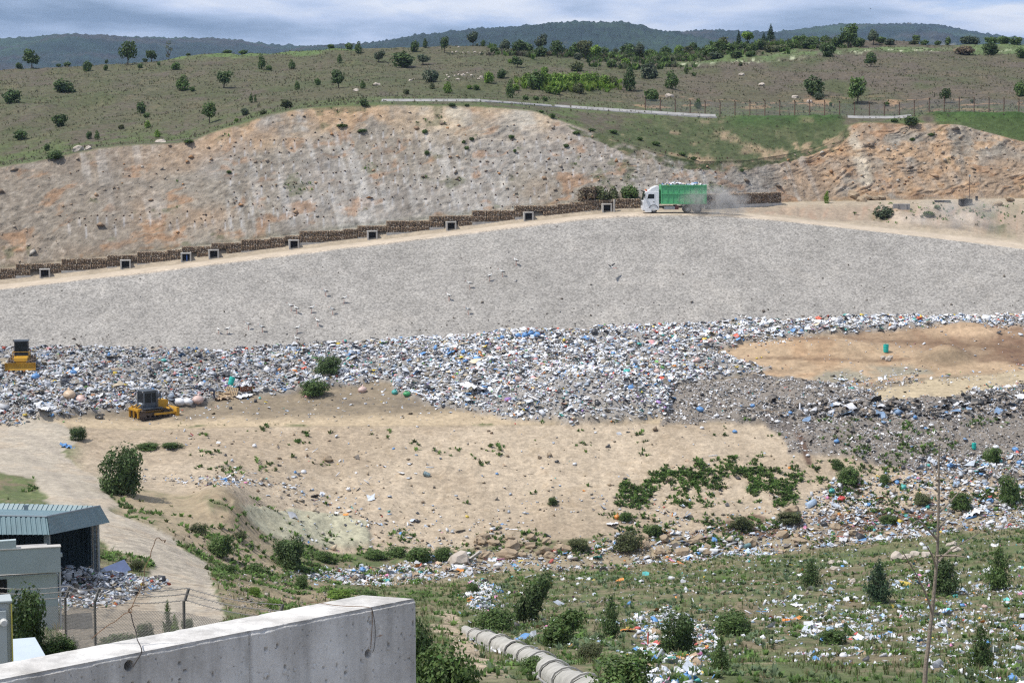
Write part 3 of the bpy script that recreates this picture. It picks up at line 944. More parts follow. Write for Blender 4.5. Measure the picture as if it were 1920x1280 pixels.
def mountain(name, crest, D, depth, foot_z, seed):
    a = np.linspace(pix_dir(crest[0][0], 80)[0], pix_dir(crest[-1][0], 80)[0], 620)
    ca = [float(pix_dir(x, y)[0]) for x, y in crest]
    cz = [float(pix_dir(x, y)[1]) * D for x, y in crest]
    zc = smooth_cols(np.interp(a, ca, cz), 8)
    T = np.concatenate([np.linspace(0, 1, 56), [1.08, 1.3]])
    t = T[:, None]
    Yg = D - depth + depth * t + 0 * a[None]
    prof = np.where(t <= 1, np.sin(np.clip(t, 0, 1) * math.pi / 2), 1 - (t - 1) * 2.2)
    Zg = foot_z + (zc[None] - foot_z) * prof
    Xg = Yg * a[None]
    spur = 1 - 2 * np.abs(fbm(Xg, Yg * 0.4, 0 * Xg, 620, 3, 0.5, seed))
    inner = np.clip(t, 0, 1) * np.clip((1 - t) * 6, 0, 1)
    Zg = Zg + inner * (spur - 1) * 34
    Yg2 = Yg - inner * spur * 160
    tree = np.abs(fbm(Xg, Yg, 0 * Xg, 16, 3, 0.7, seed + 1))
    Zg = Zg + tree * 7 - 2
    c = np.zeros(Xg.shape + (3,)) + np.array((0.014, 0.029, 0.022))
    c = mixc(c, sstep(0.0, 0.5, fbm(Xg, Yg, Zg, 500, 4, 0.6, seed + 2)), (0.028, 0.052, 0.026))
    c = mixc(c, sstep(0.25, 0.5, fbm(Xg, Yg, Zg, 260, 4, 0.6, seed + 3)), (0.036, 0.037, 0.03))
    c = mixc(c, sstep(0.72, 0.9, fbm(Xg, Yg, Zg, 140, 3, 0.6, seed + 5)) * 0.6, (0.17, 0.155, 0.11))
    c *= (1 + 0.5 * fbm(Xg, Yg, Zg, 30, 3, 0.6, seed + 4))[..., None]
    n, k = Xg.shape
    i = np.arange((n - 1) * k).reshape(n - 1, k)[:, :-1].ravel()
    o = mesh_obj(name, mesh_from(name, np.stack([Xg, Yg2, Zg], -1).reshape(-1, 3), np.stack([i, i + 1, i + k + 1, i + k], -1), m_forest, vcol=np.clip(c, 0.01, 1).reshape(-1, 3), smooth=True))
    return tag(o, kind='structure')


mountain('mountain', [(-700, 120), (-200, 96), (0, 82), (70, 77), (140, 70), (200, 68), (260, 71), (330, 74), (400, 72), (440, 74), (500, 83), (560, 86), (640, 88), (760, 96), (900, 112)], 5200, 2400, -60, 60)
mountain('mountain', [(520, 108), (600, 88), (640, 84), (700, 79), (740, 72), (780, 65), (830, 61), (900, 53), (950, 52), (1000, 47), (1060, 49), (1120, 53), (1150, 50), (1185, 54), (1210, 62), (1260, 68), (1330, 84), (1420, 110)], 4300, 2000, -60, 70)
mountain('mountain', [(1100, 110), (1180, 76), (1250, 65), (1290, 59), (1330, 56), (1380, 60), (1430, 63), (1480, 66), (1540, 76), (1640, 100)], 5000, 2000, -60, 80)
mountain('mountain', [(1340, 110), (1430, 68), (1500, 60), (1550, 53), (1600, 50), (1650, 47), (1710, 44), (1760, 48), (1820, 58), (1870, 67), (1920, 72), (2200, 92), (2700, 110)], 5800, 2400, -60, 90)


# air: one even box of haze round everything
def haze(density):
    b = MB().box((0, 3000, 130), (9000, 13000, 480))
    m = bpy.data.materials.new('air')
    m.use_nodes = True
    t = m.node_tree
    t.nodes.clear()
    out = nd(t, 'ShaderNodeOutputMaterial')
    pv = nd(t, 'ShaderNodeVolumePrincipled')
    pv.inputs['Color'].default_value = (0.5, 0.68, 1.0, 1)
    pv.inputs['Density'].default_value = density
    pv.inputs['Anisotropy'].default_value = 0.2
    lk(t, pv.outputs[0], out.inputs['Volume'])
    o = b.build('haze', m)
    tag(o, kind='stuff')


HAZE = 0.00006
if HAZE:
    haze(HAZE)

# ------------------------------------------------------------------ concrete, gabions, buildings
m_conc = mat_plain('concrete', (0.46, 0.44, 0.41), 0.85, 0.25, 1.2, bump=0.4)
m_conc_d = mat_plain('grey_concrete', (0.33, 0.32, 0.31), 0.9, 0.3, 0.8, bump=0.5)
m_dark = mat_plain('dark_panel', (0.012, 0.012, 0.013), 0.9, 0.2)
m_stone = mat_col('gabion_stone', 0.9, 5.0, 0.3, 0.6, 0.05)
m_steel = mat_plain('galvanised_steel', (0.34, 0.35, 0.36), 0.5, 0.25, 2.0, metal=0.6)
m_rustpost = mat_plain('rusty_steel', (0.17, 0.105, 0.075), 0.8, 0.35, 4.0)


def ylin(k, a):
    A, Y, Z = L[k][0], L[k][1], L[k][2]
    return float(np.interp(a, A, Y)), float(np.interp(a, A, Z))


def basket_mesh(seed, w=1.94, d=0.9, h=0.77):
    """wire basket packed with stones: uneven stone faces on front and top"""
    r = np.random.default_rng(seed)
    nx, nz = 9, 6
    V, Fc, Cc = [], [], []
    tones = [(0.31, 0.225, 0.15), (0.37, 0.29, 0.21), (0.23, 0.17, 0.12), (0.44, 0.38, 0.31), (0.28, 0.21, 0.155), (0.16, 0.125, 0.095)]
    for k in range(nz):
        off = r.uniform(0, .5)
        xs = np.clip((np.arange(nx + 1) - off + r.uniform(-.25, .25, nx + 1)) / (nx - off), 0, 1)
        xs[0], xs[-1] = 0, 1
        z0, z1 = k * h / nz, (k + 1) * h / nz
        for i in range(nx):
            x0, x1 = (xs[i] - .5) * w + .02, (xs[i + 1] - .5) * w - .02
            if x1 - x0 < .03: continue
            y = -d / 2 - r.uniform(0.0, 0.10)
            q = .025
            b = len(V)
            V += [(x0, -d / 2 + .12, z0), (x1, -d / 2 + .12, z0), (x1, -d / 2 + .12, z1), (x0, -d / 2 + .12, z1),
                  (x0 + q, y, z0 + q + r.uniform(0, .03)), (x1 - q, y + r.uniform(-.03, .03), z0 + q), (x1 - q - r.uniform(0, .04), y, z1 - q), (x0 + q, y + r.uniform(-.03, .03), z1 - q)]
            Fc += [[b + 4, b + 5, b + 6, b + 7], [b, b + 1, b + 5, b + 4], [b + 1, b + 2, b + 6, b + 5], [b + 2, b + 3, b + 7, b + 6], [b + 3, b, b + 4, b + 7]]
            t = np.array(tones[r.integers(len(tones))]) * r.uniform(.95, 1.4)
            Cc += [t] * 5
    b = len(V)
    y0, y1 = -d / 2 + .1, d / 2
    V += [(-w / 2, y0, 0), (w / 2, y0, 0), (w / 2, y1, 0), (-w / 2, y1, 0), (-w / 2, y0, h), (w / 2, y0, h), (w / 2, y1, h), (-w / 2, y1, h)]
    Fc += [[b + 4, b + 5, b + 6, b + 7], [b, b + 1, b + 5, b + 4], [b + 1, b + 2, b + 6, b + 5], [b + 3, b, b + 4, b + 7], [b + 2, b + 3, b + 7, b + 6]]
    Cc += [np.array((0.2, 0.16, 0.12))] * 5
    return mesh_from('gabion_basket', V, Fc, m_stone, fcol=np.array(Cc, np.float32))


BASKETS = [basket_mesh(s) for s in range(9)]
PORTALS = [82, 234, 348, 400, 551, 698, 846, 991, 1138]


def wall_line(x0, x1, k, dy, step=2.0):
    """points every `step` metres along a break line between two picture columns"""
    xs = np.linspace(x0, x1, 1600)
    a = np.array([float(pix_dir(x, 430)[0]) for x in xs])
    y = np.interp(a, L[k][0], L[k][1]) + dy
    z = np.interp(a, L[k][0], L[k][2])
    P = np.stack([a * y, y, z], -1)
    s = np.concatenate([[0], np.cumsum(np.linalg.norm(np.diff(P[:, :2], axis=0), axis=1))])
    n = int(s[-1] / step)
    q = np.arange(n + 1) * step
    return np.stack([np.interp(q, s, P[:, i]) for i in range(3)], -1)


def gabion_wall(x0, x1, k, dy, run, label, gaps=()):
    P = wall_line(x0, x1, k, dy)
    root = empty('gabion_wall', tuple(P[len(P) // 2]), 0, label, 'wall')
    o = Vector(root.location)
    foot = MB()
    zb, nxt = None, 0
    for i in range(len(P) - 1):
        p, q = Vector(P[i]), Vector(P[i + 1])
        m = (p + q) / 2
        ang = math.atan2(q.y - p.y, q.x - p.x)
        if zb is None or i >= nxt:
            k_ = run if run > 9 else int(rng.integers(1, 4))
            seg = P[i:min(i + k_ + 1, len(P)), 2]
            nxt = i + k_
            zb = float(seg.max()) + 0.14
        px_, _ = project(m.x, m.y, m.z)
        near_gap = any(abs(px_ - gx) < 13 for gx in gaps)
        for lay in range(2):
            if lay == 0 and near_gap: continue
            ob = bpy.data.objects.new('gabion_basket', BASKETS[rng.integers(len(BASKETS))])
            ob.location = m - o + Vector((0, 0.10 * lay, 0))
            ob.location.z = zb + lay * 0.785 - o.z + rng.uniform(-.015, .015)
            ob.rotation_euler = (rng.uniform(-.01, .01), 0, ang)
            link(ob, root)
        n_ = Vector((-math.sin(ang), math.cos(ang), 0))
        t_ = Vector((math.cos(ang), math.sin(ang), 0))
        lo = min(p.z, q.z) - .5
        if not near_gap:
            c = m - n_ * 0.12
            foot.box((c.x - o.x, c.y - o.y, (lo + zb) / 2 - o.z), (2.0, 1.0, zb - lo), Matrix.Rotation(ang, 3, 'Z'))
    foot.build('footing', m_conc, root)
    return root


gabion_wall(-60, 1206, 13, 0.9, 3, 'long stepped wall of stone filled wire baskets behind the curved haul road', PORTALS)
gabion_wall(1318, 1474, 13, 0.5, 40, 'short straight stretch of stone basket wall to the right of the green truck')

POR_N = ['faint portal at the far left end of the basket wall', 'square concrete drain portal, second from the left end of the wall', 'concrete drain portal with a blue pipe standing in it', 'drain portal just right of the one with the blue pipe', 'concrete portal in the wall straight above the left group of storks',
         'concrete drain portal below the tall pale streaks of the rock cut', 'concrete drain portal, fourth from the truck along the wall', 'drain portal two openings left of the tall concrete post', 'drain portal nearest the truck, beside a thin upright concrete post']
for i, px in enumerate(PORTALS):
    a = float(pix_dir(px, 430)[0])
    y, z = ylin(13, a)
    y += -0.12
    y2, z2 = ylin(13, a + .002)
    ang = math.atan2(y2 - ylin(13, a)[0], (a + .002) * y2 - a * ylin(13, a)[0])
    r = empty('drain_portal', (a * y, y, z - .05), ang, POR_N[i], 'drain portal', 'concrete drain portals along the basket wall')
    w, h = 0.5, 1.15
    f = MB()
    f.box((-w - .1, .3, h / 2), (.2, .9, h)).box((w + .1, .3, h / 2), (.2, .9, h)).box((0, .3, h + .08), (2 * w + .42, .94, .16))
    f.build('frame', m_conc, r, bevel=.02)
    MB().box((0, .3, h / 2), (2 * w, .1, h)).build('shade_panel', m_dark, r)  # black panel stands in for the shade inside the drain
    MB().box((0, -.1, .03), (2 * w, .8, .06)).build('sill', m_conc, r)
    if i == 2:
        MB().tube([(.1, .1, 0), (.1, .15, 1.0)], .09, 10).build('blue_pipe', mat_plain('blue_pipe', (.08, .16, .42), .5), r)
    if i == 8:
        MB().box((1.0, -.1, .95), (.22, .25, 1.9)).build('post', m_conc, r, bevel=.02)

# concrete drainage channel along the top of the rock cut
def channel(x0, x1, label):
    P = wall_line(x0, x1, 16, 1.0, 2.5)
    r = empty('drainage_channel', tuple(P[0]), 0, label, 'channel')
    o = Vector(P[0])
    for i in range(len(P) - 1):
        p, q = Vector(P[i]) - o, Vector(P[i + 1]) - o
        d = (q - p).normalized()
        n_ = Vector((-d.y, d.x, 0)).normalized()
        g = d * .03
        prof = [(-1.2, -.45), (-1.1, .0), (-.85, .02), (-.5, -.25), (.5, -.25), (1.3, .36), (1.6, .36), (1.7, -.45)]
        b = MB()
        vs = [p + g + n_ * u + Vector((0, 0, v)) for u, v in prof] + [q - g + n_ * u + Vector((0, 0, v)) for u, v in prof]
        n = len(prof)
        b.add(vs, [[k, (k + 1) % n, n + (k + 1) % n, n + k][::-1] for k in range(n)] + [list(range(n)), list(range(n, 2 * n))[::-1]])
        b.build('lining_slab', m_conc_d, r)


channel(716, 1345, 'long pale concrete drainage channel along the top of the rock cut')
channel(1588, 1722, 'short concrete channel stretch behind the fence above the orange rock cut')

# chain-link fences
def chain_mat():
    m = bpy.data.materials.new('chain_link')
    m.use_nodes = True
    t = m.node_tree
    b = t.nodes['Principled BSDF']
    b.inputs['Base Color'].default_value = (.30, .31, .32, 1)
    b.inputs['Metallic'].default_value = .5
    tr = nd(t, 'ShaderNodeBsdfTransparent')
    mx = nd(t, 'ShaderNodeMixShader')
    mx.inputs[0].default_value = .2
    lk(t, tr.outputs[0], mx.inputs[1])
    lk(t, b.outputs[0], mx.inputs[2])
    lk(t, mx.outputs[0], t.nodes['Material Output'].inputs['Surface'])
    return m


m_chain = chain_mat()


def far_fence(x0, x1, dpx, ybase, label):
    xs = np.arange(x0, x1, dpx)
    pts = []
    for x in xs:
        a = float(pix_dir(x, 215)[0])
        y = float(np.interp(a, L[16][0], L[16][1])) + 3.2
        pts.append(Vector((a * y, y, ground_z(a * y, y) - .1)))
    r = empty('chain_link_fence', tuple(pts[0]), 0, label, 'fence')
    o = pts[0].copy()
    H = 2.35
    for p in pts:
        q = p - o
        MB().tube([q, q + Vector((0, 0, H)), q + Vector((-.12, -.3, H + .35))], .085, 6).build('post', m_rustpost, r)
    for p, q in zip(pts[:-1], pts[1:]):
        a, b = p - o, q - o
        MB().add([a + Vector((0, 0, .1)), b + Vector((0, 0, .1)), b + Vector((0, 0, H)), a + Vector((0, 0, H))], [[0, 1, 2, 3]]).build('wire_mesh', m_chain, r)
    return r


far_fence(1210, 1990, 28, 0, 'rusty posted chain link fence above the orange rock cut and grass bank')

# near chain-link fence with real wires
def near_fence():
    base = [Vector((float(pix_dir(px, 1150)[0]) * y, y, 0)) for px, y in ((-40, 66), (123, 64.5), (178, 62), (345, 58), (520, 54))]
    for p in base: p.z = ground_z(p.x, p.y)
    r = empty('chain_link_fence', tuple(base[2]), 0, 'near chain link fence with barbed wire and slim posts behind the concrete wall', 'fence')
    o = base[2].copy()
    tops = []
    mp = mat_plain('fence_post', (.14, .13, .12), .7, .3, 5)
    mw = mat_plain('fence_wire', (.20, .19, .18), .6, .2, 5, metal=.3)
    for p in base:
        q = p - o
        px, _ = project(p.x, p.y, p.z)
        zt = -0.2285 * p.y if px > 150 else -.2275 * p.y
        H = max(1.7, min(2.3, zt - p.z))
        b = MB().tube([q, q + Vector((0, 0, H - .35)), q + Vector((.03, 0, H - .35)), q + Vector((.14, .05, H))], .042, 8)
        b.build('post', mp, r)
        tops.append(q + Vector((0, 0, H)))
    for (a, b), (ba, bb) in zip(zip(tops[:-1], tops[1:]), zip(base[:-1], base[1:])):
        ln = (b - a).length
        d = (b - a) / ln
        w = MB()
        def bar(p, q, rad):
            n = (q - p).cross(Vector((0, 1, 0))).normalized() * rad
            k = (q - p).normalized().cross(n).normalized() * rad
            w.add([p + n, p - n * .5 + k * .87, p - n * .5 - k * .87, q + n, q - n * .5 + k * .87, q - n * .5 - k * .87], [[0, 1, 4, 3], [1, 2, 5, 4], [2, 0, 3, 5]])
        H = 1.55
        step = .085
        n = int((ln + H) / step)
        la, lb = ba - o, bb - o
        for sgn in (1, -1):
            for i in range(n):
                s0 = i * step - H
                t0, t1 = max(0, s0), min(ln, s0 + H)
                if t1 <= t0: continue
                z0, z1 = t0 - s0, t1 - s0
                if sgn < 0: z0, z1 = H - z0, H - z1
                bar(la + (lb - la) * (t0 / ln) + Vector((0, 0, z0)), la + (lb - la) * (t1 / ln) + Vector((0, 0, z1)), .006)
        o_ = w.build('wire_mesh', mw, r)
        tag(o_, kind='stuff')
        w2 = MB()
        for f in (.0, .16, .34):
            bar_pts = [a + (b - a) * t + Vector((.1 * (1 - f), .03, -f - .10 * math.sin(math.pi * t))) for t in np.linspace(0, 1, 7)]
            w2.tube(bar_pts, .011, 4)
            for t in np.linspace(.02, .98, 22):
                c = a + (b - a) * t + Vector((.1 * (1 - f), .03, -f - .10 * math.sin(math.pi * t)))
                w2.tube([c + Vector((-.03, 0, -.03)), c + Vector((.03, 0, .03))], .008, 3)
        w2.build('barbed_wire', mw, r)


near_fence()


# ------------------------------------------------------------------ shed, white building, cabinet
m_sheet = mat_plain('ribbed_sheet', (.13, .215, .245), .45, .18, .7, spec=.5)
m_sheet_shade = mat_plain('sheet_in_shade', (.05, .08, .095), .7, .3, .6)  # darker copy of the sheet: shade inside the shed put into the colour
m_frame = mat_plain('shed_steel', (.20, .24, .27), .5, .2, 1.5)
m_white = mat_plain('white_render', (.36, .42, .43), .85, .14, .35, bump=.1)  # sheet and render darkened: shade of tinted glass put into their colour


def ribbed(mb, p0, p1, q0, q1, pitch=.28, depth=.045):
    """corrugated sheet between an upper edge p0-p1 and a lower edge q0-q1"""
    p0, p1, q0, q1 = map(Vector, (p0, p1, q0, q1))
    n = max(2, int((q1 - q0).length / pitch))
    nrm = (p1 - p0).cross(q0 - p0).normalized()
    vs, fs = [], []
    for i in range(n):
        for f, h in ((0, 0), (.55, 0), (.65, depth), (.9, depth)):
            t = (i + f) / n
            vs += [p0.lerp(p1, t) + nrm * h, q0.lerp(q1, t) + nrm * h]
    vs += [p1, q1]
    for i in range(len(vs) // 2 - 1):
        fs.append([2 * i, 2 * i + 1, 2 * i + 3, 2 * i + 2])
    b = len(vs)
    vs2 = [v - nrm * .03 for v in vs]
    mb.add(vs + vs2, fs + [[k + b for k in f[::-1]] for f in fs])


def pt(px, py, y):
    a, s = pix_dir(px, py)
    return Vector((float(a) * y, y, float(s) * y))


def shed():
    # canopy rim: near corner and far right corner of the ribbed fascia, left end beyond the frame
    YN, YF = 116.0, 131.0
    nt, nb = pt(88, 968, YN), pt(93, 1002, YN - .6)             # near right corner, top and bottom of fascia
    ft, fb = pt(187, 948, YF), pt(205, 979, YF + .2)            # far right corner
    lt, lb = nt + Vector((-16, .4, .25)), nb + Vector((-16.3, .2, .0))
    bt = ft + Vector((-18, 1.5, .2))
    base_z = ground_z(ft.x - 1, YF - 1)
    r = empty('waste_shed', (nt.x, (YN + YF) / 2, base_z), 0, 'open sided blue grey shed with a ribbed metal canopy beside the dirt road', 'shed')
    o = Vector(r.location)
    m = MB(); ribbed(m, lt - o, nt - o, lb - o, nb - o); m.build('canopy_fascia', m_sheet, r)
    m = MB(); ribbed(m, nt - o, ft - o, nb - o, fb - o); m.build('canopy_fascia', m_sheet, r)
    m = MB(); ribbed(m, bt - o, ft - o, bt - o + Vector((0, -.9, -1.0)), ft - o + Vector((-.5, -.9, -1.0)), .3); m.build('parapet_sheet', m_sheet, r)
    m = MB()
    k = .35
    m.add([nt - o + Vector((0, 0, -k)), ft - o + Vector((0, 0, -k)), bt - o + Vector((0, 0, -k)), lt - o + Vector((0, 0, -k)), nt - o + Vector((0, 0, -k - .15)), ft - o + Vector((0, 0, -k - .15)), bt - o + Vector((0, 0, -k - .15)), lt - o + Vector((0, 0, -k - .15))],
          [[0, 1, 2, 3], [7, 6, 5, 4], [0, 4, 5, 1], [1, 5, 6, 2], [2, 6, 7, 3], [3, 7, 4, 0]])
    m.build('roof', m_sheet, r)
    for t in (.25, .5, .75):
        p = ft.lerp(bt, t) - o
        MB().box((p.x, p.y - .8, p.z - .4), (.25, .1, 1.0)).build('parapet_stay', m_frame, r)
    m = MB().tube([lt - o, nt - o], .06, 6).tube([nt - o, ft - o], .06, 6)
    m.build('edge_trim', m_frame, r)
    # column at the far right corner with bolted flange
    c = pt(178, 985, YF - 1.2)
    cb = c - o; h = c.z - ground_z(c.x, c.y) + .2
    m = MB()
    m.box((cb.x, cb.y, cb.z - h / 2 + .2), (.16, .42, h)).box((cb.x + .2, cb.y, cb.z - h / 2 + .2), (.05, .5, h)).box((cb.x - .2, cb.y, cb.z - h / 2 + .2), (.05, .5, h))
    m.build('column', m_frame, r)
    for t in (.2, .45, .8, 1.1, 1.4):
        MB().box((cb.x + .05, cb.y - .26, cb.z - t), (.1, .03, .07)).build('bolt_plate', m_white, r)
    c2 = pt(92, 1010, YN + .4) - o
    MB().box((c2.x - .2, c2.y + .4, c2.z - 2.2), (.3, .3, 5.0)).build('column', m_frame, r)
    # back and far side cladding
    m = MB(); gz = base_z - o.z - 1
    b0, b1 = bt - o + Vector((0, -.5, -k)), ft - o + Vector((-.5, -.4, -k))
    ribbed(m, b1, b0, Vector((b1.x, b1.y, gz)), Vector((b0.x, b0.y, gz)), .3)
    m.build('back_wall', m_sheet_shade, r)
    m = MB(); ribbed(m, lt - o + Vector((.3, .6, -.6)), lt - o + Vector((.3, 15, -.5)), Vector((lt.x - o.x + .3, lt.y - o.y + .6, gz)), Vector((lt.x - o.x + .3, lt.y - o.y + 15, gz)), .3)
    m.build('side_wall', m_sheet_shade, r)


shed()


def white_building():
    Y = 99.0
    tr, br = pt(107, 1024, Y), pt(105, 1190, Y)
    g = ground_z(tr.x, Y) - .3
    r = empty('white_building', (tr.x, Y, g), math.radians(16), 'white rendered flat roofed building with a projecting parapet band in front of the shed', 'building')
    H = tr.z - g
    W, Dp = 14.0, 7.0
    MB().box((-W / 2, Dp / 2, (H - 1.3) / 2), (W, Dp, H - 1.3)).build('wall', m_white, r, bevel=.02)
    # parapet band that juts out over the wall, dropping toward the right end
    m = MB().prism([(-W, H - .85), (.12, H - 1.15), (.12, H + .05), (-W, H + .05)], 'y', -.45, -.003)
    m.build('parapet_band', m_white, r, bevel=.02)
    MB().prism([(-W, H + .04), (-1.9, H + .04), (-1.9, H + .50), (-W, H + .28)], 'y', -.44, -.1).build('raised_parapet', m_white, r)
    MB().box((-W / 2, Dp / 2 + .02, H - 1.27), (W - .1, Dp - .1, .06)).build('roof', m_conc_d, r)
    MB().box((-W / 2, -.22, H + .075), (W + .3, .52, .05)).build('coping', m_conc, r)
    MB().tube([(.09, -.05, 0), (.09, -.05, H - 1.2)], .05, 8).build('downpipe', mat_plain('grey_pipe', (.4, .42, .43), .5), r)
    w = MB().box((-2.9, -.01, 2.3), (1.1, .08, 1.2)).build('window', m_dark, r)
    MB().box((-2.9, -.03, 1.66), (1.3, .16, .08)).build('sill', m_conc, w)
    l = MB().box((.16, -.25, H - .35), (.1, .3, .16)).build('wall_lamp', m_white, r)


white_building()

# grey cabinet and metal lid just behind the concrete wall, low at the left
p = pt(20, 1128, 14.0)
cz = ground_z(p.x - .5, 14.3) - .1
r = empty('electric_cabinet', (p.x, 14.0, cz), math.radians(17), 'pale grey steel cabinet with a round knob at the bottom left behind the concrete wall', 'cabinet')
m_cab = mat_plain('cabinet_paint', (.42, .46, .46), .5, .12, 1.5)
H = p.z - cz
MB().box((-.45, .08, H / 2), (.9, .16, H)).build('case', m_cab, r, bevel=.015)
MB().box((-.45, -.012, H / 2), (.84, .02, H - .1)).build('door', m_cab, r, bevel=.005)
MB().tube([(-.05, -.02, H - .13), (-.05, -.06, H - .13)], [.028, .02], 12).build('knob', mat_plain('cab_knob', (.6, .6, .58), .4), r)
MB().box((-.45, .08, H + .008), (.92, .2, .016)).build('roof', m_cab, r, bevel=.005)
MB().box((.003, -.006, H / 2), (.008, .03, H - .02)).build('yellow_edge', mat_plain('yellow_edge', (.55, .48, .10), .6), r)

p = pt(52, 1226, 16.0)
r = empty('metal_sheet', tuple(p - Vector((0, 0, .04))), math.radians(20), 'pale blue grey metal lid lying behind the concrete wall beside the cabinet', 'lid')
MB().box((0, .3, 0), (.28, .7, .02)).build('sheet', mat_plain('lid_paint', (.5, .56, .62), .4, .1), r, bevel=.004)
MB().box((0, .3, -.6), (.22, .6, 1.15)).build('box', m_cab, r)


# ------------------------------------------------------------------ foreground concrete wall
def concrete_mat():
    m = bpy.data.materials.new('weathered_concrete')
    m.use_nodes = True
    t = m.node_tree
    b = t.nodes['Principled BSDF']
    tc = nd(t, 'ShaderNodeTexCoord')
    n1 = nd(t, 'ShaderNodeTexNoise', Scale=3.2, Detail=8.0, Roughness=.65)
    lk(t, tc.outputs['Object'], n1.inputs['Vector'])
    r1 = ramp(t, [(.3, (.43, .41, .385)), (.5, (.58, .56, .535)), (.7, (.68, .665, .64))])
    lk(t, n1.outputs[0], r1.inputs[0])
    mp = nd(t, 'ShaderNodeMapping')
    mp.inputs['Scale'].default_value = (9, 9, .8)
    lk(t, tc.outputs['Object'], mp.inputs['Vector'])
    n2 = nd(t, 'ShaderNodeTexNoise', Scale=1.0, Detail=4.0, Roughness=.6)
    lk(t, mp.outputs[0], n2.inputs['Vector'])
    r2 = ramp(t, [(.35, .72), (.55, 1.0), (.7, 1.06)])
    lk(t, n2.outputs[0], r2.inputs[0])
    mx = nd(t, 'ShaderNodeMix'); mx.data_type = 'RGBA'; mx.blend_type = 'MULTIPLY'; mx.inputs[0].default_value = 1
    lk(t, r1.outputs[0], mx.inputs[6]); lk(t, r2.outputs[0], mx.inputs[7])
    n3 = nd(t, 'ShaderNodeTexNoise', Scale=140, Detail=3.0)
    lk(t, tc.outputs['Object'], n3.inputs['Vector'])
    r3 = ramp(t, [(.3, .9), (.6, 1.05)])
    lk(t, n3.outputs[0], r3.inputs[0])
    m2 = nd(t, 'ShaderNodeMix'); m2.data_type = 'RGBA'; m2.blend_type = 'MULTIPLY'; m2.inputs[0].default_value = 1
    lk(t, mx.outputs[2], m2.inputs[6]); lk(t, r3.outputs[0], m2.inputs[7])
    at = nd(t, 'ShaderNodeAttribute'); at.attribute_name = 'Col'
    m3 = nd(t, 'ShaderNodeMix'); m3.data_type = 'RGBA'; m3.blend_type = 'MULTIPLY'; m3.inputs[0].default_value = 1
    lk(t, m2.outputs[2], m3.inputs[6]); lk(t, at.outputs['Color'], m3.inputs[7])
    lk(t, m3.outputs[2], b.inputs['Base Color'])
    b.inputs['Roughness'].default_value = .9
    b.inputs['Specular IOR Level'].default_value = .2
    bp = nd(t, 'ShaderNodeBump', Strength=.5, Distance=.004)
    lk(t, n3.outputs[0], bp.inputs['Height'])
    lk(t, bp.outputs[0], b.inputs['Normal'])
    return m


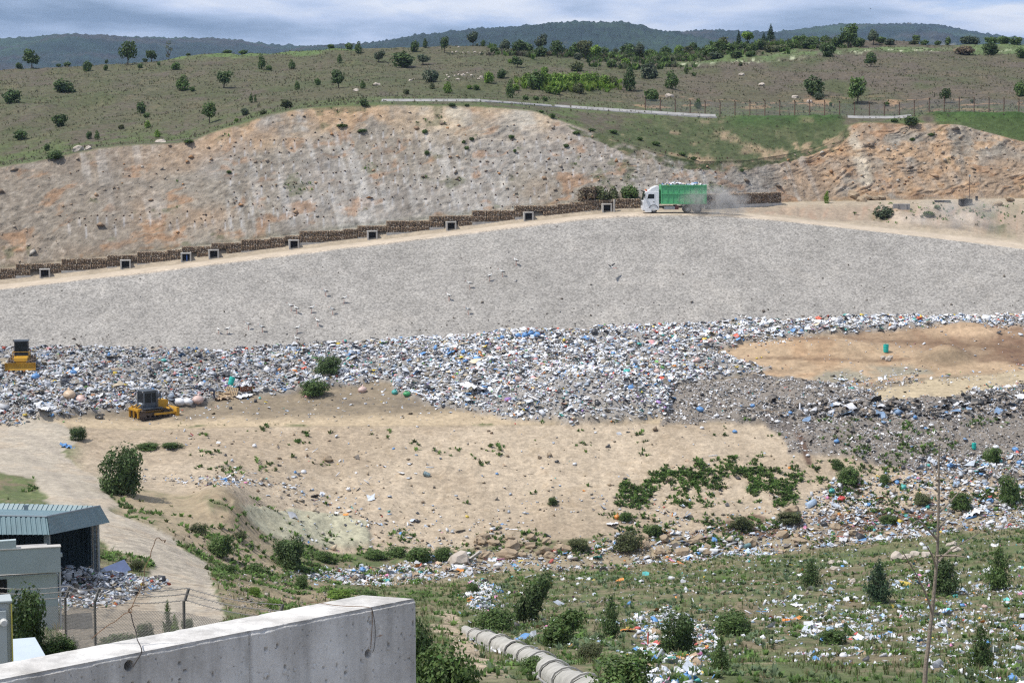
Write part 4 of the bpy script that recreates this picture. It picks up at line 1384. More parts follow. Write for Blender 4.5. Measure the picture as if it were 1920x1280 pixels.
def concrete_wall():
    h = -2.0
    FR = pt(779, 1122, 1); FR *= h / FR.z
    FL = pt(0, 1274, 1); FL *= h / FL.z
    BR = pt(680, 1115, 1); BR *= (h + .004) / BR.z
    d = (FL - FR).normalized()
    n = Vector((-d.y, d.x, 0))
    if n.y > 0: n = -n                              # front normal, toward the camera
    LEN, HT = 4.6, 1.28
    TH = -(BR - FR).dot(n)
    endk = (BR - FR).dot(d)                         # the end is cut obliquely
    ns, nt_ = 1000, 110
    S = np.concatenate([np.linspace(0, 2.15, ns), np.linspace(2.2, LEN, 60)])
    T = np.concatenate([np.linspace(0, .42, nt_), [.5, .7, .9, HT]])
    r = np.random.default_rng(5)
    SS, TT = np.meshgrid(S, T)                      # rows go down the face
    # ragged cast edge along the top: a recessed lip with a thin fin
    lip = 0.012 + .0035 * fbm(S, 0 * S, 0 * S, .09, 5, .65, 61)
    dep = np.zeros_like(SS)
    dep += .0012 * fbm(SS, TT, 0 * SS, .05, 4, .6, 62)
    inlip = 1 - sstep(lip[None] * .8, lip[None] * 1.25, TT)
    chip = .007 * np.clip(fbm(SS, 0 * SS, 0 * SS, .06, 4, .65, 63) + .15, 0, 1)
    dep += inlip * (.005 + chip)
    seam = np.exp(-((TT - lip[None] * 1.5) / .003) ** 2) * .003 * (SS > .7)
    dep -= seam * .5
    js = 0.86
    # vertical formwork joint
    for i in range(3):
        pass
    a_j, s_j = pix_dir(470, 1200)
    # intersect the sight line with the wall face to find where the joint runs
    def on_face(px, py):
        v = Vector((float(pix_dir(px, py)[0]), 1.0, float(pix_dir(px, py)[1])))
        k = FR.dot(n) / v.dot(n)
        q = v * k - FR
        return q.dot(d), -q.z
    sj, _ = on_face(470, 1220)
    dep += np.exp(-((SS - sj - .002 * fbm(TT, 0 * TT, 0 * TT, .1, 2, .5, 64)) / .005) ** 2) * .009
    dep += (SS > sj) * .0025
    col = np.ones(SS.shape + (3,))
    col = mixc(col, np.exp(-((SS - sj - .008) / .012) ** 2) * sstep(-.4, .5, fbm(SS, TT, 0 * SS, .09, 3, .6, 65)) * .8, (.45, .43, .40))  # stain by the joint, painted darker in place of groove shading
    holes = [on_face(690, 1224) + (.0165,), on_face(242, 1247) + (.0195,)]
    for hs, ht, rad in holes:
        rr = np.hypot(SS - hs, TT - ht)
        dep += np.where(rr < rad, .09 * (1 - sstep(rad * .86, rad, rr)), 0)
        dep -= .0015 * np.exp(-((rr - rad * 1.12) / .003) ** 2)
        col = mixc(col, np.exp(-((SS - hs) / .02) ** 2) * sstep(ht, ht + .03, TT) * (1 - sstep(ht + .06, ht + .2, TT)) * .25, (.65, .6, .52))
    for _ in range(430):                            # bug holes
        hs, ht = r.uniform(0, 2.1), .02 + r.uniform(0, .4)
        rad = r.uniform(.0014, .0034) if r.random() < .87 else r.uniform(.004, .0072)
        ex = r.uniform(.7, 1.6)
        j0, j1 = np.searchsorted(S, [hs - rad * 3, hs + rad * 3])
        i0, i1 = np.searchsorted(T, [ht - rad * 4, ht + rad * 4])
        if j1 <= j0 or i1 <= i0: continue
        sub = np.hypot((SS[i0:i1, j0:j1] - hs) * ex, (TT[i0:i1, j0:j1] - ht) / ex)
        dep[i0:i1, j0:j1] += np.where(sub < rad * 1.5, rad * 2.2 * (1 - sstep(rad * .6, rad * 1.5, sub)), 0)
    for px, py, rad in ((500, 1267, .012), (535, 1259, .011), (589, 1248, .009), (729, 1215, .009), (553, 1255, .007)):     # cast discs
        hs, ht = on_face(px, py)
        rr = np.hypot(SS - hs, TT - ht)
        dep -= .0035 * (1 - sstep(rad * .8, rad * 1.05, rr))
        dep += .002 * np.exp(-((rr - rad * 1.2) / .002) ** 2)
    hs, ht = on_face(713, 1191)                     # rusty tie stub stain
    col = mixc(col, np.exp(-((SS - hs) / .011) ** 2 - ((TT - ht) / .0028) ** 2), (.42, .17, .06))
    col = mixc(col, np.exp(-((SS - hs) / .007) ** 2) * sstep(ht - .05, ht - .035, TT) * (1 - sstep(ht - .012, ht, TT)) * .8, (1.35, 1.35, 1.32))
    col = mixc(col, inlip * .35, (.62, .6, .57))  # shade under the top edge painted into the lip's colour
    dark = sstep(.05, .5, fbm(SS, TT * .5, 0 * SS, .25, 4, .6, 66)) * (1 - sstep(.05, .22, TT))
    col = mixc(col, dark * .35, (.6, .585, .56))
    P = np.array(FR)[None, None] + np.array(d)[None, None] * SS[..., None] + np.array((0, 0, -1.))[None, None] * TT[..., None] - np.array(n)[None, None] * dep[..., None]
    edge_drop = np.zeros_like(SS)
    edge_drop[0] = .004 * np.clip(fbm(S, 0 * S, 0 * S, .07, 4, .65, 67) + .2, 0, 1) + .009 * sstep(.45, .6, fbm(S, 0 * S, 0 * S, .16, 3, .6, 68))
    P[..., 2] -= edge_drop
    # top face, from the front edge back
    U = np.linspace(0, 1, 26)
    top = np.zeros((len(U), len(S), 3))
    bchip = .012 * sstep(.1, .5, fbm(S, 0 * S, 0 * S, .22, 4, .6, 69)) + .004 * fbm(S, 0 * S, 0 * S, .05, 3, .6, 70)
    for i, u in enumerate(U):
        sh = endk * u * (1 - sstep(0, 1.2, S))
        base = np.array(FR)[None] + np.array(d)[None] * (S + sh)[:, None] - np.array(n)[None] * (u * (TH - bchip * (u > .9)))[:, None]
        base[:, 2] += .004 * u + .0022 * fbm(S, 0 * S + u * TH, 0 * S, .06, 4, .6, 71) * math.sin(math.pi * u)
        top[i] = base
    top[0] = P[0]
    ctop = np.ones(top.shape) * 1.03
    wn = fbm(S[None] + 0 * U[:, None], U[:, None] * TH + 0 * S[None], 0 * top[..., 0], .3, 4, .6, 72)
    ctop = mixc(ctop, sstep(.0, .6, wn) * .35 * sstep(1.1, 1.9, S[None] + 0 * U[:, None]), (.80, .72, .58))
    nrow, ncol = SS.shape
    V = [P.reshape(-1, 3), top.reshape(-1, 3)]
    i = np.arange((nrow - 1) * ncol).reshape(nrow - 1, ncol)[:, :-1].ravel()
    f1 = np.stack([i, i + ncol, i + ncol + 1, i + 1], -1)
    k = np.arange((len(U) - 1) * ncol).reshape(len(U) - 1, ncol)[:, :-1].ravel() + nrow * ncol
    f2 = np.stack([k, k + 1, k + ncol + 1, k + ncol], -1)
    # back face and end face
    bk = top[-1]
    V.append(bk + np.array((0, 0, -HT)))
    o = nrow * ncol + (len(U) - 1) * ncol
    o2 = nrow * ncol + len(U) * ncol
    j = np.arange(ncol - 1)
    f3 = np.stack([o + j, o + j + 1, o2 + j + 1, o2 + j], -1)
    e0 = len(V[0]) + len(V[1]) + len(V[2])
    V.append(np.array([P[0, 0], P[-1, 0], bk[0] + np.array((0, 0, -HT)), bk[0], P[0, -1], P[-1, -1], bk[-1] + np.array((0, 0, -HT)), bk[-1]]))
    f4 = np.array([[e0, e0 + 3, e0 + 2, e0 + 1], [e0 + 4, e0 + 5, e0 + 6, e0 + 7]])
    Fa = np.concatenate([f1, f2, f3, f4])
    cc = np.concatenate([col.reshape(-1, 3), ctop.reshape(-1, 3), np.ones((ncol + 8, 3))])
    me = mesh_from('concrete_wall', np.concatenate(V), Fa, concrete_mat(), vcol=cc, smooth=True)
    me.set_sharp_from_angle(angle=math.radians(50))
    ob = mesh_obj('concrete_wall', me)
    tag(ob, 'thick bare concrete wall with tie holes across the bottom left foreground', 'wall')

    def at(px, py, off=.0):
        s, t = on_face(px, py)
        return FR + d * s + Vector((0, 0, -t)) + n * off
    return at, FR, d, n, TH, h


wall_at, W_FR, W_D, W_N, W_TH, W_H = concrete_wall()


def on_top(px, py):
    v = Vector((float(pix_dir(px, py)[0]), 1.0, float(pix_dir(px, py)[1])))
    return v * ((W_H + .006) / v.z)


m_wire = mat_plain('rusty_wire', (.20, .115, .06), .7, .4, 30)
m_wire2 = mat_plain('dark_wire', (.06, .05, .045), .6, .3, 30)
jit = lambda p, k: p + Vector((rng.uniform(-k, k), rng.uniform(-k, k), rng.uniform(-k, k)))


def smooth_pts(pts, n=6):
    out = []
    P = [pts[0]] + list(pts) + [pts[-1]]
    for i in range(1, len(P) - 2):
        for k in range(n):
            t = k / n
            a, b, c, e = P[i - 1], P[i], P[i + 1], P[i + 2]
            out.append(.5 * ((2 * b) + (c - a) * t + (2 * a - 5 * b + 4 * c - e) * t * t + (3 * b - a - 3 * c + e) * t ** 3))
    out.append(pts[-1])
    return out


# wire twisted up out of the left tie hole and standing above the wall
r = empty('rusty_wire', tuple(wall_at(243, 1245)), 0, 'thin rusty tie wire standing up from the left hole in the concrete wall', 'wire')
o = Vector(r.location)
ph = [(246, 1249, .01), (252, 1238, .012), (262, 1222, .012)]
pts = [wall_at(x, y, k) for x, y, k in ph]
base_y = pts[-1].y
air = [(264, 1212, .0), (258, 1199, .05), (256, 1192, .09), (254, 1182, .1), (249, 1165, .1), (246, 1152, .1), (244, 1146, .1)]
for x, y, k in air:
    pts.append(pt(x, y, base_y + k))
kn = pts[-1]
MB().tube([p - o for p in smooth_pts([jit(p, .001) for p in pts])], .0022, 6).build('lower_strand', m_wire2, r)
up = [(244, 1146), (243, 1141), (247, 1137), (249, 1132), (256, 1118), (263, 1103), (268, 1090), (271, 1078), (271, 1066), (277, 1052), (281, 1044), (284, 1033), (289, 1020), (291, 1011), (297, 1008), (304, 1012), (308, 1013), (309, 1017), (311, 1011)]
MB().tube([p - o for p in smooth_pts([jit(pt(x, y, kn.y + .002 * i), .0016) for i, (x, y) in enumerate(up)], 4)], .0016, 6).build('upper_strand', m_wire, r)
cir = [kn + Vector((.007 * math.cos(t), .003 * math.sin(2 * t), .008 * math.sin(t) + .004)) for t in np.linspace(0, 4 * math.pi, 22)]
MB().tube([p - o for p in cir], .0017, 6).build('knot', m_wire, r)
lt_ = [(243, 1146), (234, 1150), (226, 1156), (214, 1166), (205, 1170), (186, 1184), (172, 1196)]
MB().tube([p - o for p in smooth_pts([jit(pt(x, y, kn.y + .02), .002) for x, y in lt_], 4)], .0018, 6).build('side_strand', m_wire, r)
MB().tube([p - o for p in smooth_pts([jit(pt(x, y, kn.y + .01), .001) for x, y in ((246, 1139), (252, 1135), (262, 1135))], 4)], .0016, 6).build('tail', m_wire, r)

r = empty('looped_wire', tuple(on_top(640, 1135)), 0, 'thin rusty wire laid over the wall top and looped down into the right hole', 'wire')
o = Vector(r.location)
tp = [on_top(x, y) + Vector((0, 0, .003)) for x, y in ((575, 1132), (585, 1130), (600, 1131), (625, 1135), (650, 1137), (680, 1138), (694, 1140))]
dn = [wall_at(x, y, .004) for x, y in ((696, 1142), (697, 1160), (696, 1185), (694, 1215))]
MB().tube([p - o for p in smooth_pts(tp + dn)], .0014, 6).build('strand', m_wire, r)
dn2 = [wall_at(x, y, .006) for x, y in ((696, 1141), (700, 1160), (702, 1185), (700, 1212), (697, 1222))]
MB().tube([p - o for p in smooth_pts(dn2)], .0014, 6).build('strand', m_wire2, r)

# ------------------------------------------------------------------ rubbish
m_rub = mat_col('rubbish', .55, 6.0, .25, .5, .03, spec=.45)


def build_templates():
    r = np.random.default_rng(3)
    T = []
    octv = np.array([(1, 0, 0), (-1, 0, 0), (0, 1, 0), (0, -1, 0), (0, 0, 1), (0, 0, -.5)], float)
    octf = np.array([(0, 2, 4), (2, 1, 4), (1, 3, 4), (3, 0, 4), (2, 0, 5), (1, 2, 5), (3, 1, 5), (0, 3, 5)])
    for i in range(5):
        T.append((octv * r.uniform(.65, 1.3, octv.shape) * (.5, .4, .34) + r.uniform(-.06, .06, octv.shape), octf))
    for i in range(5):                       # crumpled sheets
        g = np.array([(x, y) for y in (-.5, 0, .5) for x in (-.5, 0, .5)])
        z = r.uniform(-.05, .3, 9)
        v = np.concatenate([g * r.uniform(.8, 1.2, g.shape) + r.uniform(-.09, .09, g.shape), z[:, None]], 1)
        f = []
        for y in range(2):
            for x in range(2):
                k = y * 3 + x
                f += [(k, k + 1, k + 4), (k, k + 4, k + 3)]
        T.append((v, np.array(f)))
    bx = np.array([(sx * .5, sy * .35, sz * .22 + .2) for sz in (-1, 1) for sy in (-1, 1) for sx in (-1, 1)])
    bf = np.array([(0, 1, 5), (0, 5, 4), (1, 3, 7), (1, 7, 5), (3, 2, 6), (3, 6, 7), (2, 0, 4), (2, 4, 6), (4, 5, 7), (4, 7, 6)])
    T.append((bx, bf))
    T.append((bx * (1.3, .5, .25), bf))
    T.append((bx * (2.2, .22, .3), bf))
    return T


TPL = build_templates()
PAL_FRESH = [((.70, .71, .74), 40), ((.54, .56, .61), 22), ((.42, .49, .59), 9), ((.055, .055, .06), 9), ((.22, .19, .15), 8), ((.33, .29, .23), 6), ((.12, .27, .52), 3.2), ((.50, .42, .30), 4), ((.07, .33, .30), 1.5), ((.50, .10, .06), 1.6), ((.60, .30, .30), 1.6), ((.60, .45, .07), 1.0), ((.55, .22, .06), .9), ((.14, .32, .09), 1.0), ((.32, .2, .45), .7)]
PAL_OLD = [((.66, .65, .65), 34), ((.46, .45, .45), 24), ((.20, .175, .15), 26), ((.085, .08, .08), 16), ((.28, .24, .19), 12), ((.16, .26, .42), 2.2), ((.10, .30, .28), .8), ((.42, .16, .1), .7), ((.58, .58, .6), 9)]
PAL_SLOPE = [((.64, .65, .68), 46), ((.48, .52, .58), 16), ((.36, .46, .60), 7), ((.06, .06, .065), 4), ((.45, .33, .22), 5), ((.12, .30, .60), 3), ((.10, .42, .40), 2), ((.55, .12, .10), 1.2), ((.60, .25, .06), 1.5), ((.60, .45, .08), 1), ((.65, .25, .42), 1)]
PAL_STONE = [((.34, .27, .19), 30), ((.42, .35, .26), 20), ((.25, .19, .135), 20), ((.38, .34, .30), 15)]

CELL_A = None


def cell_area():
    du = np.stack([np.diff(GXd, axis=1), np.diff(GYd, axis=1), np.diff(GZ, axis=1)], -1)[:-1]
    dv = np.stack([np.diff(GXd, axis=0), np.diff(GYd, axis=0), np.diff(GZ, axis=0)], -1)[:, :-1]
    return np.linalg.norm(np.cross(du, dv), axis=-1)


CELL_A = cell_area()
DU = np.stack([np.diff(GXd, axis=1), np.diff(GYd, axis=1), np.diff(GZ, axis=1)], -1)
DV = np.stack([np.diff(GXd, axis=0), np.diff(GYd, axis=0), np.diff(GZ, axis=0)], -1)


def sample(dens, count=None):
    """points on the ground, `dens` per square metre (a grid the size of the terrain's)"""
    w = np.clip(dens[:-1, :-1], 0, None) * CELL_A
    w = w * ((PX[:-1, :-1] > -170) & (PX[:-1, :-1] < 2090))
    tot = w.sum()
    n = int(tot) if count is None else int(min(count, tot))
    cs = np.cumsum(w.ravel())
    k = np.searchsorted(cs, rng.uniform(0, cs[-1], n))
    i, j = np.unravel_index(np.clip(k, 0, w.size - 1), w.shape)
    u, v = rng.uniform(0, 1, n), rng.uniform(0, 1, n)
    P = np.stack([GXd[i, j], GYd[i, j], GZ[i, j]], -1) + DU[i, j] * u[:, None] + DV[i, j] * v[:, None]
    return P, i, j


def scatter(name, P, size, pal, mat, tpl=TPL, flat=.35, bright=None, lift=.25, kind='stuff', parent=None, stretch=.35):
    n = len(P)
    w = np.array([p[1] for p in pal], float)
    col = np.array([p[0] for p in pal])[rng.choice(len(pal), n, p=w / w.sum())] * rng.uniform(.75, 1.2, (n, 1))
    if bright is not None: col = col * bright[:, None]
    t = rng.integers(0, len(tpl), n)
    yaw, tx, ty = rng.uniform(0, 2 * math.pi, n), rng.normal(0, flat, n), rng.normal(0, flat, n)
    sc = size[:, None] * rng.uniform(1 - stretch, 1 + stretch, (n, 3))
    VV, FF, CC, o = [], [], [], 0
    for k, (v, f) in enumerate(tpl):
        m = t == k
        if not m.any(): continue
        q = v[None] * sc[m][:, None]
        q = q * (1 + rng.uniform(-.15, .15, q.shape))
        c, s = np.cos(tx[m])[:, None], np.sin(tx[m])[:, None]
        y, z = q[..., 1] * c - q[..., 2] * s, q[..., 1] * s + q[..., 2] * c
        c, s = np.cos(ty[m])[:, None], np.sin(ty[m])[:, None]
        x, z = q[..., 0] * c + z * s, -q[..., 0] * s + z * c
        c, s = np.cos(yaw[m])[:, None], np.sin(yaw[m])[:, None]
        x, y = x * c - y * s, x * s + y * c
        q = np.stack([x, y, z + size[m][:, None] * lift * .3], -1) + P[m][:, None]
        nv = v.shape[0]
        ff = f[None] + (np.arange(m.sum()) * nv)[:, None, None] + o
        o += m.sum() * nv
        VV.append(q.reshape(-1, 3)); FF.append(ff.reshape(-1, 3))
        CC.append((np.repeat(col[m], len(f), 0)) * rng.uniform(.82, 1.12, (m.sum() * len(f), 1)))
    ob = mesh_obj(name, mesh_from(name, np.concatenate(VV), np.concatenate(FF), mat, fcol=np.clip(np.concatenate(CC), .01, .8)), parent)
    tag(ob, kind=kind)
    return ob


patchy = fbm(GX, GY, 0 * GX, 5, 4, .6, 81)
patchy2 = fbm(GX, GY, 0 * GX, 11, 3, .6, 82)
# fresh waste on the terrace
d = M['FRESH'] * (18 + 11 * patchy) * (KK < 10.03)
P, i, j = sample(d, 80000)
left_dark = .84 + .40 * sstep(450, 950, PX[i, j])          # pieces are darker at the left, brighter toward the right
sz = np.clip(rng.lognormal(math.log(.235), .45, len(P)), .10, .85)
scatter('rubbish', P, sz, PAL_FRESH, m_rub, bright=left_dark * (.9 + .2 * patchy[i, j]), lift=.5, flat=.28)
# loose scatter round it on the bare terrace
d = ((KK > 8.1) & (KK < 10.0)) * (1 - np.maximum(M['FRESH'], M['OLD'])) * (.9 + 1.2 * np.clip(patchy, 0, 1)) * (1 - .7 * M['TAN'] - .8 * M['SANDR'])
P, i, j = sample(d, 6000)
scatter('rubbish', P, np.clip(rng.lognormal(math.log(.17), .45, len(P)), .07, .6), PAL_FRESH, m_rub)
# waste straggling into the bare soil
eg = soften(np.maximum(M['TAN'], M['SANDR']), 26)
eg = eg * (1 - eg) * 4 * ((KK > 8.1) & (KK < 10)) * (1 - M['FRESH']) * np.clip(.2 + 2 * patchy, 0, 1.5)
P, i, j = sample(eg * 9, 5000)
scatter('rubbish', P, np.clip(rng.lognormal(math.log(.19), .45, len(P)), .07, .6), PAL_FRESH, m_rub)
# weathered, shredded waste on the right
d = M['OLD'] * (16 + 12 * patchy) * (KK > 6.9)
P, i, j = sample(d, 36000)
scatter('rubbish', P, np.clip(rng.lognormal(math.log(.145), .45, len(P)), .07, .5), PAL_OLD, m_rub, lift=.4)
dk = M['OLD'] * (np.exp(-((PX - 1620) / 150) ** 2 - ((PY - 770) / 14) ** 2) * 9 + np.exp(-((PX - 1860) / 60) ** 2 - ((PY - 765) / 20) ** 2) * 4)
P, i, j = sample(dk, 1500)
scatter('rubbish', P, np.clip(rng.lognormal(math.log(.42), .4, len(P)), .2, 1.0), [((.05, .05, .05), 40), ((.16, .14, .12), 25), ((.5, .5, .52), 18), ((.2, .3, .45), 5), ((.3, .24, .18), 12)], m_rub, lift=.8)
# bank and valley floor
trl = np.clip(fbm(GX, GY * .25, 0 * GX, 3.0, 4, .6, 83), 0, 1)
d = bank * (1 - M['OLD']) * (.12 + 1.5 * trl ** 1.5 + 3.2 * (1 - sstep(7.05, 7.45, KK + .1 * patchy)) * sstep(400, 700, PX) * (.5 + patchy)) * sstep(230, 330, PX)
d = d + M['VALLEY'] * (7.5 + 7 * patchy) * np.where(KK > 7, .8, 1.0)
d = d + np.exp(-((PX - 400) / 95) ** 2 - ((PY - 903 - (PX - 400) * .02) / 8) ** 2) * 7 + np.exp(-((PX - 590) / 70) ** 2 - ((PY - 935 - (PX - 590) * .32) / 12) ** 2) * 5
d = d * (1 + 1.1 * sstep(1250, 1450, PX) * (M['VALLEY'] > .3))
P, i, j = sample(d, 25000)
scatter('rubbish', P, np.clip(rng.lognormal(math.log(.21), .5, len(P)), .08, .9), PAL_SLOPE[:6] + [((.2, .17, .14), 7), ((.3, .25, .19), 8)] + PAL_SLOPE[6:], m_rub, bright=.9 + .2 * patchy[i, j], lift=.4)
d = bank * (.12 + .4 * np.clip(trl, 0, 1) ** 1.5) * sstep(300, 380, PX) + M['VALLEY'] * (.8 + 1.0 * np.clip(patchy2, 0, 1)) + np.exp(-((PX - 1000) / 120) ** 2 - ((PY - 1030) / 16) ** 2) * 4
P, i, j = sample(d, 4200)
m_rubble = mat_col('rubble', .9, 5, .3, .6, .04)
scatter('rubble', P, np.clip(rng.lognormal(math.log(.27), .5, len(P)), .1, 1.1), PAL_STONE, m_rubble, TPL[:5], lift=.5)
# near slope
d = (M['TRASHS'] * 7 + M['TRASHS2'] * 4.5 + M['TRASHS3'] * 3.2) * np.clip(.3 + 2.2 * fbm(GX, GY, 0 * GX, 2.4, 4, .6, 84), 0, 2.5) + M['TRASHS4'] * 13
slope_r = sstep(3.6, 4, KK) * (1 - sstep(5.9, 6, KK)) * sstep(850, 950, PX)
d = d + slope_r * (.28 + .5 * np.clip(patchy2, 0, 1)) * (1 + 1.3 * sstep(1300, 1700, PX) * sstep(1080, 1180, PY))
d = d + np.exp(-((PX - 700) / 130) ** 2 - ((PY - 1078) / 10) ** 2) * 6
P, i, j = sample(d * 1.5, 25000)
scatter('rubbish', P, np.clip(rng.lognormal(math.log(.155), .5, len(P)), .06, .6), PAL_SLOPE, m_rub, flat=.6, bright=1.0 + 0 * patchy[i, j], lift=.4)
d = slope_r * (.5 + .6 * np.clip(patchy, 0, 1)) + M['DIRTSLOPE'] * 2.0
P, i, j = sample(d, 5000)
scatter('stones', P, np.clip(rng.lognormal(math.log(.15), .5, len(P)), .06, .8), [((.30, .26, .21), 1), ((.22, .18, .14), 1), ((.36, .33, .29), .7)], m_rubble, TPL[:5], lift=.3)
# waste under the shed
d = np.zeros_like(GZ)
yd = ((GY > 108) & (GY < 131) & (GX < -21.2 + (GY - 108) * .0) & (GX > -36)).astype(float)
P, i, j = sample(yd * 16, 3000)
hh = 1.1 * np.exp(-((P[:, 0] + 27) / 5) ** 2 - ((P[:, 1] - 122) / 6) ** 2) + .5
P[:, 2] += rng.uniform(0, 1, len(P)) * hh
scatter('rubbish', P, np.clip(rng.lognormal(math.log(.2), .4, len(P)), .08, .55), PAL_FRESH, m_rub, bright=.7 + 0 * P[:, 0])  # piece colours dimmed to carry the shade under the canopy
d = np.exp(-((PX - 225) / 26) ** 2 - ((PY - 1098) / 10) ** 2) * 12
P, i, j = sample(d, 700)
P[:, 2] += rng.uniform(0, .4, len(P))
scatter('rubbish', P, np.clip(rng.lognormal(math.log(.28), .4, len(P)), .1, .7), PAL_SLOPE, m_rub)
# stones lying on the gravel slope, crumbs on the road edge
d = gv * .05 + (KK > 10) * (KK < 10.2) * .5
P, i, j = sample(d, 900)
scatter('stones', P, np.clip(rng.lognormal(math.log(.22), .4, len(P)), .1, .6), [((.13, .11, .09), 1), ((.36, .34, .32), 1), ((.2, .17, .14), 1)], m_rubble, TPL[:5])
# loose blocks on the rock cut
d = rk * (.14 + .3 * np.clip(nc2, 0, 1) + .25 * right_cut)
P, i, j = sample(d, 2600)
scatter('loose_rock', P, np.clip(rng.lognormal(math.log(.4), .5, len(P)), .15, 1.5), [((.36, .25, .165), 1), ((.30, .25, .20), 1), ((.40, .36, .31), .8), ((.20, .155, .115), 1), ((.36, .20, .10), .4)], m_rubble, TPL[:5], lift=.2)
# rusty drill-hole heads
pts = np.array([hit(x, y, 13.9, 15.1) for x, y in zip(hx, hz)])
scatter('drain_head', pts, np.full(len(pts), .34), [((.07, .05, .045), 1), ((.12, .06, .04), 1)], m_rubble, TPL[:2], lift=1.0)

# larger pieces one can pick out: each a thing of its own
PAL_T = {'white': (.66, .66, .68), 'black': (.045, .045, .05), 'blue': (.12, .27, .52), 'grey': (.42, .43, .46), 'pink': (.58, .42, .37), 'teal': (.07, .36, .33), 'red': (.52, .06, .05), 'orange': (.62, .24, .05), 'tan': (.56, .42, .29), 'yellow': (.62, .45, .06), 'green': (.06, .32, .12)}
m_bag = {k: mat_plain('plastic_' + k, v, .45, .15, 3.0, bump=.5, spec=.5) for k, v in PAL_T.items()}
BAGM = {}


def bag_mesh(kind, colour, v):
    key = (kind, colour, v)
    if key in BAGM: return BAGM[key]
    b = MB()
    if kind == 'rubbish_bag':
        b.blob((0, 0, .26), (.5, .42, .34), 50 + v, 2, .05).blob((.12, .1, .3), (.34, .30, .26), 80 + v, 1, .25)
        b.tube([(.05, 0, .5), (.12, .04, .62), (.2, .1, .66)], [.14, .05, .11], 7)
    elif kind == 'plastic_sheet':
        r = random.Random(v)
        nx, ny = 9, 6
        vs = [((x / (nx - 1) - .5) * 1.0 + r.uniform(-.04, .04), (y / (ny - 1) - .5) * .7 + r.uniform(-.05, .05), .04 + abs(math.sin(x * 1.3 + v) * .12) + r.uniform(0, .10)) for y in range(ny) for x in range(nx)]
        b.add(vs, [[y * nx + x, y * nx + x + 1, (y + 1) * nx + x + 1, (y + 1) * nx + x] for y in range(ny - 1) for x in range(nx - 1)])
        b.add([(x, y, z - .012) for x, y, z in vs], [[y * nx + x, (y + 1) * nx + x, (y + 1) * nx + x + 1, y * nx + x + 1] for y in range(ny - 1) for x in range(nx - 1)])
    else:                                  # carton: open box with flaps
        b.box((0, 0, .2), (.7, .5, .4)).box((-.46, 0, .42), (.24, .48, .02), Matrix.Rotation(.5, 3, 'Y')).box((.46, 0, .36), (.26, .48, .02), Matrix.Rotation(-.7, 3, 'Y')).box((0, -.33, .4), (.66, .2, .02), Matrix.Rotation(.4, 3, 'X'))
    BAGM[key] = b.mesh(kind, m_bag[colour], smooth=kind == 'rubbish_bag')
    return BAGM[key]


def debris(kind, colour, px, py, size, label=None, group=None, yaw=None):
    p = hit(px, py)
    size *= .72
    o = bpy.data.objects.new(kind, bag_mesh(kind, colour, int(rng.integers(4))))
    o.location = p - Vector((0, 0, .05 * size))
    o.scale = (size,) * 3
    o.rotation_euler = (rng.normal(0, .15), rng.normal(0, .15), rng.uniform(0, 6.28) if yaw is None else yaw)
    link(o)
    cat = {'rubbish_bag': 'bag', 'plastic_sheet': 'plastic', 'carton': 'box'}[kind]
    return tag(o, label, cat, group)


WHERE = [('in the fresh rubbish on the terrace', .5, 1.0),
         ('in the grey old rubbish on the right', .4, .75),
         ('in the rubbish strip along the valley floor', .4, .85),
         ('in the near weedy slope at the lower right', .3, .6),
         ('on the bare sand bank', .35, .6)]
KIND_W = [('rubbish_bag', 'filled rubbish bag lying'), ('plastic_sheet', 'crumpled plastic sheet lying'), ('carton', 'open carton lying')]
plan = [(0, 'rubbish_bag', ['white', 'black', 'white', 'grey', 'blue', 'white', 'black', 'grey', 'white', 'pink', 'teal', 'white'], 60), (0, 'plastic_sheet', ['white', 'grey', 'blue', 'black'], 36), (0, 'carton', ['tan'], 12),
        (1, 'rubbish_bag', ['white', 'black', 'blue'], 22), (2, 'rubbish_bag', ['white', 'black', 'blue', 'teal'], 30), (2, 'plastic_sheet', ['white', 'grey'], 16), (2, 'carton', ['tan'], 8),
        (3, 'plastic_sheet', ['white', 'blue', 'grey'], 36), (3, 'rubbish_bag', ['white', 'blue'], 16), (4, 'rubbish_bag', ['white', 'black', 'blue'], 16)]
SAMPLERS = {}
for wi, dens in ((0, M['FRESH'] * (KK < 9.95)), (1, M['OLD'] * (KK > 6.9)), (2, M['VALLEY']), (3, M['TRASHS'] + M['TRASHS2'] + M['TRASHS3']), (4, bank * sstep(330, 380, PX) * (1 - M['OLD']) * sstep(7.2, 7.3, KK))):
    SAMPLERS[wi] = iter(sample(dens * 50, 150)[0])
for wi, kind, cols, n in plan:
    where, lo, hi = WHERE[wi]
    noun = dict(KIND_W)[kind]
    for q in range(n):
        c = cols[q % len(cols)]
        p = next(SAMPLERS[wi])
        o = bpy.data.objects.new(kind, bag_mesh(kind, c, int(rng.integers(4))))
        s = rng.uniform(lo, hi)
        o.location = (p[0], p[1], p[2] - .03)
        o.scale = (s, s, s * rng.uniform(.8, 1.1))
        o.rotation_euler = (rng.normal(0, .2), rng.normal(0, .2), rng.uniform(0, 6.28))
        link(o)
        adj = 'brown cardboard' if kind == 'carton' else c
        tag(o, f'{adj} {noun} {where}', {'rubbish_bag': 'bag', 'plastic_sheet': 'plastic', 'carton': 'box'}[kind], f'{adj} {kind.replace("_", " ")}s {where}')

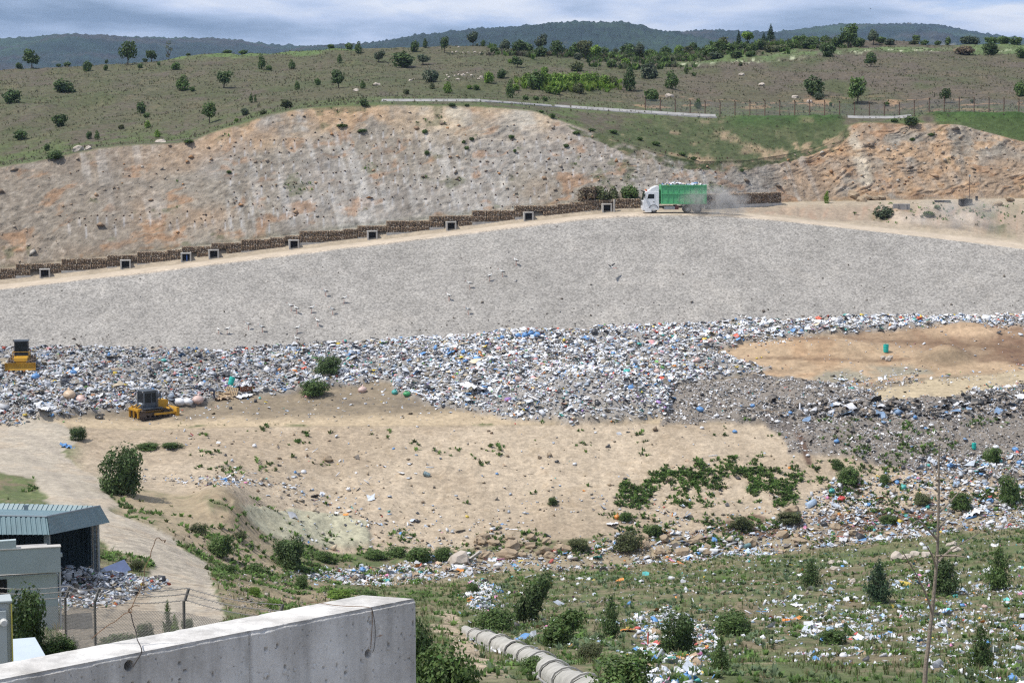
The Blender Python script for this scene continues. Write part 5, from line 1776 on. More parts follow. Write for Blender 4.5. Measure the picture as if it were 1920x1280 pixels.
# the pieces the eye goes to
for x, y, s in ((971, 632, 1.1), (985, 630, 1.2), (996, 627, 1.2), (1008, 630, 1.3), (942, 634, .9)):
    debris('rubbish_bag', 'blue', x, y, s, 'bright blue bag in the heap at the foot of the gravel slope', 'bright blue bags at the foot of the gravel')
debris('plastic_sheet', 'white', 900, 735, 5.2, 'large white plastic sheet spread over the middle of the rubbish heap', yaw=.6)
debris('plastic_sheet', 'blue', 1258, 748, 2.2, 'blue plastic sheet at the right edge of the fresh heap', yaw=1.3)
debris('rubbish_bag', 'white', 337, 758, 1.9, 'bulging white sack nearest the bulldozer blade')
debris('rubbish_bag', 'white', 351, 757, 1.7, 'second bulging white sack from the bulldozer')
debris('rubbish_bag', 'pink', 371, 754, 2.0, 'large pale pink sack beside the two white sacks')
debris('plastic_sheet', 'white', 455, 744, 2.6, 'white sheeting spread beside the wooden pallet')
debris('plastic_sheet', 'tan', 418, 746, 2.4, 'heap of flattened tan cardboard below the wooden pallet')
debris('plastic_sheet', 'tan', 410, 750, 1.6, 'tan board lying in front of the cardboard heap')
debris('rubbish_bag', 'tan', 130, 745, 2.2, 'large tan sack in the rubbish at the far left')
debris('rubbish_bag', 'pink', 152, 752, 1.8, 'pinkish sack beside the large tan sack at the far left')
debris('plastic_sheet', 'white', 80, 768, 2.4, 'pale curved sheet lying in rubbish at the far left edge')
debris('rubbish_bag', 'teal', 740, 738, 1.2, 'teal bag left of two green bags below the black bags')
debris('rubbish_bag', 'green', 763, 741, 1.2, 'green bag at the foot of the middle heap')
debris('rubbish_bag', 'black', 771, 728, 1.5, 'big black bag in the cluster at the left of the middle heap')
debris('rubbish_bag', 'black', 800, 731, 1.6, 'largest black bag at the left end of the middle heap')
debris('rubbish_bag', 'pink', 680, 734, 1.5, 'peach coloured sack lying alone left of the middle heap')
debris('plastic_sheet', 'red', 1046, 1034, 1.5, 'bright red plastic rag on the rubble pile in the valley')
debris('plastic_sheet', 'teal', 1120, 1046, 1.7, 'turquoise sheet standing up beside the valley track')
debris('rubbish_bag', 'orange', 1157, 972, 1.1, 'rusty orange drum like bag at the foot of the sand bank')
debris('plastic_sheet', 'white', 1148, 983, 1.6, 'white plastic sheet below the orange bag at the bank foot')
debris('rubbish_bag', 'white', 866, 1068, 1.2, 'pale lilac white bag beside the flat slab in the valley')
debris('plastic_sheet', 'white', 1088, 1086, 1.2, 'white and pink rag lying on the grass below the tyre')
debris('plastic_sheet', 'grey', 992, 1082, 1.2, 'clear grey film caught above the windswept shrub')
debris('rubbish_bag', 'white', 930, 1209, .8, 'small white bag leaning against the covered concrete channel')
debris('rubbish_bag', 'blue', 944, 1211, .5, 'pale blue bottle bag beside the covered concrete channel')
debris('plastic_sheet', 'orange', 1177, 1182, 1.1, 'rusty orange tin sheet in the rubbish trail on the near slope')
debris('plastic_sheet', 'orange', 1278, 1232, 1.0, 'orange tin sheet under the big round shrub on the near slope')
debris('plastic_sheet', 'orange', 1476, 1164, .9, 'left one of two orange scraps in the near slope rubbish')
debris('plastic_sheet', 'orange', 1497, 1160, .9, 'right one of two orange scraps in the near slope rubbish')
debris('plastic_sheet', 'white', 1495, 1136, 1.3, 'white plastic sheet above the two orange scraps')
debris('plastic_sheet', 'blue', 1776, 1148, 1.1, 'light blue sheet on the near slope behind the bare sapling')
debris('rubbish_bag', 'pink', 1846, 1139, .6, 'small bright pink bag on the slope at the right')
debris('rubbish_bag', 'black', 1703, 962, 1.0, 'black bag on the bare clay in the valley at right')
debris('rubbish_bag', 'black', 1545, 985, 1.1, 'black bag on clay left of the other black bag')
debris('rubbish_bag', 'red', 1578, 938, 1.2, 'dark red bag in the rubbish strip at right')
debris('plastic_sheet', 'white', 1823, 966, 3.0, 'long pale board in the rubbish strip at the far right', yaw=.2)
debris('rubbish_bag', 'green', 225, 1093, 1.1, 'green sheeting on the small pile beside the shed')
debris('rubbish_bag', 'blue', 240, 1090, 1.0, 'bright blue bag on the small pile beside the shed')
debris('rubbish_bag', 'white', 246, 1103, 1.2, 'white bag on the small pile beside the shed')
debris('plastic_sheet', 'blue', 125, 838, 2.2, 'flat bright blue sheet at the edge of the dirt road', yaw=.1)
debris('rubbish_bag', 'blue', 1312, 770, 1.2, 'lone bright blue bag on the grey rubbish right of the heap')
debris('plastic_sheet', 'white', 1914, 745, 2.2, 'white strip of plastic on the grey rubbish at the far right')

# rocks
m_white_rock = mat_plain('pale_rock', (.46, .40, .34), .9, .3, 2, bump=.6)
m_brown_rock = mat_plain('brown_rock', (.33, .255, .175), .9, .3, 2, bump=.6)
ROCKM = [MB().blob((0, 0, .2), (.5, .4, .32), s, 1, .22).mesh('rock', m_white_rock) for s in range(4)]
ROCKB = [MB().blob((0, 0, .2), (.55, .4, .32), s + 9, 1, .25).mesh('rock', m_brown_rock) for s in range(4)]


def rock(px, py, size, label, group=None, brown=False):
    p = hit(px, py)
    o = bpy.data.objects.new('rock', (ROCKB if brown else ROCKM)[int(rng.integers(4))])
    o.location = p - Vector((0, 0, .08 * size))
    o.scale = (size * rng.uniform(.8, 1.3), size * rng.uniform(.8, 1.1), size * rng.uniform(.7, 1.1))
    o.rotation_euler = (rng.normal(0, .2), rng.normal(0, .2), rng.uniform(0, 6.28))
    link(o)
    tag(o, label, 'rock', group)


for x, y in ((836, 150), (842, 146), (853, 143), (860, 141), (868, 142), (876, 138), (884, 142), (897, 149), (903, 146), (838, 142), (858, 150), (770, 152), (775, 149)):
    rock(x, y, rng.uniform(.45, .9), 'white boulder in the loose cluster on the middle of the hillside', 'white boulders on the middle hillside')
for x, y in ((822, 86), (816, 80), (846, 84), (860, 89), (863, 86), (848, 99), (856, 98), (868, 99), (878, 99), (890, 99), (901, 100)):
    rock(x, y, rng.uniform(.4, .8), 'pale stone in the row just under the hill crest', 'pale stones under the hill crest')
rock(301, 267, 1.6, 'white boulder right at the edge above the rock cut, left')
rock(146, 284, 1.7, 'wide white boulder above the left end of the rock cut')
rock(165, 281, 1.2, 'smaller round boulder beside the wide white boulder above the rock cut')
rock(667, 171, 1.3, 'lone white stone on the hillside left of the channel end'); rock(707, 160, 1.6, 'reddish white stone on the hillside above the channel end')
rock(1255, 182, 1.5, 'flat white outcrop by the bushes on the middle right hillside'); rock(1428, 161, 1.4, 'flat tan outcrop on the brown right hillside')
rock(1390, 141, 1.3, 'pale scree patch stone on the brown right hillside'); rock(1491, 184, 1.4, 'pale outcrop above the fence on the right hillside'); rock(1518, 193, 1.2, 'small white stone just above the fence on the right')
for x, y, s in ((1682, 1048, 1.7), (1715, 1040, 1.2), (1700, 1046, 1.1), (1738, 1042, 1.0), (1790, 1032, 1.2), (1735, 1045, .9), (1785, 1022, 1.0)):
    rock(x, y, s, 'grey boulder in the row along the near edge of the valley track', 'grey boulders along the valley track')
for x, y, s in ((1558, 1057, .9), (1575, 1056, .8), (1565, 1068, .8), (1600, 1092, .8)):
    rock(x, y, s, 'pale stone in the small group on the slope below the track', 'pale stones below the valley track')
for k in range(26):
    x = rng.uniform(890, 1060)
    rock(x, 1026 + rng.uniform(-18, 20), rng.uniform(.7, 1.8), 'brown block in the rubble pile at the foot of the sand bank', 'brown blocks in the valley rubble', True)
for k in range(22):
    x = rng.uniform(1180, 1330)
    rock(x, 1024 + rng.uniform(-16, 16), rng.uniform(.6, 1.5), 'tan block in the stony strip right of the valley rubble pile', 'tan blocks in the stony valley strip', True)
for x, y, s in ((1410, 1022, 1.6), (1500, 1015, 1.4), (1468, 1004, 1.3), (1486, 960, 1.6), (1600, 1002, 1.2), (1565, 990, 1.3)):
    rock(x, y, s, 'single brown slab in the right hand valley rubbish', 'brown slabs in the valley rubbish', True)
rock(862, 1054, 2.6, 'largest pale flat slab in the valley, beside the lilac bag')
rock(1255, 900, .8, 'stone on the weedy part of the sand bank', None, True); rock(613, 862, 1.4, 'brown stone on the upper sand bank', None, True)
for x, y in ((1640, 374), (1625, 372), (1600, 368), (1615, 378), (1652, 372), (1870, 385), (1893, 376), (1850, 395)):
    rock(x, y, rng.uniform(1.0, 1.9), 'orange brown fallen block at the foot of the right rock cut', 'fallen blocks below the right rock cut', True)

# ------------------------------------------------------------------ vegetation
m_leaf = mat_col('leaves', .6, 2.0, .2, 0, .02, spec=.3, translucent=.3, rnd=.13)
m_bark = mat_plain('bark', (.12, .095, .07), .9, .3, 4, bump=.5)
m_bark_pale = mat_plain('pale_bark', (.24, .20, .155), .9, .3, 8, bump=.4)
GREENS = {'dark': (.078, .122, .040), 'mid': (.098, .155, .044), 'bright': (.16, .255, .042), 'olive': (.105, .122, .05), 'grey': (.088, .115, .068), 'pine': (.046, .080, .040), 'brown': (.20, .155, .10)}


def leaf_cloud(lobes, n, size, tint, seed, up=.25, aspect=1.7, hollow=.55, jag=.25):
    """many small leaf faces through the lobes' volume; lobes = [(cx,cy,cz,rx,ry,rz)]"""
    r = np.random.default_rng(seed)
    lob = np.array(lobes, float)
    w = (lob[:, 3] * lob[:, 4] * lob[:, 5]) ** (2 / 3)
    k = r.choice(len(lob), n, p=w / w.sum())
    d = r.normal(size=(n, 3)); d /= np.linalg.norm(d, axis=1)[:, None]
    rad = (hollow + (1 - hollow) * r.random(n)) ** .6
    rad *= 1 + jag * fbm(d[:, 0] * 1.5 + k * 7, d[:, 1] * 1.5, d[:, 2] * 1.5, .45, 3, .6, seed % 50)
    c = lob[k, :3] + d * lob[k, 3:] * rad[:, None]
    clump = fbm(c[:, 0], c[:, 1], c[:, 2], max(.25, float(w.max()) ** .5 * .35), 3, .6, seed % 40 + 3)
    keep = clump > -.42
    c, d, clump = c[keep], d[keep], clump[keep]
    n = len(c)
    nr = d + r.normal(0, .6, (n, 3)) + np.array((0, 0, up)); nr /= np.linalg.norm(nr, axis=1)[:, None]
    t = np.cross(nr, r.normal(size=(n, 3))); t /= np.linalg.norm(t, axis=1)[:, None]
    b = np.cross(nr, t)
    s = size * r.uniform(.6, 1.4, n)[:, None]
    V = np.stack([c - t * s * aspect * .5, c + b * s * .42, c + t * s * aspect * .5 + nr * s * .12, c - b * s * .42], 1).reshape(-1, 3)
    Fq = np.arange(n * 4).reshape(n, 4)
    col = np.array(tint)[None] * (1 + .35 * clump[:, None] + r.normal(0, .18, (n, 1)))
    col = col * (1 + r.normal(0, .06, (n, 3)))
    return V, Fq, np.clip(col, .008, .6)


def crown_mesh(name, lobes, n, size, tint, seed, **k):
    V, Fq, c = leaf_cloud(lobes, n, size, tint, seed, **k)
    return mesh_from(name, V, Fq, m_leaf, fcol=c)


def trunk_mesh(h, rad, seed, limbs=4, spread=.5, mat=None, top=.9, lean=.08):
    r = random.Random(seed)
    b = MB()
    lx, ly = r.uniform(-lean, lean) * h, r.uniform(-lean, lean) * h
    pts = [Vector((lx * t * t + r.uniform(-.01, .01) * h, ly * t * t, h * top * t - .06 * (t == 0) * h)) for t in (0, .2, .45, .7, 1)]
    b.tube(pts, [rad * 1.25, rad, rad * .75, rad * .5, rad * .18], 7)
    for i in range(limbs):
        t = r.uniform(.25, .75)
        p = pts[1].lerp(pts[3], t)
        an = r.uniform(0, 6.28)
        q = p + Vector((math.cos(an) * spread * h * .5, math.sin(an) * spread * h * .5, h * r.uniform(.18, .38)))
        m = p.lerp(q, .5) + Vector((0, 0, -.03 * h))
        b.tube([p, m, q], [rad * .45, rad * .3, rad * .1], 5)
    return b.mesh('trunk', mat or m_bark)


# prototypes are unit sized: height 1, width about 1 (scaled on placing)
def lobes_round(seed, n=6, cz=.52, rz=.45, rr=.46):
    r = random.Random(seed)
    L_ = [(0, 0, cz, rr * .8, rr * .8, rz * .9)]
    for i in range(n):
        a = r.uniform(0, 6.28)
        q = r.uniform(.12, .3)
        L_.append((math.cos(a) * q, math.sin(a) * q, cz + r.uniform(-.22, .24), r.uniform(.16, .27), r.uniform(.16, .27), r.uniform(.14, .24)))
    return L_


PROTO = {}


def proto(kind, tone, v):
    key = (kind, tone, v)
    if key in PROTO: return PROTO[key]
    g = GREENS[tone]
    sd = (hash(kind) % 1 if False else sum(map(ord, kind)) * 7 + sum(map(ord, tone)) * 3 + v * 31)
    if kind == 'bush':
        c = crown_mesh('crown', [(x, y, max(z * .95 - .03, .15), a, b, d) for x, y, z, a, b, d in lobes_round(sd, 8, .46, .48, .5)], 950, .085, g, sd)
        t = trunk_mesh(.6, .035, sd, 4, .8)
    elif kind == 'tree':
        c = crown_mesh('crown', lobes_round(sd, 8, .63, .34, .46), 1000, .075, g, sd)
        t = trunk_mesh(.75, .035, sd, 5, .7)
    elif kind == 'column':
        c = crown_mesh('crown', [(0, 0, .3, .42, .42, .3), (.05, 0, .55, .36, .36, .3), (-.03, .02, .8, .22, .22, .22), (.1, -.1, .45, .36, .3, .2)], 850, .075, g, sd)
        t = trunk_mesh(.8, .03, sd, 3, .5)
    elif kind == 'conifer':
        lob = []
        for i in range(9):
            z = .12 + i * .095
            k = .5 * (1 - i / 9.5)
            for j in range(5):
                a = j * 1.257 + i * .6
                lob.append((math.cos(a) * k * .6, math.sin(a) * k * .6, z, k * .5, k * .5, .045))
        lob.append((0, 0, .95, .03, .03, .07))
        c = crown_mesh('crown', lob, 1300, .06, g, sd, hollow=.2)
        t = trunk_mesh(.95, .03, sd, 0, 0, lean=0)
    elif kind == 'sparse':
        c = crown_mesh('crown', [(.0, 0, .9, .3, .3, .09), (.2, 0, .7, .2, .2, .1), (-.15, .1, .6, .2, .2, .1), (.1, -.1, .35, .2, .2, .08)], 160, .06, g, sd)
        t = trunk_mesh(.95, .03, sd, 9, .7)
    elif kind == 'sapling':          # near plants, seen large
        c = crown_mesh('crown', [(0, 0, .2, .44, .44, .2), (.02, 0, .4, .42, .42, .24), (-.03, .02, .62, .32, .32, .22), (.02, 0, .82, .19, .19, .18), (.16, .1, .35, .3, .28, .16), (-.2, -.08, .3, .26, .26, .15), (0, 0, .95, .07, .07, .08)], 3000, .038, g, sd, aspect=2.0, hollow=.15, jag=.45)
        t = trunk_mesh(.9, .018, sd, 10, .75)
    elif kind == 'bigbush':
        c = crown_mesh('crown', [(x, y, max(z * .92 - .02, .16), a, b, d) for x, y, z, a, b, d in lobes_round(sd, 13, .46, .46, .46)] + [(0, 0, .2, .44, .42, .2), (.15, -.1, .16, .34, .34, .15)], 5200, .036, g, sd, hollow=.4)
        t = trunk_mesh(.7, .02, sd, 8, .8)
    elif kind == 'swept':            # windswept: twigs fan up to the right
        r = random.Random(sd)
        lob = []
        for i in range(11):
            t_ = i / 10
            lob.append((-.22 + .5 * t_ + r.uniform(-.06, .06), r.uniform(-.2, .2), .25 + .58 * t_ * r.uniform(.8, 1.05), .2, .2, .18))
        lob += [(-.1, 0, .3, .36, .36, .28), (0, 0, .5, .34, .34, .3)]
        c = crown_mesh('crown', lob, 3600, .042, g, sd, aspect=2.4, hollow=.3)
        t = trunk_mesh(.85, .018, sd, 8, .7)
    PROTO[key] = (c, t)
    return PROTO[key]


NAMES = {'bush': 'shrub', 'tree': 'tree', 'column': 'shrub', 'conifer': 'conifer_tree', 'sparse': 'bare_tree', 'sapling': 'sapling', 'bigbush': 'bush', 'swept': 'shrub'}
TONE = {'dark': 'dark green', 'mid': 'green', 'bright': 'bright green', 'olive': 'olive green', 'grey': 'grey green', 'pine': 'dark green', 'brown': 'brownish'}


def plant(kind, tone, px, py, hpx, wpx, label=None, group=None, kmin=2.0, kmax=99.0, name=None, v=None):
    p = hit(px, py, kmin, kmax)
    k = p.length / F
    h, w = hpx * k * 1.03, wpx * k
    c, t = proto(kind, tone, int(rng.integers(3)) if v is None else v)
    nm = name or NAMES[kind]
    r = empty(nm, (p.x, p.y, p.z - .04 * h), rng.uniform(-.4, .4) if kind == 'swept' else rng.uniform(0, 6.28), label, {'shrub': 'shrub', 'tree': 'tree', 'conifer_tree': 'tree', 'bare_tree': 'tree', 'sapling': 'young tree', 'bush': 'bush'}[nm], group)
    r.scale = (w, w, h)
    for n_, me in (('crown', c), ('trunk', t)):
        link(bpy.data.objects.new(n_, me), r)
    return r


HILL = [  # kind, tone, x, base y, height, width (pixels of the photograph), label or area
    ('tree', 'dark', 240, 122, 47, 34, 'tallest dark tree on the left crest of the hill, leaning slightly'),
    ('tree', 'dark', 284, 110, 22, 25, 'small dark tree on the crest just right of the tallest left tree'),
    ('sparse', 'olive', 317, 117, 40, 20, 'half dead thin tree with bare branches on the left crest'),
    ('bush', 'dark', 272, 107, 9, 11, 'LC'), ('tree', 'dark', 60, 128, 34, 34, 'broad dark tree at the far left end of the hill crest'), ('bush', 'dark', 36, 128, 14, 15, 'LC'), ('bush', 'dark', 126, 122, 11, 16, 'LC'), ('bush', 'dark', 110, 122, 8, 12, 'LC'),
    ('bush', 'mid', 163, 134, 24, 20, 'LC'), ('bush', 'mid', 198, 133, 14, 10, 'LC'), ('tree', 'dark', 199, 112, 9, 8, 'LC'), ('bush', 'mid', 263, 128, 11, 11, 'LC'), ('bush', 'mid', 298, 123, 9, 8, 'LC'), ('bush', 'mid', 330, 131, 18, 20, 'LC'),
    ('bush', 'dark', 120, 173, 30, 44, 'wide dark round shrub at the left of the hillside'), ('column', 'mid', 343, 170, 30, 30, 'pyramid shaped green shrub on the left hillside'), ('bush', 'mid', 361, 171, 11, 12, 'LH'),
    ('tree', 'dark', 420, 165, 32, 36, 'umbrella shaped dark tree with its shadow beneath, left hillside'), ('column', 'mid', 490, 130, 29, 18, 'narrow upright shrub below the left meadow'), ('bush', 'mid', 505, 132, 12, 14, 'LH'), ('column', 'mid', 547, 130, 19, 16, 'LH'),
    ('bush', 'mid', 596, 160, 16, 14, 'LH'), ('column', 'mid', 557, 169, 18, 13, 'LH'), ('tree', 'dark', 635, 165, 34, 32, 'round dark tree in the middle of the hillside above the pale rock cut'),
    ('bush', 'mid', 620, 88, 10, 16, 'MC'), ('column', 'mid', 637, 119, 18, 12, 'MH'), ('bush', 'dark', 265, 213, 27, 22, 'LH'), ('bush', 'mid', 275, 221, 12, 14, 'LH'),
    ('tree', 'mid', 393, 231, 40, 29, 'small tree with a crooked bare trunk just above the rock cut'), ('bush', 'dark', 112, 238, 29, 30, 'LH'), ('column', 'bright', 277, 240, 14, 16, 'LH'), ('column', 'bright', 295, 258, 15, 15, 'LH'), ('bush', 'olive', 227, 242, 10, 12, 'LH'),
    ('bush', 'dark', 167, 261, 18, 14, 'LH'), ('column', 'mid', 182, 262, 18, 12, 'LH'), ('column', 'mid', 471, 193, 19, 9, 'LH'), ('column', 'mid', 479, 192, 15, 6, 'LH'), ('bush', 'grey', 460, 216, 16, 18, 'LH'), ('bush', 'olive', 537, 203, 20, 28, 'LH'), ('bush', 'olive', 493, 215, 10, 16, 'LH'), ('bush', 'bright', 444, 229, 9, 11, 'LH'),
    ('bush', 'dark', 23, 195, 32, 42, 'LH'), ('bush', 'dark', 103, 298, 20, 34, 'LH'), ('bush', 'mid', 353, 268, 8, 26, 'LH'), ('bush', 'dark', 88, 283, 16, 14, 'LH'), ('bush', 'dark', 40, 262, 22, 30, 'LH'),
    ('bush', 'mid', 455, 98, 10, 20, 'LC'), ('bush', 'mid', 427, 99, 8, 22, 'LC'), ('bush', 'dark', 353, 103, 6, 12, 'LC'),
    ('bush', 'mid', 655, 87, 15, 18, 'MC'), ('column', 'dark', 672, 100, 22, 17, 'MC'), ('bush', 'dark', 778, 98, 26, 21, 'MC'), ('column', 'dark', 797, 90, 18, 12, 'MC'), ('tree', 'dark', 833, 99, 30, 21, 'dark tree with a shadow at its foot beside the crest stones'), ('tree', 'grey', 887, 87, 29, 25, 'rounded tree alone against the mountain on the middle crest'), ('bush', 'dark', 906, 87, 14, 12, 'MC'),
    ('tree', 'grey', 710, 117, 22, 27, 'MH'), ('bush', 'dark', 755, 127, 36, 50, 'largest dark spreading shrub on the middle hillside'), ('tree', 'grey', 793, 122, 21, 30, 'small spreading tree right of the largest spreading shrub'), ('bush', 'grey', 807, 154, 32, 38, 'dome shaped grey green shrub left of the white boulders'),
    ('column', 'mid', 680, 166, 16, 13, 'MH'), ('column', 'olive', 810, 167, 13, 14, 'MH'), ('column', 'bright', 840, 175, 22, 20, 'MH'), ('bush', 'mid', 892, 169, 13, 16, 'MH'), ('bush', 'bright', 880, 167, 9, 12, 'MH'), ('bush', 'olive', 762, 177, 12, 17, 'MH'), ('bush', 'dark', 683, 199, 18, 20, 'shrub on the cliff edge left of the concrete channel'),
    ('bush', 'bright', 917, 156, 26, 27, 'bright shrub below the small round topped tree'), ('bush', 'dark', 940, 147, 21, 21, 'dark shrub against the bright shrub, right of the boulders'), ('tree', 'dark', 970, 127, 21, 26, 'small mushroom shaped tree on a thin bare trunk, middle hillside'), ('bush', 'bright', 957, 119, 10, 12, 'MH'),
    ('bush', 'mid', 927, 100, 16, 20, 'MC'), ('tree', 'grey', 948, 98, 23, 26, 'MC'), ('bush', 'dark', 973, 99, 28, 36, 'MC'), ('bush', 'mid', 990, 100, 24, 28, 'MC'), ('tree', 'grey', 1015, 97, 33, 26, 'MC'), ('bush', 'dark', 1013, 107, 24, 28, 'MC'), ('tree', 'dark', 1045, 108, 34, 30, 'MC'), ('bush', 'mid', 1077, 105, 28, 28, 'MC'), ('tree', 'olive', 1098, 111, 36, 34, 'MC'), ('tree', 'bright', 1117, 113, 30, 28, 'MC'), ('bush', 'grey', 1083, 112, 16, 20, 'MC'), ('bush', 'dark', 1177, 106, 30, 40, 'MC'), ('tree', 'grey', 1200, 90, 27, 25, 'high open tree standing out above the middle thicket'), ('bush', 'mid', 1247, 108, 26, 26, 'MC'), ('bush', 'mid', 1220, 108, 20, 28, 'MC'), ('bush', 'bright', 1272, 98, 18, 20, 'MC'), ('bush', 'mid', 1133, 106, 22, 22, 'MC'), ('bush', 'grey', 1155, 102, 18, 14, 'MC'),
    ('bush', 'mid', 1147, 126, 18, 22, 'MH'), ('bush', 'bright', 1173, 122, 16, 20, 'MH'), ('bush', 'grey', 1217, 148, 36, 38, 'round grey green shrub with a shadow, right of the bright hedge'), ('column', 'dark', 1180, 171, 46, 30, 'tall dark shrub at the right end of the bright hedge'), ('column', 'mid', 1258, 166, 34, 32, 'upright shrub left of the brown hillside'), ('bush', 'mid', 1223, 190, 30, 30, 'leaning shrub beside the flat white outcrop'),
    ('bush', 'bright', 990, 160, 28, 26, 'BH'), ('bush', 'mid', 1003, 168, 42, 36, 'dark clump within the left end of the bright hedge'), ('bush', 'bright', 1023, 165, 36, 32, 'BH'), ('bush', 'bright', 1043, 163, 32, 32, 'BH'), ('bush', 'bright', 1060, 162, 30, 32, 'BH'), ('bush', 'bright', 1077, 160, 30, 30, 'BH'), ('bush', 'bright', 1097, 163, 34, 30, 'BH'), ('bush', 'bright', 1115, 160, 30, 28, 'BH'), ('bush', 'bright', 1133, 163, 28, 26, 'BH'), ('bush', 'olive', 1150, 163, 24, 20, 'BH'), ('bush', 'olive', 1083, 175, 24, 27, 'BH'), ('bush', 'bright', 1030, 175, 18, 20, 'BH'), ('bush', 'bright', 1042, 177, 18, 22, 'BH'), ('bush', 'olive', 1080, 134, 22, 32, 'BH'), ('bush', 'bright', 1021, 140, 18, 18, 'BH'),
    ('column', 'mid', 957, 184, 36, 19, 'narrow pointed shrub left of the bright hedge'), ('bush', 'bright', 968, 170, 16, 17, 'MH'), ('bush', 'mid', 985, 188, 12, 14, 'MH'), ('bush', 'mid', 1005, 188, 10, 14, 'MH'), ('bush', 'mid', 1022, 190, 11, 14, 'MH'),
    ('conifer', 'pine', 1385, 77, 27, 12, 'narrow dark conifer left of the pale round tree on the crest'), ('conifer', 'pine', 1445, 74, 34, 21, 'tallest conifer, spire shaped, on the right crest'), ('conifer', 'pine', 1432, 75, 19, 12, 'small conifer tucked against the tallest conifer'), ('tree', 'bright', 1402, 79, 24, 30, 'bright rounded tree between the two conifers'),
    ('bush', 'mid', 1330, 106, 26, 28, 'RT'), ('bush', 'mid', 1347, 98, 27, 30, 'RT'), ('bush', 'mid', 1370, 98, 20, 32, 'RT'), ('bush', 'dark', 1390, 96, 18, 28, 'RT'), ('bush', 'mid', 1410, 98, 20, 26, 'RT'), ('bush', 'dark', 1427, 94, 26, 26, 'RT'), ('bush', 'grey', 1343, 110, 15, 30, 'RT'), ('bush', 'dark', 1380, 108, 15, 30, 'RT'), ('bush', 'mid', 1407, 106, 13, 26, 'RT'), ('bush', 'olive', 1447, 98, 15, 32, 'RT'), ('bush', 'olive', 1467, 96, 15, 30, 'RT'), ('bush', 'mid', 1313, 108, 16, 26, 'RT'), ('bush', 'olive', 1290, 100, 16, 24, 'RT'), ('bush', 'olive', 1287, 114, 12, 22, 'RT'), ('bush', 'mid', 1300, 92, 18, 20, 'RT'), ('bush', 'olive', 1355, 88, 22, 26, 'RT'), ('bush', 'mid', 1478, 92, 12, 24, 'RT'),
    ('bush', 'dark', 1517, 92, 24, 38, 'dark rounded thicket on the edge of the right meadow'), ('bush', 'dark', 1552, 107, 30, 34, 'dark shrub standing in the white flower strip of the right meadow'), ('tree', 'dark', 1590, 90, 44, 42, 'big dark tree on the right crest, tallest of its clump'), ('bush', 'dark', 1570, 88, 26, 30, 'RC'), ('bush', 'mid', 1608, 88, 22, 28, 'RC'), ('bush', 'grey', 1545, 78, 12, 15, 'RC'), ('bush', 'mid', 1548, 65, 14, 22, 'RC'), ('bush', 'mid', 1493, 76, 14, 22, 'RC'), ('bush', 'mid', 1507, 72, 16, 26, 'RC'), ('bush', 'mid', 1525, 70, 14, 24, 'RC'), ('tree', 'grey', 1638, 84, 27, 26, 'RC'), ('bush', 'grey', 1668, 84, 14, 24, 'RC'), ('bush', 'mid', 1650, 80, 14, 22, 'RC'),
    ('tree', 'mid', 1718, 72, 15, 18, 'RC'), ('bush', 'mid', 1733, 73, 11, 20, 'RC'), ('bush', 'mid', 1777, 81, 19, 15, 'RC'), ('bush', 'grey', 1813, 83, 21, 32, 'RC'), ('bush', 'grey', 1827, 82, 18, 24, 'RC'), ('bush', 'mid', 1880, 82, 17, 32, 'RC'), ('bush', 'mid', 1860, 81, 15, 32, 'RC'), ('bush', 'olive', 1713, 84, 10, 24, 'RC'), ('bush', 'mid', 1758, 80, 10, 16, 'RC'), ('bush', 'mid', 1905, 84, 18, 26, 'RC'),
    ('bush', 'brown', 1807, 102, 18, 46, 'wide dark brownish shrub on the right meadow'), ('bush', 'dark', 1855, 104, 30, 36, 'tall shrub right of the wide brownish shrub on the meadow'), ('bush', 'mid', 1913, 108, 23, 22, 'RC'),
    ('tree', 'dark', 1633, 126, 27, 28, 'compact dark tree alone high on the brown right hillside'), ('bush', 'dark', 1527, 180, 45, 42, 'large dark oval shrub above the fence, left of the bright round tree'), ('bush', 'grey', 1536, 187, 17, 24, 'pale low shrub at the foot of the large dark oval shrub'), ('tree', 'mid', 1608, 194, 47, 44, 'bright round tree above the fence on the brown right hillside'), ('tree', 'dark', 1772, 193, 29, 21, 'small dark tree above the fence at the far right'), ('bush', 'mid', 1915, 180, 31, 28, 'bright shrub cut off by the right edge of the hillside'), ('column', 'dark', 1309, 204, 19, 17, 'small dark shrub behind the left end of the fence'), ('column', 'mid', 1287, 139, 20, 11, 'MH'), ('bush', 'mid', 1662, 199, 10, 14, 'RH'), ('bush', 'dark', 1823, 193, 8, 9, 'RH'), ('bush', 'mid', 1557, 200, 11, 8, 'RH'), ('bush', 'olive', 1388, 124, 9, 10, 'RH'),
]
AREA = {'LC': 'on the left part of the hill crest', 'LH': 'scattered on the left hillside above the rock cut', 'MC': 'in the thicket along the middle of the hill crest', 'MH': 'scattered on the middle of the hillside', 'BH': 'in the bright hedge row on the middle hillside', 'RT': 'in the right hand thicket above the flower meadow', 'RC': 'on the right part of the hill crest', 'RH': 'on the brown right hillside near the fence'}
SHAPE = {'bush': 'round shrub', 'tree': 'small tree', 'column': 'upright shrub', 'conifer': 'conifer', 'sparse': 'thin tree'}
for kd, tn, x, y, h, w, lab in HILL:
    if lab in AREA:
        sz = 'tiny' if h < 11 else ('low' if h < 17 else ('tall' if h > 27 else 'middling'))
        plant(kd, tn, x, y, h, w, f'{sz} {TONE[tn]} {SHAPE[kd]} {AREA[lab]}', f'{SHAPE[kd]}s {AREA[lab]}', 14.9)
    else:
        plant(kd, tn, x, y, h, w, lab, None, 14.9)
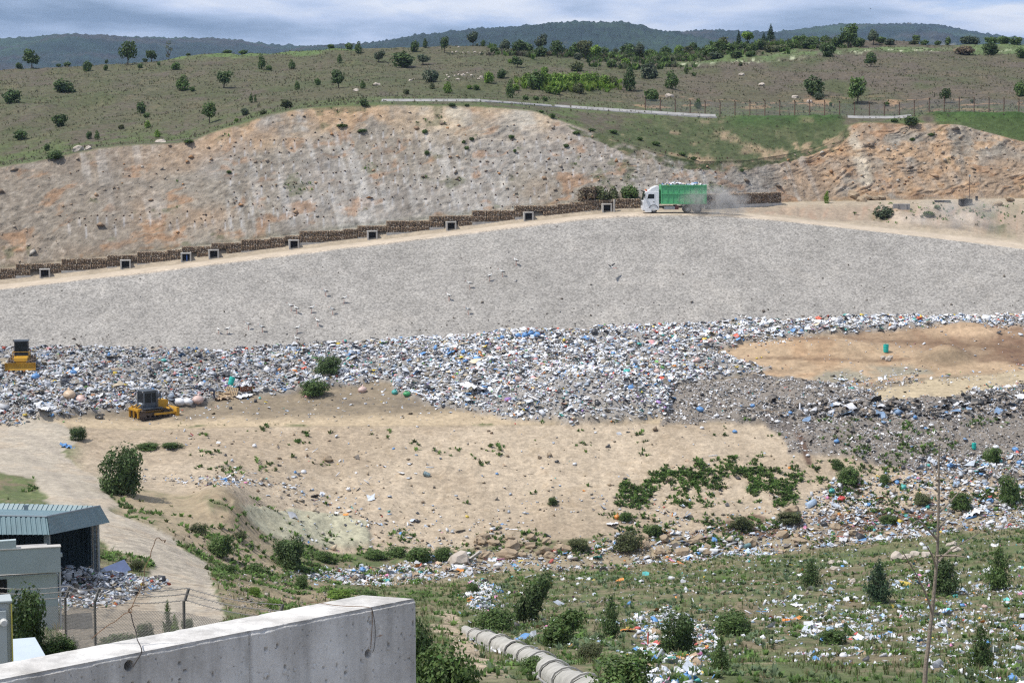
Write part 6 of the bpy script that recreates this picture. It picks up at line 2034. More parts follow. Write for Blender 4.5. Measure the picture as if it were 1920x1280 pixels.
# plants on and under the rock cut
plant('bush', 'brown', 1102, 381, 38, 44, 'dry brownish scrub at the foot of the rock cut behind the basket wall', None, 13.5)
plant('bush', 'olive', 1126, 379, 36, 40, 'olive scrub beside the dry brownish scrub behind the basket wall', None, 13.5)
plant('column', 'olive', 1150, 379, 30, 28, 'thin olive scrub between the dry scrub and the fresh green shrub', None, 13.5)
plant('bush', 'mid', 1182, 375, 36, 38, 'fresh green shrub behind the basket wall just left of the truck', None, 13.5)
plant('bush', 'dark', 1708, 236, 22, 34, 'dark shrub on the top edge of the right orange rock cut', None, 14.5)
plant('bush', 'mid', 1677, 229, 9, 16, 'low shrub left of the dark shrub on the orange cut edge', None, 14.5)
plant('column', 'bright', 1550, 381, 23, 13, 'slim bright bush alone beside the track behind the dam', None, 11.5)
plant('bush', 'grey', 1657, 409, 30, 46, 'dome shaped grey green bush in the cut below the track', None, 11.5)
plant('bush', 'mid', 1742, 406, 12, 28, 'low bush right of the grey green dome in the cut', None, 11.5)
plant('bush', 'mid', 1757, 393, 11, 15, 'small bush nearest the black tank in the cut', None, 11.5)
for x, y, h, w in ((847, 199, 7, 18), (875, 199, 5, 12), (1035, 221, 11, 14), (1015, 212, 7, 12), (797, 250, 9, 14), (869, 270, 9, 9), (875, 281, 9, 10), (884, 263, 7, 12), (958, 260, 9, 14), (1062, 276, 8, 12), (965, 285, 7, 9), (429, 325, 7, 12), (800, 290, 10, 12), (1080, 252, 8, 14), (1150, 250, 9, 18), (1110, 246, 7, 16), (1230, 272, 9, 18), (1300, 300, 8, 16), (1390, 322, 7, 12), (1280, 292, 9, 16), (1745, 256, 8, 16), (1710, 264, 7, 12), (1200, 263, 8, 14), (680, 248, 8, 22), (640, 238, 7, 24)):
    plant('bush', 'mid', x, y, h, w, 'little green tuft bush growing on the bare rock cut', 'tuft bushes on the rock cut', 13.9)
# on the landfill and the bank
plant('bigbush', 'dark', 613, 700, 42, 58, 'upper darker one of two bushes growing in the middle of the rubbish', None, 8)
plant('bigbush', 'mid', 590, 740, 42, 62, 'lower brighter one of two bushes growing in the middle of the rubbish', None, 8)
plant('bigbush', 'dark', 228, 927, 118, 98, 'large dense dark bush beside the curve of the dirt road')
plant('bigbush', 'dark', 147, 824, 32, 36, 'small dark bush at the top edge of the dirt road')
plant('bigbush', 'mid', 275, 842, 18, 54, 'low spreading bush right behind the large dark road bush')
plant('bigbush', 'mid', 325, 838, 12, 52, 'low strip of bush on the bank crest right of the road bush')
plant('bigbush', 'dark', 545, 1066, 74, 72, 'dark round bush below the pale green mound')
plant('bigbush', 'dark', 1037, 946, 19, 23, 'little dark bush alone on the middle of the sand bank')
plant('bigbush', 'olive', 255, 1069, 27, 33, 'grassy dome shaped bush in the bend of the dirt road')
for x, y, h, w, t_ in ((412, 1038, 50, 66, 'mid'), (372, 1000, 26, 40, 'olive'), (425, 1076, 26, 44, 'mid'), (476, 1074, 24, 40, 'mid'), (566, 1102, 32, 34, 'mid'), (476, 1117, 24, 30, 'bright'), (510, 1140, 22, 36, 'bright'), (640, 1124, 26, 66, 'bright'), (690, 1120, 18, 40, 'mid'), (450, 1010, 18, 30, 'olive'), (605, 1050, 24, 46, 'mid')):
    plant('bigbush', t_, x, y, h, w, f'{TONE[t_]} low bush on the rough ground between road and valley', 'low bushes on the rough slope beside the road')
for x, y, h, w in ((790, 1052, 38, 70), (830, 1050, 36, 46), (740, 1040, 22, 60), (700, 1046, 22, 50)):
    plant('bigbush', 'mid', x, y, h, w, 'dense weedy bush in the row along the valley foot of the bank', 'weedy bushes along the bank foot')
for x, y, h, w, t_ in ((1180, 1030, 46, 70, 'olive'), (1085, 1030, 30, 50, 'olive'), (1225, 1000, 24, 50, 'mid'), (1175, 975, 22, 34, 'mid'), (1480, 980, 28, 60, 'olive'), (1390, 990, 30, 50, 'olive'), (1665, 980, 22, 42, 'mid'), (1590, 905, 44, 50, 'mid'), (1660, 905, 22, 26, 'mid'), (1730, 945, 26, 40, 'olive'), (1800, 955, 44, 44, 'mid'), (1892, 945, 70, 50, 'mid'), (1860, 865, 36, 46, 'mid'), (1570, 880, 26, 30, 'mid')):
    plant('bigbush', t_, x, y, h, w, f'{TONE[t_]} bush growing among the valley rubbish right of the middle', 'bushes among the valley rubbish')
# near slope
NEAR = [('sapling', 'dark', 1521, 1099, 50, 46, 'smallest conical sapling in the row on the right slope'), ('sapling', 'pine', 1646, 1130, 82, 60, 'dark conical sapling, second in the row on the right slope'), ('sapling', 'dark', 1768, 1114, 86, 76, 'broad sapling standing behind the bare stem at right'), ('sapling', 'mid', 1871, 1106, 82, 64, 'open branched sapling at the right end of the row'), ('sapling', 'dark', 1838, 1257, 86, 58, 'lower right sapling on the littered slope'), ('sapling', 'mid', 1351, 1262, 70, 44, 'thin sparse sapling on the littered slope'), ('bigbush', 'dark', 1272, 1224, 102, 84, 'big round dark shrub beside the trail of white rubbish'), ('swept', 'dark', 998, 1167, 96, 74, 'windswept dark shrub leaning right below the valley track'), ('bigbush', 'mid', 930, 1184, 62, 84, 'wide green shrub left of the windswept shrub'), ('swept', 'mid', 1052, 1214, 80, 96, 'spreading shrub behind the covered concrete channel'), ('sapling', 'dark', 1146, 1196, 82, 46, 'tall pointed shrub above the largest green bush'), ('bigbush', 'mid', 1160, 1318, 130, 150, 'largest green bush at the bottom edge right of the channel'), ('bigbush', 'mid', 995, 1258, 36, 60, 'low bush in front of the covered concrete channel'), ('bigbush', 'mid', 1370, 1186, 56, 90, 'weedy bush clump in the middle of the near slope'), ('bigbush', 'mid', 1560, 1206, 40, 60, 'weedy clump below the orange scraps'), ('bigbush', 'mid', 885, 1110, 26, 30, 'small weedy bush behind the heap of white bags'), ('bigbush', 'olive', 1105, 1236, 40, 60, 'olive shrub between the channel and the largest green bush')]
for kd, tn, x, y, h, w, lab in NEAR:
    plant(kd, tn, x, y, h, w, lab)
# behind and beside the foreground wall
plant('bigbush', 'mid', 838, 1338, 190, 150, 'leafy bush right beside the end of the concrete wall', None, 2.5)
plant('bigbush', 'dark', 775, 1320, 220, 90, 'dark leafy bush hidden partly by the end of the concrete wall', None, 2.5)
plant('bigbush', 'dark', 42, 1240, 176, 110, 'tall dark bush in front of the white building', None, 2.2)
plant('bigbush', 'mid', 110, 1235, 60, 90, 'low bush between the near fence posts', None, 2.2)
plant('bigbush', 'mid', 225, 1222, 46, 90, 'leafy bush at the foot of the near fence', None, 2.2)
plant('sapling', 'mid', 315, 1190, 66, 24, 'slender leafy shoot standing above the concrete wall', None, 2.2)
plant('sapling', 'bright', 328, 1190, 40, 20, 'shorter leafy shoot right of the slender one', None, 2.2)
plant('bigbush', 'dark', 275, 1205, 50, 40, 'dark leafy sprig left of the slender shoots', None, 2.2)
plant('bigbush', 'dark', 352, 1186, 36, 26, 'dark leafy sprig by the right fence post', None, 2.2)


# bare slender sapling close to the camera at right
def bare_sapling():
    y0 = 12.0
    base = pt(1735, 1330, y0)
    gz = ground_z(base.x, y0)
    r = empty('bare_sapling', (base.x, y0, gz), 0, 'slender leafless stem with thin side twigs close to the camera at right', 'young tree')
    o = Vector(r.location)
    stem = [Vector((base.x - .02, y0, gz - .1)), pt(1733, 1285, y0), pt(1740, 1210, y0), pt(1750, 1120, y0), pt(1757, 1030, y0), pt(1760, 930, y0), pt(1761, 870, y0), pt(1761, 832, y0)]
    MB().tube([p - o for p in smooth_pts([jit(p, .004) for p in stem], 4)], list(np.linspace(.016, .003, 29)), 8).build('stem', m_bark_pale, r)
    tw = [((1748, 1150), (1738, 1120), (1722, 1085), (1704, 1050), (1692, 1030)), ((1756, 1060), (1772, 1040), (1800, 1020), (1838, 1000)), ((1758, 1010), (1738, 990), (1722, 975), (1705, 985)), ((1759, 960), (1775, 945), (1790, 930), (1806, 912)), ((1757, 1040), (1785, 1040), (1815, 1045)), ((1760, 900), (1752, 880), (1746, 866)), ((1755, 1062), (1748, 1040), (1735, 1020)), ((1760, 990), (1770, 975), (1782, 970))]
    for k, q in enumerate(tw):
        P_ = [pt(x, y, y0 + .06 * i * (1 if k % 2 else -1)) for i, (x, y) in enumerate(q)]
        MB().tube([p - o for p in smooth_pts([jit(p, .006) for p in P_], 4)], list(np.linspace(.0075, .0022, (len(q) - 1) * 4 + 1)), 5).build('twig', m_bark_pale, r)


bare_sapling()


# ------------------------------------------------------------------ grass and weeds (uncountable)
m_grass = mat_col('grass', .7, 3, .2, 0, spec=.2, translucent=.35)


def tufts(name, P, size, pal, blades=5, spread=.5, width=.10):
    n = len(P)
    w = np.array([p[1] for p in pal], float)
    col = np.array([p[0] for p in pal])[rng.choice(len(pal), n, p=w / w.sum())]
    B = blades
    a = rng.uniform(0, 2 * math.pi, (n, B))
    lean = rng.uniform(.1, 1, (n, B)) * spread
    h = size[:, None] * rng.uniform(.55, 1.15, (n, B))
    d = np.stack([np.cos(a), np.sin(a), 0 * a], -1)
    s = np.stack([-np.sin(a), np.cos(a), 0 * a], -1)
    root = P[:, None] + d * (size[:, None, None] * rng.uniform(0, .35, (n, B, 1))) - np.array((0, 0, .03))
    wd = (h * width)[..., None]
    tip = root + d * (h * lean)[..., None] + np.array((0, 0, 1)) * (h * (1 - .35 * lean))[..., None]
    mid = root + d * (h * lean * .35)[..., None] + np.array((0, 0, 1)) * (h * .55)[..., None]
    V = np.stack([root - s * wd * .5, root + s * wd * .5, mid + s * wd * .6, tip, mid - s * wd * .6], 2)
    V = V.reshape(-1, 3)
    k = np.arange(n * B)[:, None] * 5
    Fq = np.concatenate([k + np.array([[0, 1, 2, 4]])], 0)
    Ft = k + np.array([[4, 2, 3]])
    cc = np.repeat(col * rng.uniform(.7, 1.25, (n, 1)), B, 0) * rng.uniform(.85, 1.15, (n * B, 1))
    # quads as two triangles so one array holds all
    Fa = np.concatenate([Fq[:, [0, 1, 2]], Fq[:, [0, 2, 3]], Ft])
    ob = mesh_obj(name, mesh_from(name, V, Fa, m_grass, fcol=np.clip(np.concatenate([cc, cc, cc]), .01, .5)))
    tag(ob, kind='stuff')


P_G = [((.10, .15, .045), 5), ((.13, .175, .06), 4), ((.15, .14, .07), 2), ((.21, .175, .10), 2)]
P_DRY = [((.13, .12, .075), 4), ((.105, .12, .058), 5), ((.15, .13, .09), 2), ((.20, .165, .11), 2)]
P_WEED = [((.12, .205, .055), 5), ((.155, .245, .065), 3), ((.095, .15, .05), 3)]
P_THIS = [((.17, .235, .13), 4), ((.13, .18, .09), 3)]
thick = np.clip(.5 + fbm(GX, GY, 0 * GX, 2.6, 4, .65, 91) * 1.4, 0, 1.6)
nz = sstep(3.0, 3.4, KK) * (1 - sstep(6.0, 6.2, KK))
dn_ = nz * thick * (1 - M['ROAD']) * (1 - M['YARD']) * (1 - .8 * M['DIRTPATH']) * (1 - .65 * M['DIRTSLOPE']) * (1 - .6 * M['TRASHS'])
P, i, j = sample(dn_ * 3.0, 21000)
tufts('grass', P, rng.uniform(.15, .5, len(P)), P_G, 5, .8, .09)
P, i, j = sample(nz * sstep(850, 950, PX) * np.clip(.1 + fbm(GX, GY, 0 * GX, 4, 3, .6, 92), 0, 1) * 1.2, 2600)
tufts('weeds', P, rng.uniform(.2, .45, len(P)), P_THIS, 9, 1.2, .26)
P, i, j = sample(nz * np.clip(fbm(GX, GY, 0 * GX, 2.4, 3, .6, 93) - .05, 0, 1) * 3.0 * (1 - M['ROAD']) * (1 - M['YARD']), 7000)
tufts('weeds', P, rng.uniform(.15, .42, len(P)), P_WEED, 9, 1.3, .34)
# dark leafy weeds on the bank, along the valley and round the rubbish
wb = M['WEEDBANK'] * np.clip(.30 + 2.6 * fbm(GX, GY * .7, 0 * GX, 2.6, 4, .65, 294), 0, 1.3) * 8
wb += bank * np.clip(fbm(GX, GY, 0 * GX, 3.0, 4, .6, 95) - .48, 0, 1) * 5 * sstep(300, 400, PX)
wb += sstep(6.0, 6.1, KK) * (1 - sstep(7.1, 7.2, KK)) * np.clip(fbm(GX, GY, 0 * GX, 5, 4, .6, 96) - .08, 0, 1) * 7 * sstep(420, 560, PX)
wb += sstep(6.9, 7.0, KK) * (1 - sstep(8.0, 8.1, KK)) * sstep(1480, 1600, PX) * np.clip(fbm(GX, GY, 0 * GX, 4, 4, .6, 97) - .15, 0, 1) * 4
wb += sstep(4.9, 5.2, KK) * (1 - sstep(6.7, 7, KK)) * (1 - sstep(540, 700, PX)) * (1 - M['ROAD']) * (1 - M['YARD']) * np.clip(.1 + fbm(GX, GY, 0 * GX, 4, 4, .6, 98), 0, 1) * 3
wb = wb * (1 - .85 * soften(M['PALE'], 2)) * (1 - .5 * np.clip(rdg, 0, 1))
P, i, j = sample(wb * 1.8, 27000)
tufts('weeds', P, rng.uniform(.18, .52, len(P)), P_WEED + [((.11, .13, .055), 2)], 7, 1.3, .36)
# tufts on the bench in front of the bank crest
P, i, j = sample(((KK > 8.0) & (KK < 8.12)) * sstep(240, 300, PX) * (1 - sstep(1180, 1300, PX)) * np.clip(fbm(GX, GY, 0 * GX, 6, 3, .6, 99), 0, 1) * 5, 900)
tufts('grass', P, rng.uniform(.12, .3, len(P)), P_G, 6, .9, .12)
# hillside
hw = sstep(15.0, 15.2, KK) * (1 - sstep(18.9, 19.0, KK))
P, i, j = sample(hw * np.clip(.5 + nc2, .1, 1.5) * 1.4, 24000)
tufts('grass', P, rng.uniform(.16, .48, len(P)), P_DRY, 4, 1.0, .2)
P, i, j = sample((gb + np.clip(berm_w, 0, 1)) * 3.0, 5200)
tufts('grass', P, rng.uniform(.25, .6, len(P)), [((.062, .105, .03), 4), ((.085, .125, .042), 3), ((.12, .125, .06), 1.5)], 5, 1.0, .2)
P, i, j = sample(rk * veg * .9 + behind * .35 * sstep(1600, 1680, PX), 3200)
tufts('weeds', P, rng.uniform(.18, .5, len(P)), P_WEED + [((.13, .14, .075), 3)], 6, 1.2, .3)

# low scrub that joins the trees along the crest and fills the hedge row
cr = (KK > 17.0) * (KK < 18.95) * (np.exp(-((PY - np.interp(PX, [880, 1000, 1150, 1250, 1340, 1450, 1550], [97, 100, 107, 110, 100, 94, 84])) / 8) ** 2) * sstep(880, 960, PX) * (1 - sstep(1500, 1620, PX)) * np.clip(.25 + fbm(GX, GY, 0 * GX, 12, 3, .6, 101), 0, 1) + np.exp(-((PX - 1210) / 70) ** 2 - ((PY - 122) / 12) ** 2) * np.clip(fbm(GX, GY, 0 * GX, 8, 3, .6, 102), 0, 1))
P, i, j = sample(cr * 1.6, 4200)
tufts('scrub', P, rng.uniform(.6, 1.7, len(P)), [((.09, .14, .045), 4), ((.12, .19, .05), 3), ((.12, .135, .075), 3), ((.16, .145, .105), 1)], 12, 1.0, .24)
hd = (KK > 16.9) * (KK < 18.0) * np.exp(-((PX - 1070) / 85) ** 4 - ((PY - 158) / 14) ** 4) * np.clip(.5 + fbm(GX, GY, 0 * GX, 5, 3, .6, 103), 0, 1)
P, i, j = sample(hd * 2.0, 1500)
tufts('scrub', P, rng.uniform(.6, 1.7, len(P)), [((.17, .27, .045), 4), ((.13, .21, .04), 3), ((.20, .27, .06), 2)], 12, 1.0, .24)

# ------------------------------------------------------------------ vehicles and small things
m_wpaint = mat_plain('white_paint', (.78, .79, .80), .35, .06, 1.0, spec=.5, coat=.3)
m_gpaint = mat_plain('green_paint', (.11, .43, .19), .6, .14, 1.2, spec=.5)
m_glass = mat_plain('dark_glass', (.018, .022, .026), .15, .1, 1.0, spec=.3)
m_black = mat_plain('black_plastic', (.03, .03, .032), .6, .2, 3)
m_tyre = mat_plain('tyre_rubber', (.05, .046, .042), .9, .3, 4, bump=.3)
m_rim = mat_plain('wheel_rim', (.42, .42, .42), .5, .2, 4, metal=.4)
m_yel = mat_plain('yellow_paint', (.52, .28, .025), .5, .25, 2.0, spec=.4)
m_grey = mat_plain('grey_paint', (.085, .10, .12), .6, .2, 2.0, spec=.2)
m_track = mat_plain('track_steel', (.13, .10, .08), .75, .35, 5, metal=.4)
m_red = mat_plain('red_lens', (.45, .03, .02), .3, .1)
m_amber = mat_plain('amber_lens', (.65, .18, .02), .3, .1)
m_cham = mat_plain('chassis_grey', (.09, .085, .08), .7, .3, 3)


def wheel(parent, x, y, R, w, side):
    k = 24
    pr = [(R * .62, -w / 2), (R * .94, -w / 2), (R, -w * .36), (R, w * .36), (R * .94, w / 2), (R * .62, w / 2)]
    b = MB()
    vs, fs = [], []
    for i in range(k):
        t = 2 * math.pi * i / k
        for r_, h in pr:
            vs.append((math.cos(t) * r_, h, math.sin(t) * r_))
    n = len(pr)
    for i in range(k):
        for j in range(n):
            fs.append([i * n + j, i * n + (j + 1) % n, ((i + 1) % k) * n + (j + 1) % n, ((i + 1) % k) * n + j][::-1])
    b.add(vs, fs)
    we = b.build('wheel', m_tyre, parent)
    we.location = (x, y, R)
    q = MB()
    q.tube([(0, side * w * .1, 0), (0, side * w * .30, 0)], [R * .61, R * .61], 18)
    q.tube([(0, side * w * .30, 0), (0, side * w * .46, 0)], [R * .34, R * .26], 14)
    for i in range(10):
        t = i * .628
        q.tube([(math.cos(t) * R * .46, side * w * .3, math.sin(t) * R * .46), (math.cos(t) * R * .46, side * w * .36, math.sin(t) * R * .46)], .035, 6)
    q.build('rim', m_rim, we)
    return we


def truck():
    a0, a1 = float(pix_dir(1203, 401)[0]), float(pix_dir(1319, 401)[0])
    yc = float(np.interp((a0 + a1) / 2, L[11][0], L[11][1])) + 2.6
    c = Vector(((a0 + a1) / 2 * yc, yc, 0))
    c.z = max(ground_z(c.x - 3, yc), ground_z(c.x + 3, yc), ground_z(c.x, yc))
    r = empty('dump_truck', tuple(c), math.radians(2.0), 'white cabbed truck with a high green container driving left on the dirt road', 'truck')
    # built 8.6 m long with the nose at -X; y: -1.25 (near side) .. 1.25
    X0 = -4.25
    m = MB()
    prof = [(X0 + .02, .42), (X0 + 2.25, .42), (X0 + 2.25, 3.0), (X0 + .75, 3.02), (X0 + .30, 2.92), (X0 + .10, 1.75), (X0, 1.55)]
    m.prism(prof, 'y', -1.23, 1.23)
    m.build('cab', m_wpaint, r, bevel=.06)
    d = MB().prism([(X0 + .75, 3.03), (X0 + 2.24, 3.03), (X0 + 2.24, 3.72), (X0 + 1.85, 3.72), (X0 + 1.25, 3.45)], 'y', -1.12, 1.12)
    d.build('roof_deflector', m_wpaint, r, bevel=.05)
    MB().prism([(X0 + .06, 1.80), (X0 + .09, 1.80), (X0 + .285, 2.78), (X0 + .255, 2.78)], 'y', -1.1, 1.1).build('windscreen', m_glass, r)
    MB().box((X0 + .16, 0, 2.95), (.34, 2.3, .16), Matrix.Rotation(.25, 3, 'Y')).build('sun_visor', m_black, r)
    for s in (-1, 1):
        dr = MB().box((X0 + 1.1, s * 1.238, 1.72), (1.15, .02, 2.05)).build('door', m_wpaint, r, bevel=.01)
        MB().prism([(X0 + .62, 2.0), (X0 + 1.58, 2.0), (X0 + 1.58, 2.62), (X0 + .78, 2.62)], 'y', s * 1.25 - .006, s * 1.25 + .006).build('window', m_glass, dr)
        MB().box((X0 + 1.5, s * 1.262, 1.62), (.2, .04, .06)).build('handle', m_black, dr)
        mi = MB().box((X0 + .25, s * 1.42, 2.35), (.12, .2, .55)).tube([(X0 + .35, s * 1.2, 2.75), (X0 + .25, s * 1.42, 2.6)], .02, 6)
        mi.build('mirror', m_black, r)
        MB().box((X0 - .02, s * .85, .82), (.08, .5, .2)).build('headlight', mat_plain('headlight', (.6, .62, .64), .15, .05), r)
        MB().box((X0 + .75, s * 1.24, .42), (.9, .1, .5)).build('step', m_wpaint, r)
        w_ = MB()
        for k in range(9):
            t0 = math.radians(15 + k * 16.6)
            t1 = math.radians(15 + (k + 1) * 16.6)
            w_.prism([(X0 + 1.5 + math.cos(t0) * .60, .52 + math.sin(t0) * .60), (X0 + 1.5 + math.cos(t0) * .66, .52 + math.sin(t0) * .66), (X0 + 1.5 + math.cos(t1) * .66, .52 + math.sin(t1) * .66), (X0 + 1.5 + math.cos(t1) * .60, .52 + math.sin(t1) * .60)], 'y', s * 1.02, s * 1.29)
        w_.build('wheel_arch', m_black, r)
    g = MB()
    for k in range(4): g.box((X0 - .005, 0, 1.12 + k * .14), (.05, 1.5, .09))
    g.build('grille', m_black, r)
    MB().box((X0 + .02, 0, .62), (.12, 2.44, .42)).build('bumper', m_wpaint, r, bevel=.03)
    for y in (-.8, .8):
        MB().tube([(X0 + .55, y, 3.02), (X0 + .55, y, 3.24)], [.09, .07], 10).build('beacon', m_amber if y > 0 else m_red, r)
    MB().tube([(X0 + 1.0, 0, 3.3), (X0 + 1.0, .6, 3.3)], .05, 8).build('horn', m_rim, r)
    fr = MB().box((.25, -.42, .82), (8.0, .12, .26)).box((.25, .42, .82), (8.0, .12, .26)).box((.4, 0, .8), (.2, .9, .2)).box((3.9, 0, .8), (.2, .9, .2)).box((2.2, 0, .8), (.2, .9, .2))
    fr.build('chassis', m_cham, r)
    for x, nm in ((X0 + 1.5, 0), (1.95, 1), (3.35, 1)):
        for s in (-1, 1):
            wheel(r, x, s * 1.03, .52, .34 if not nm else .52, s)
        MB().tube([(x, -1.0, .52), (x, 1.0, .52)], .09, 8).build('axle', m_cham, r)
    for s in (-1, 1):
        MB().tube([(1.22, s * 1.1, .7), (1.4, s * 1.1, 1.02), (1.7, s * 1.1, 1.15), (3.6, s * 1.1, 1.15), (3.9, s * 1.1, 1.0), (4.05, s * 1.1, .7)], [.06] * 6, 6).build('mudguard', m_rim, r)
        MB().box((-.55, s * 1.0, .72), (1.5, .4, .46)).build('fuel_tank', m_rim if s < 0 else m_cham, r, bevel=.06)
        MB().box((.45, s * 1.08, .78), (.5, .3, .55)).build('tool_box', mat_plain('maroon_box', (.14, .05, .045), .6), r, bevel=.02)
    # container with ribs
    x0, x1, zb, zt = -1.75, 4.55, 1.25, 3.88
    c_ = MB()
    c_.box(((x0 + x1) / 2, -1.22, (zb + zt) / 2), (x1 - x0, .06, zt - zb)).box(((x0 + x1) / 2, 1.22, (zb + zt) / 2), (x1 - x0, .06, zt - zb))
    c_.box((x0 + .03, 0, (zb + zt) / 2), (.06, 2.38, zt - zb)).box((x1 - .03, 0, (zb + zt) / 2), (.06, 2.38, zt - zb)).box(((x0 + x1) / 2, 0, zb + .03), (x1 - x0 - .2, 2.3, .06))
    co = c_.build('container', m_gpaint, r)
    for s in (-1, 1):
        for k in range(9):
            x = x0 + .08 + k * (x1 - x0 - .16) / 8
            MB().box((x, s * 1.285, (zb + zt) / 2), (.10, .045, zt - zb - .25)).build('rib', m_gpaint, co)
        for z in (zb + .08, (zb + zt) / 2 + .12, zt - .07):
            MB().box(((x0 + x1) / 2, s * 1.30, z), (x1 - x0 + .04, .10, .13)).build('rail', m_gpaint, co)
    MB().box((x0 - .12, 0, 2.1), (.12, .3, 1.7)).box((x0 - .1, -.5, 2.1), (.1, .1, 1.8)).box((x0 - .1, .5, 2.1), (.1, .1, 1.8)).build('hook_frame', m_gpaint, co)
    n = 900
    P = np.stack([rng.uniform(x0 + .2, x1 - .2, n), rng.uniform(-1.1, 1.1, n), np.zeros(n)], 1)
    P[:, 2] = zt - .25 + .33 * np.exp(-((P[:, 0] - .2) / 1.1) ** 2) + .25 * np.exp(-((P[:, 0] - 2.7) / 1.2) ** 2) + rng.uniform(-.1, .08, n)
    o = scatter('load', P, np.clip(rng.lognormal(math.log(.26), .35, n), .1, .5), PAL_FRESH, m_rub, parent=r)
    MB().box(((x0 + x1) / 2, 0, zt - .5), (x1 - x0 - .2, 2.3, .3)).build('load_base', m_black, r)
    return r, yc


TRUCK, TRY = truck()


def tracks(parent, L0, L1, y, w, R, zc, n=34):
    """one crawler chain: shoes round two sprockets"""
    tr = MB()
    ln = (L1 - L0)
    per = 2 * ln + 2 * math.pi * R
    for i in range(n):
        s = per * i / n
        if s < ln: p, t = (L0 + s, zc + R), 0
        elif s < ln + math.pi * R:
            th = (s - ln) / R; p, t = (L1 + math.sin(th) * R, zc + math.cos(th) * R), -th
        elif s < 2 * ln + math.pi * R: p, t = (L1 - (s - ln - math.pi * R), zc - R), math.pi
        else:
            th = (s - 2 * ln - math.pi * R) / R; p, t = (L0 - math.sin(th) * R, zc - math.cos(th) * R), math.pi - th
        rot = Matrix.Rotation(-t, 3, 'Y')
        tr.box((p[0], y, p[1]), (per / n * .9, w, .06), rot)
        q = rot @ Vector((0, 0, .05))
        tr.box((p[0] + q.x, y, p[1] + q.z), (.04, w, .07), rot)
    t_ = tr.build('track', m_track, parent)
    g = MB()
    for x in (L0, L1): g.tube([(x, y - w * .3, zc), (x, y + w * .3, zc)], R * .86, 16)
    for i in range(5):
        x = L0 + ln * (i + .5) / 5
        g.tube([(x, y - w * .3, zc - R * .62), (x, y + w * .3, zc - R * .62)], R * .3, 10)
    g.box(((L0 + L1) / 2, y, zc), (ln, w * .5, R * .7))
    g.build('rollers', m_track, t_)


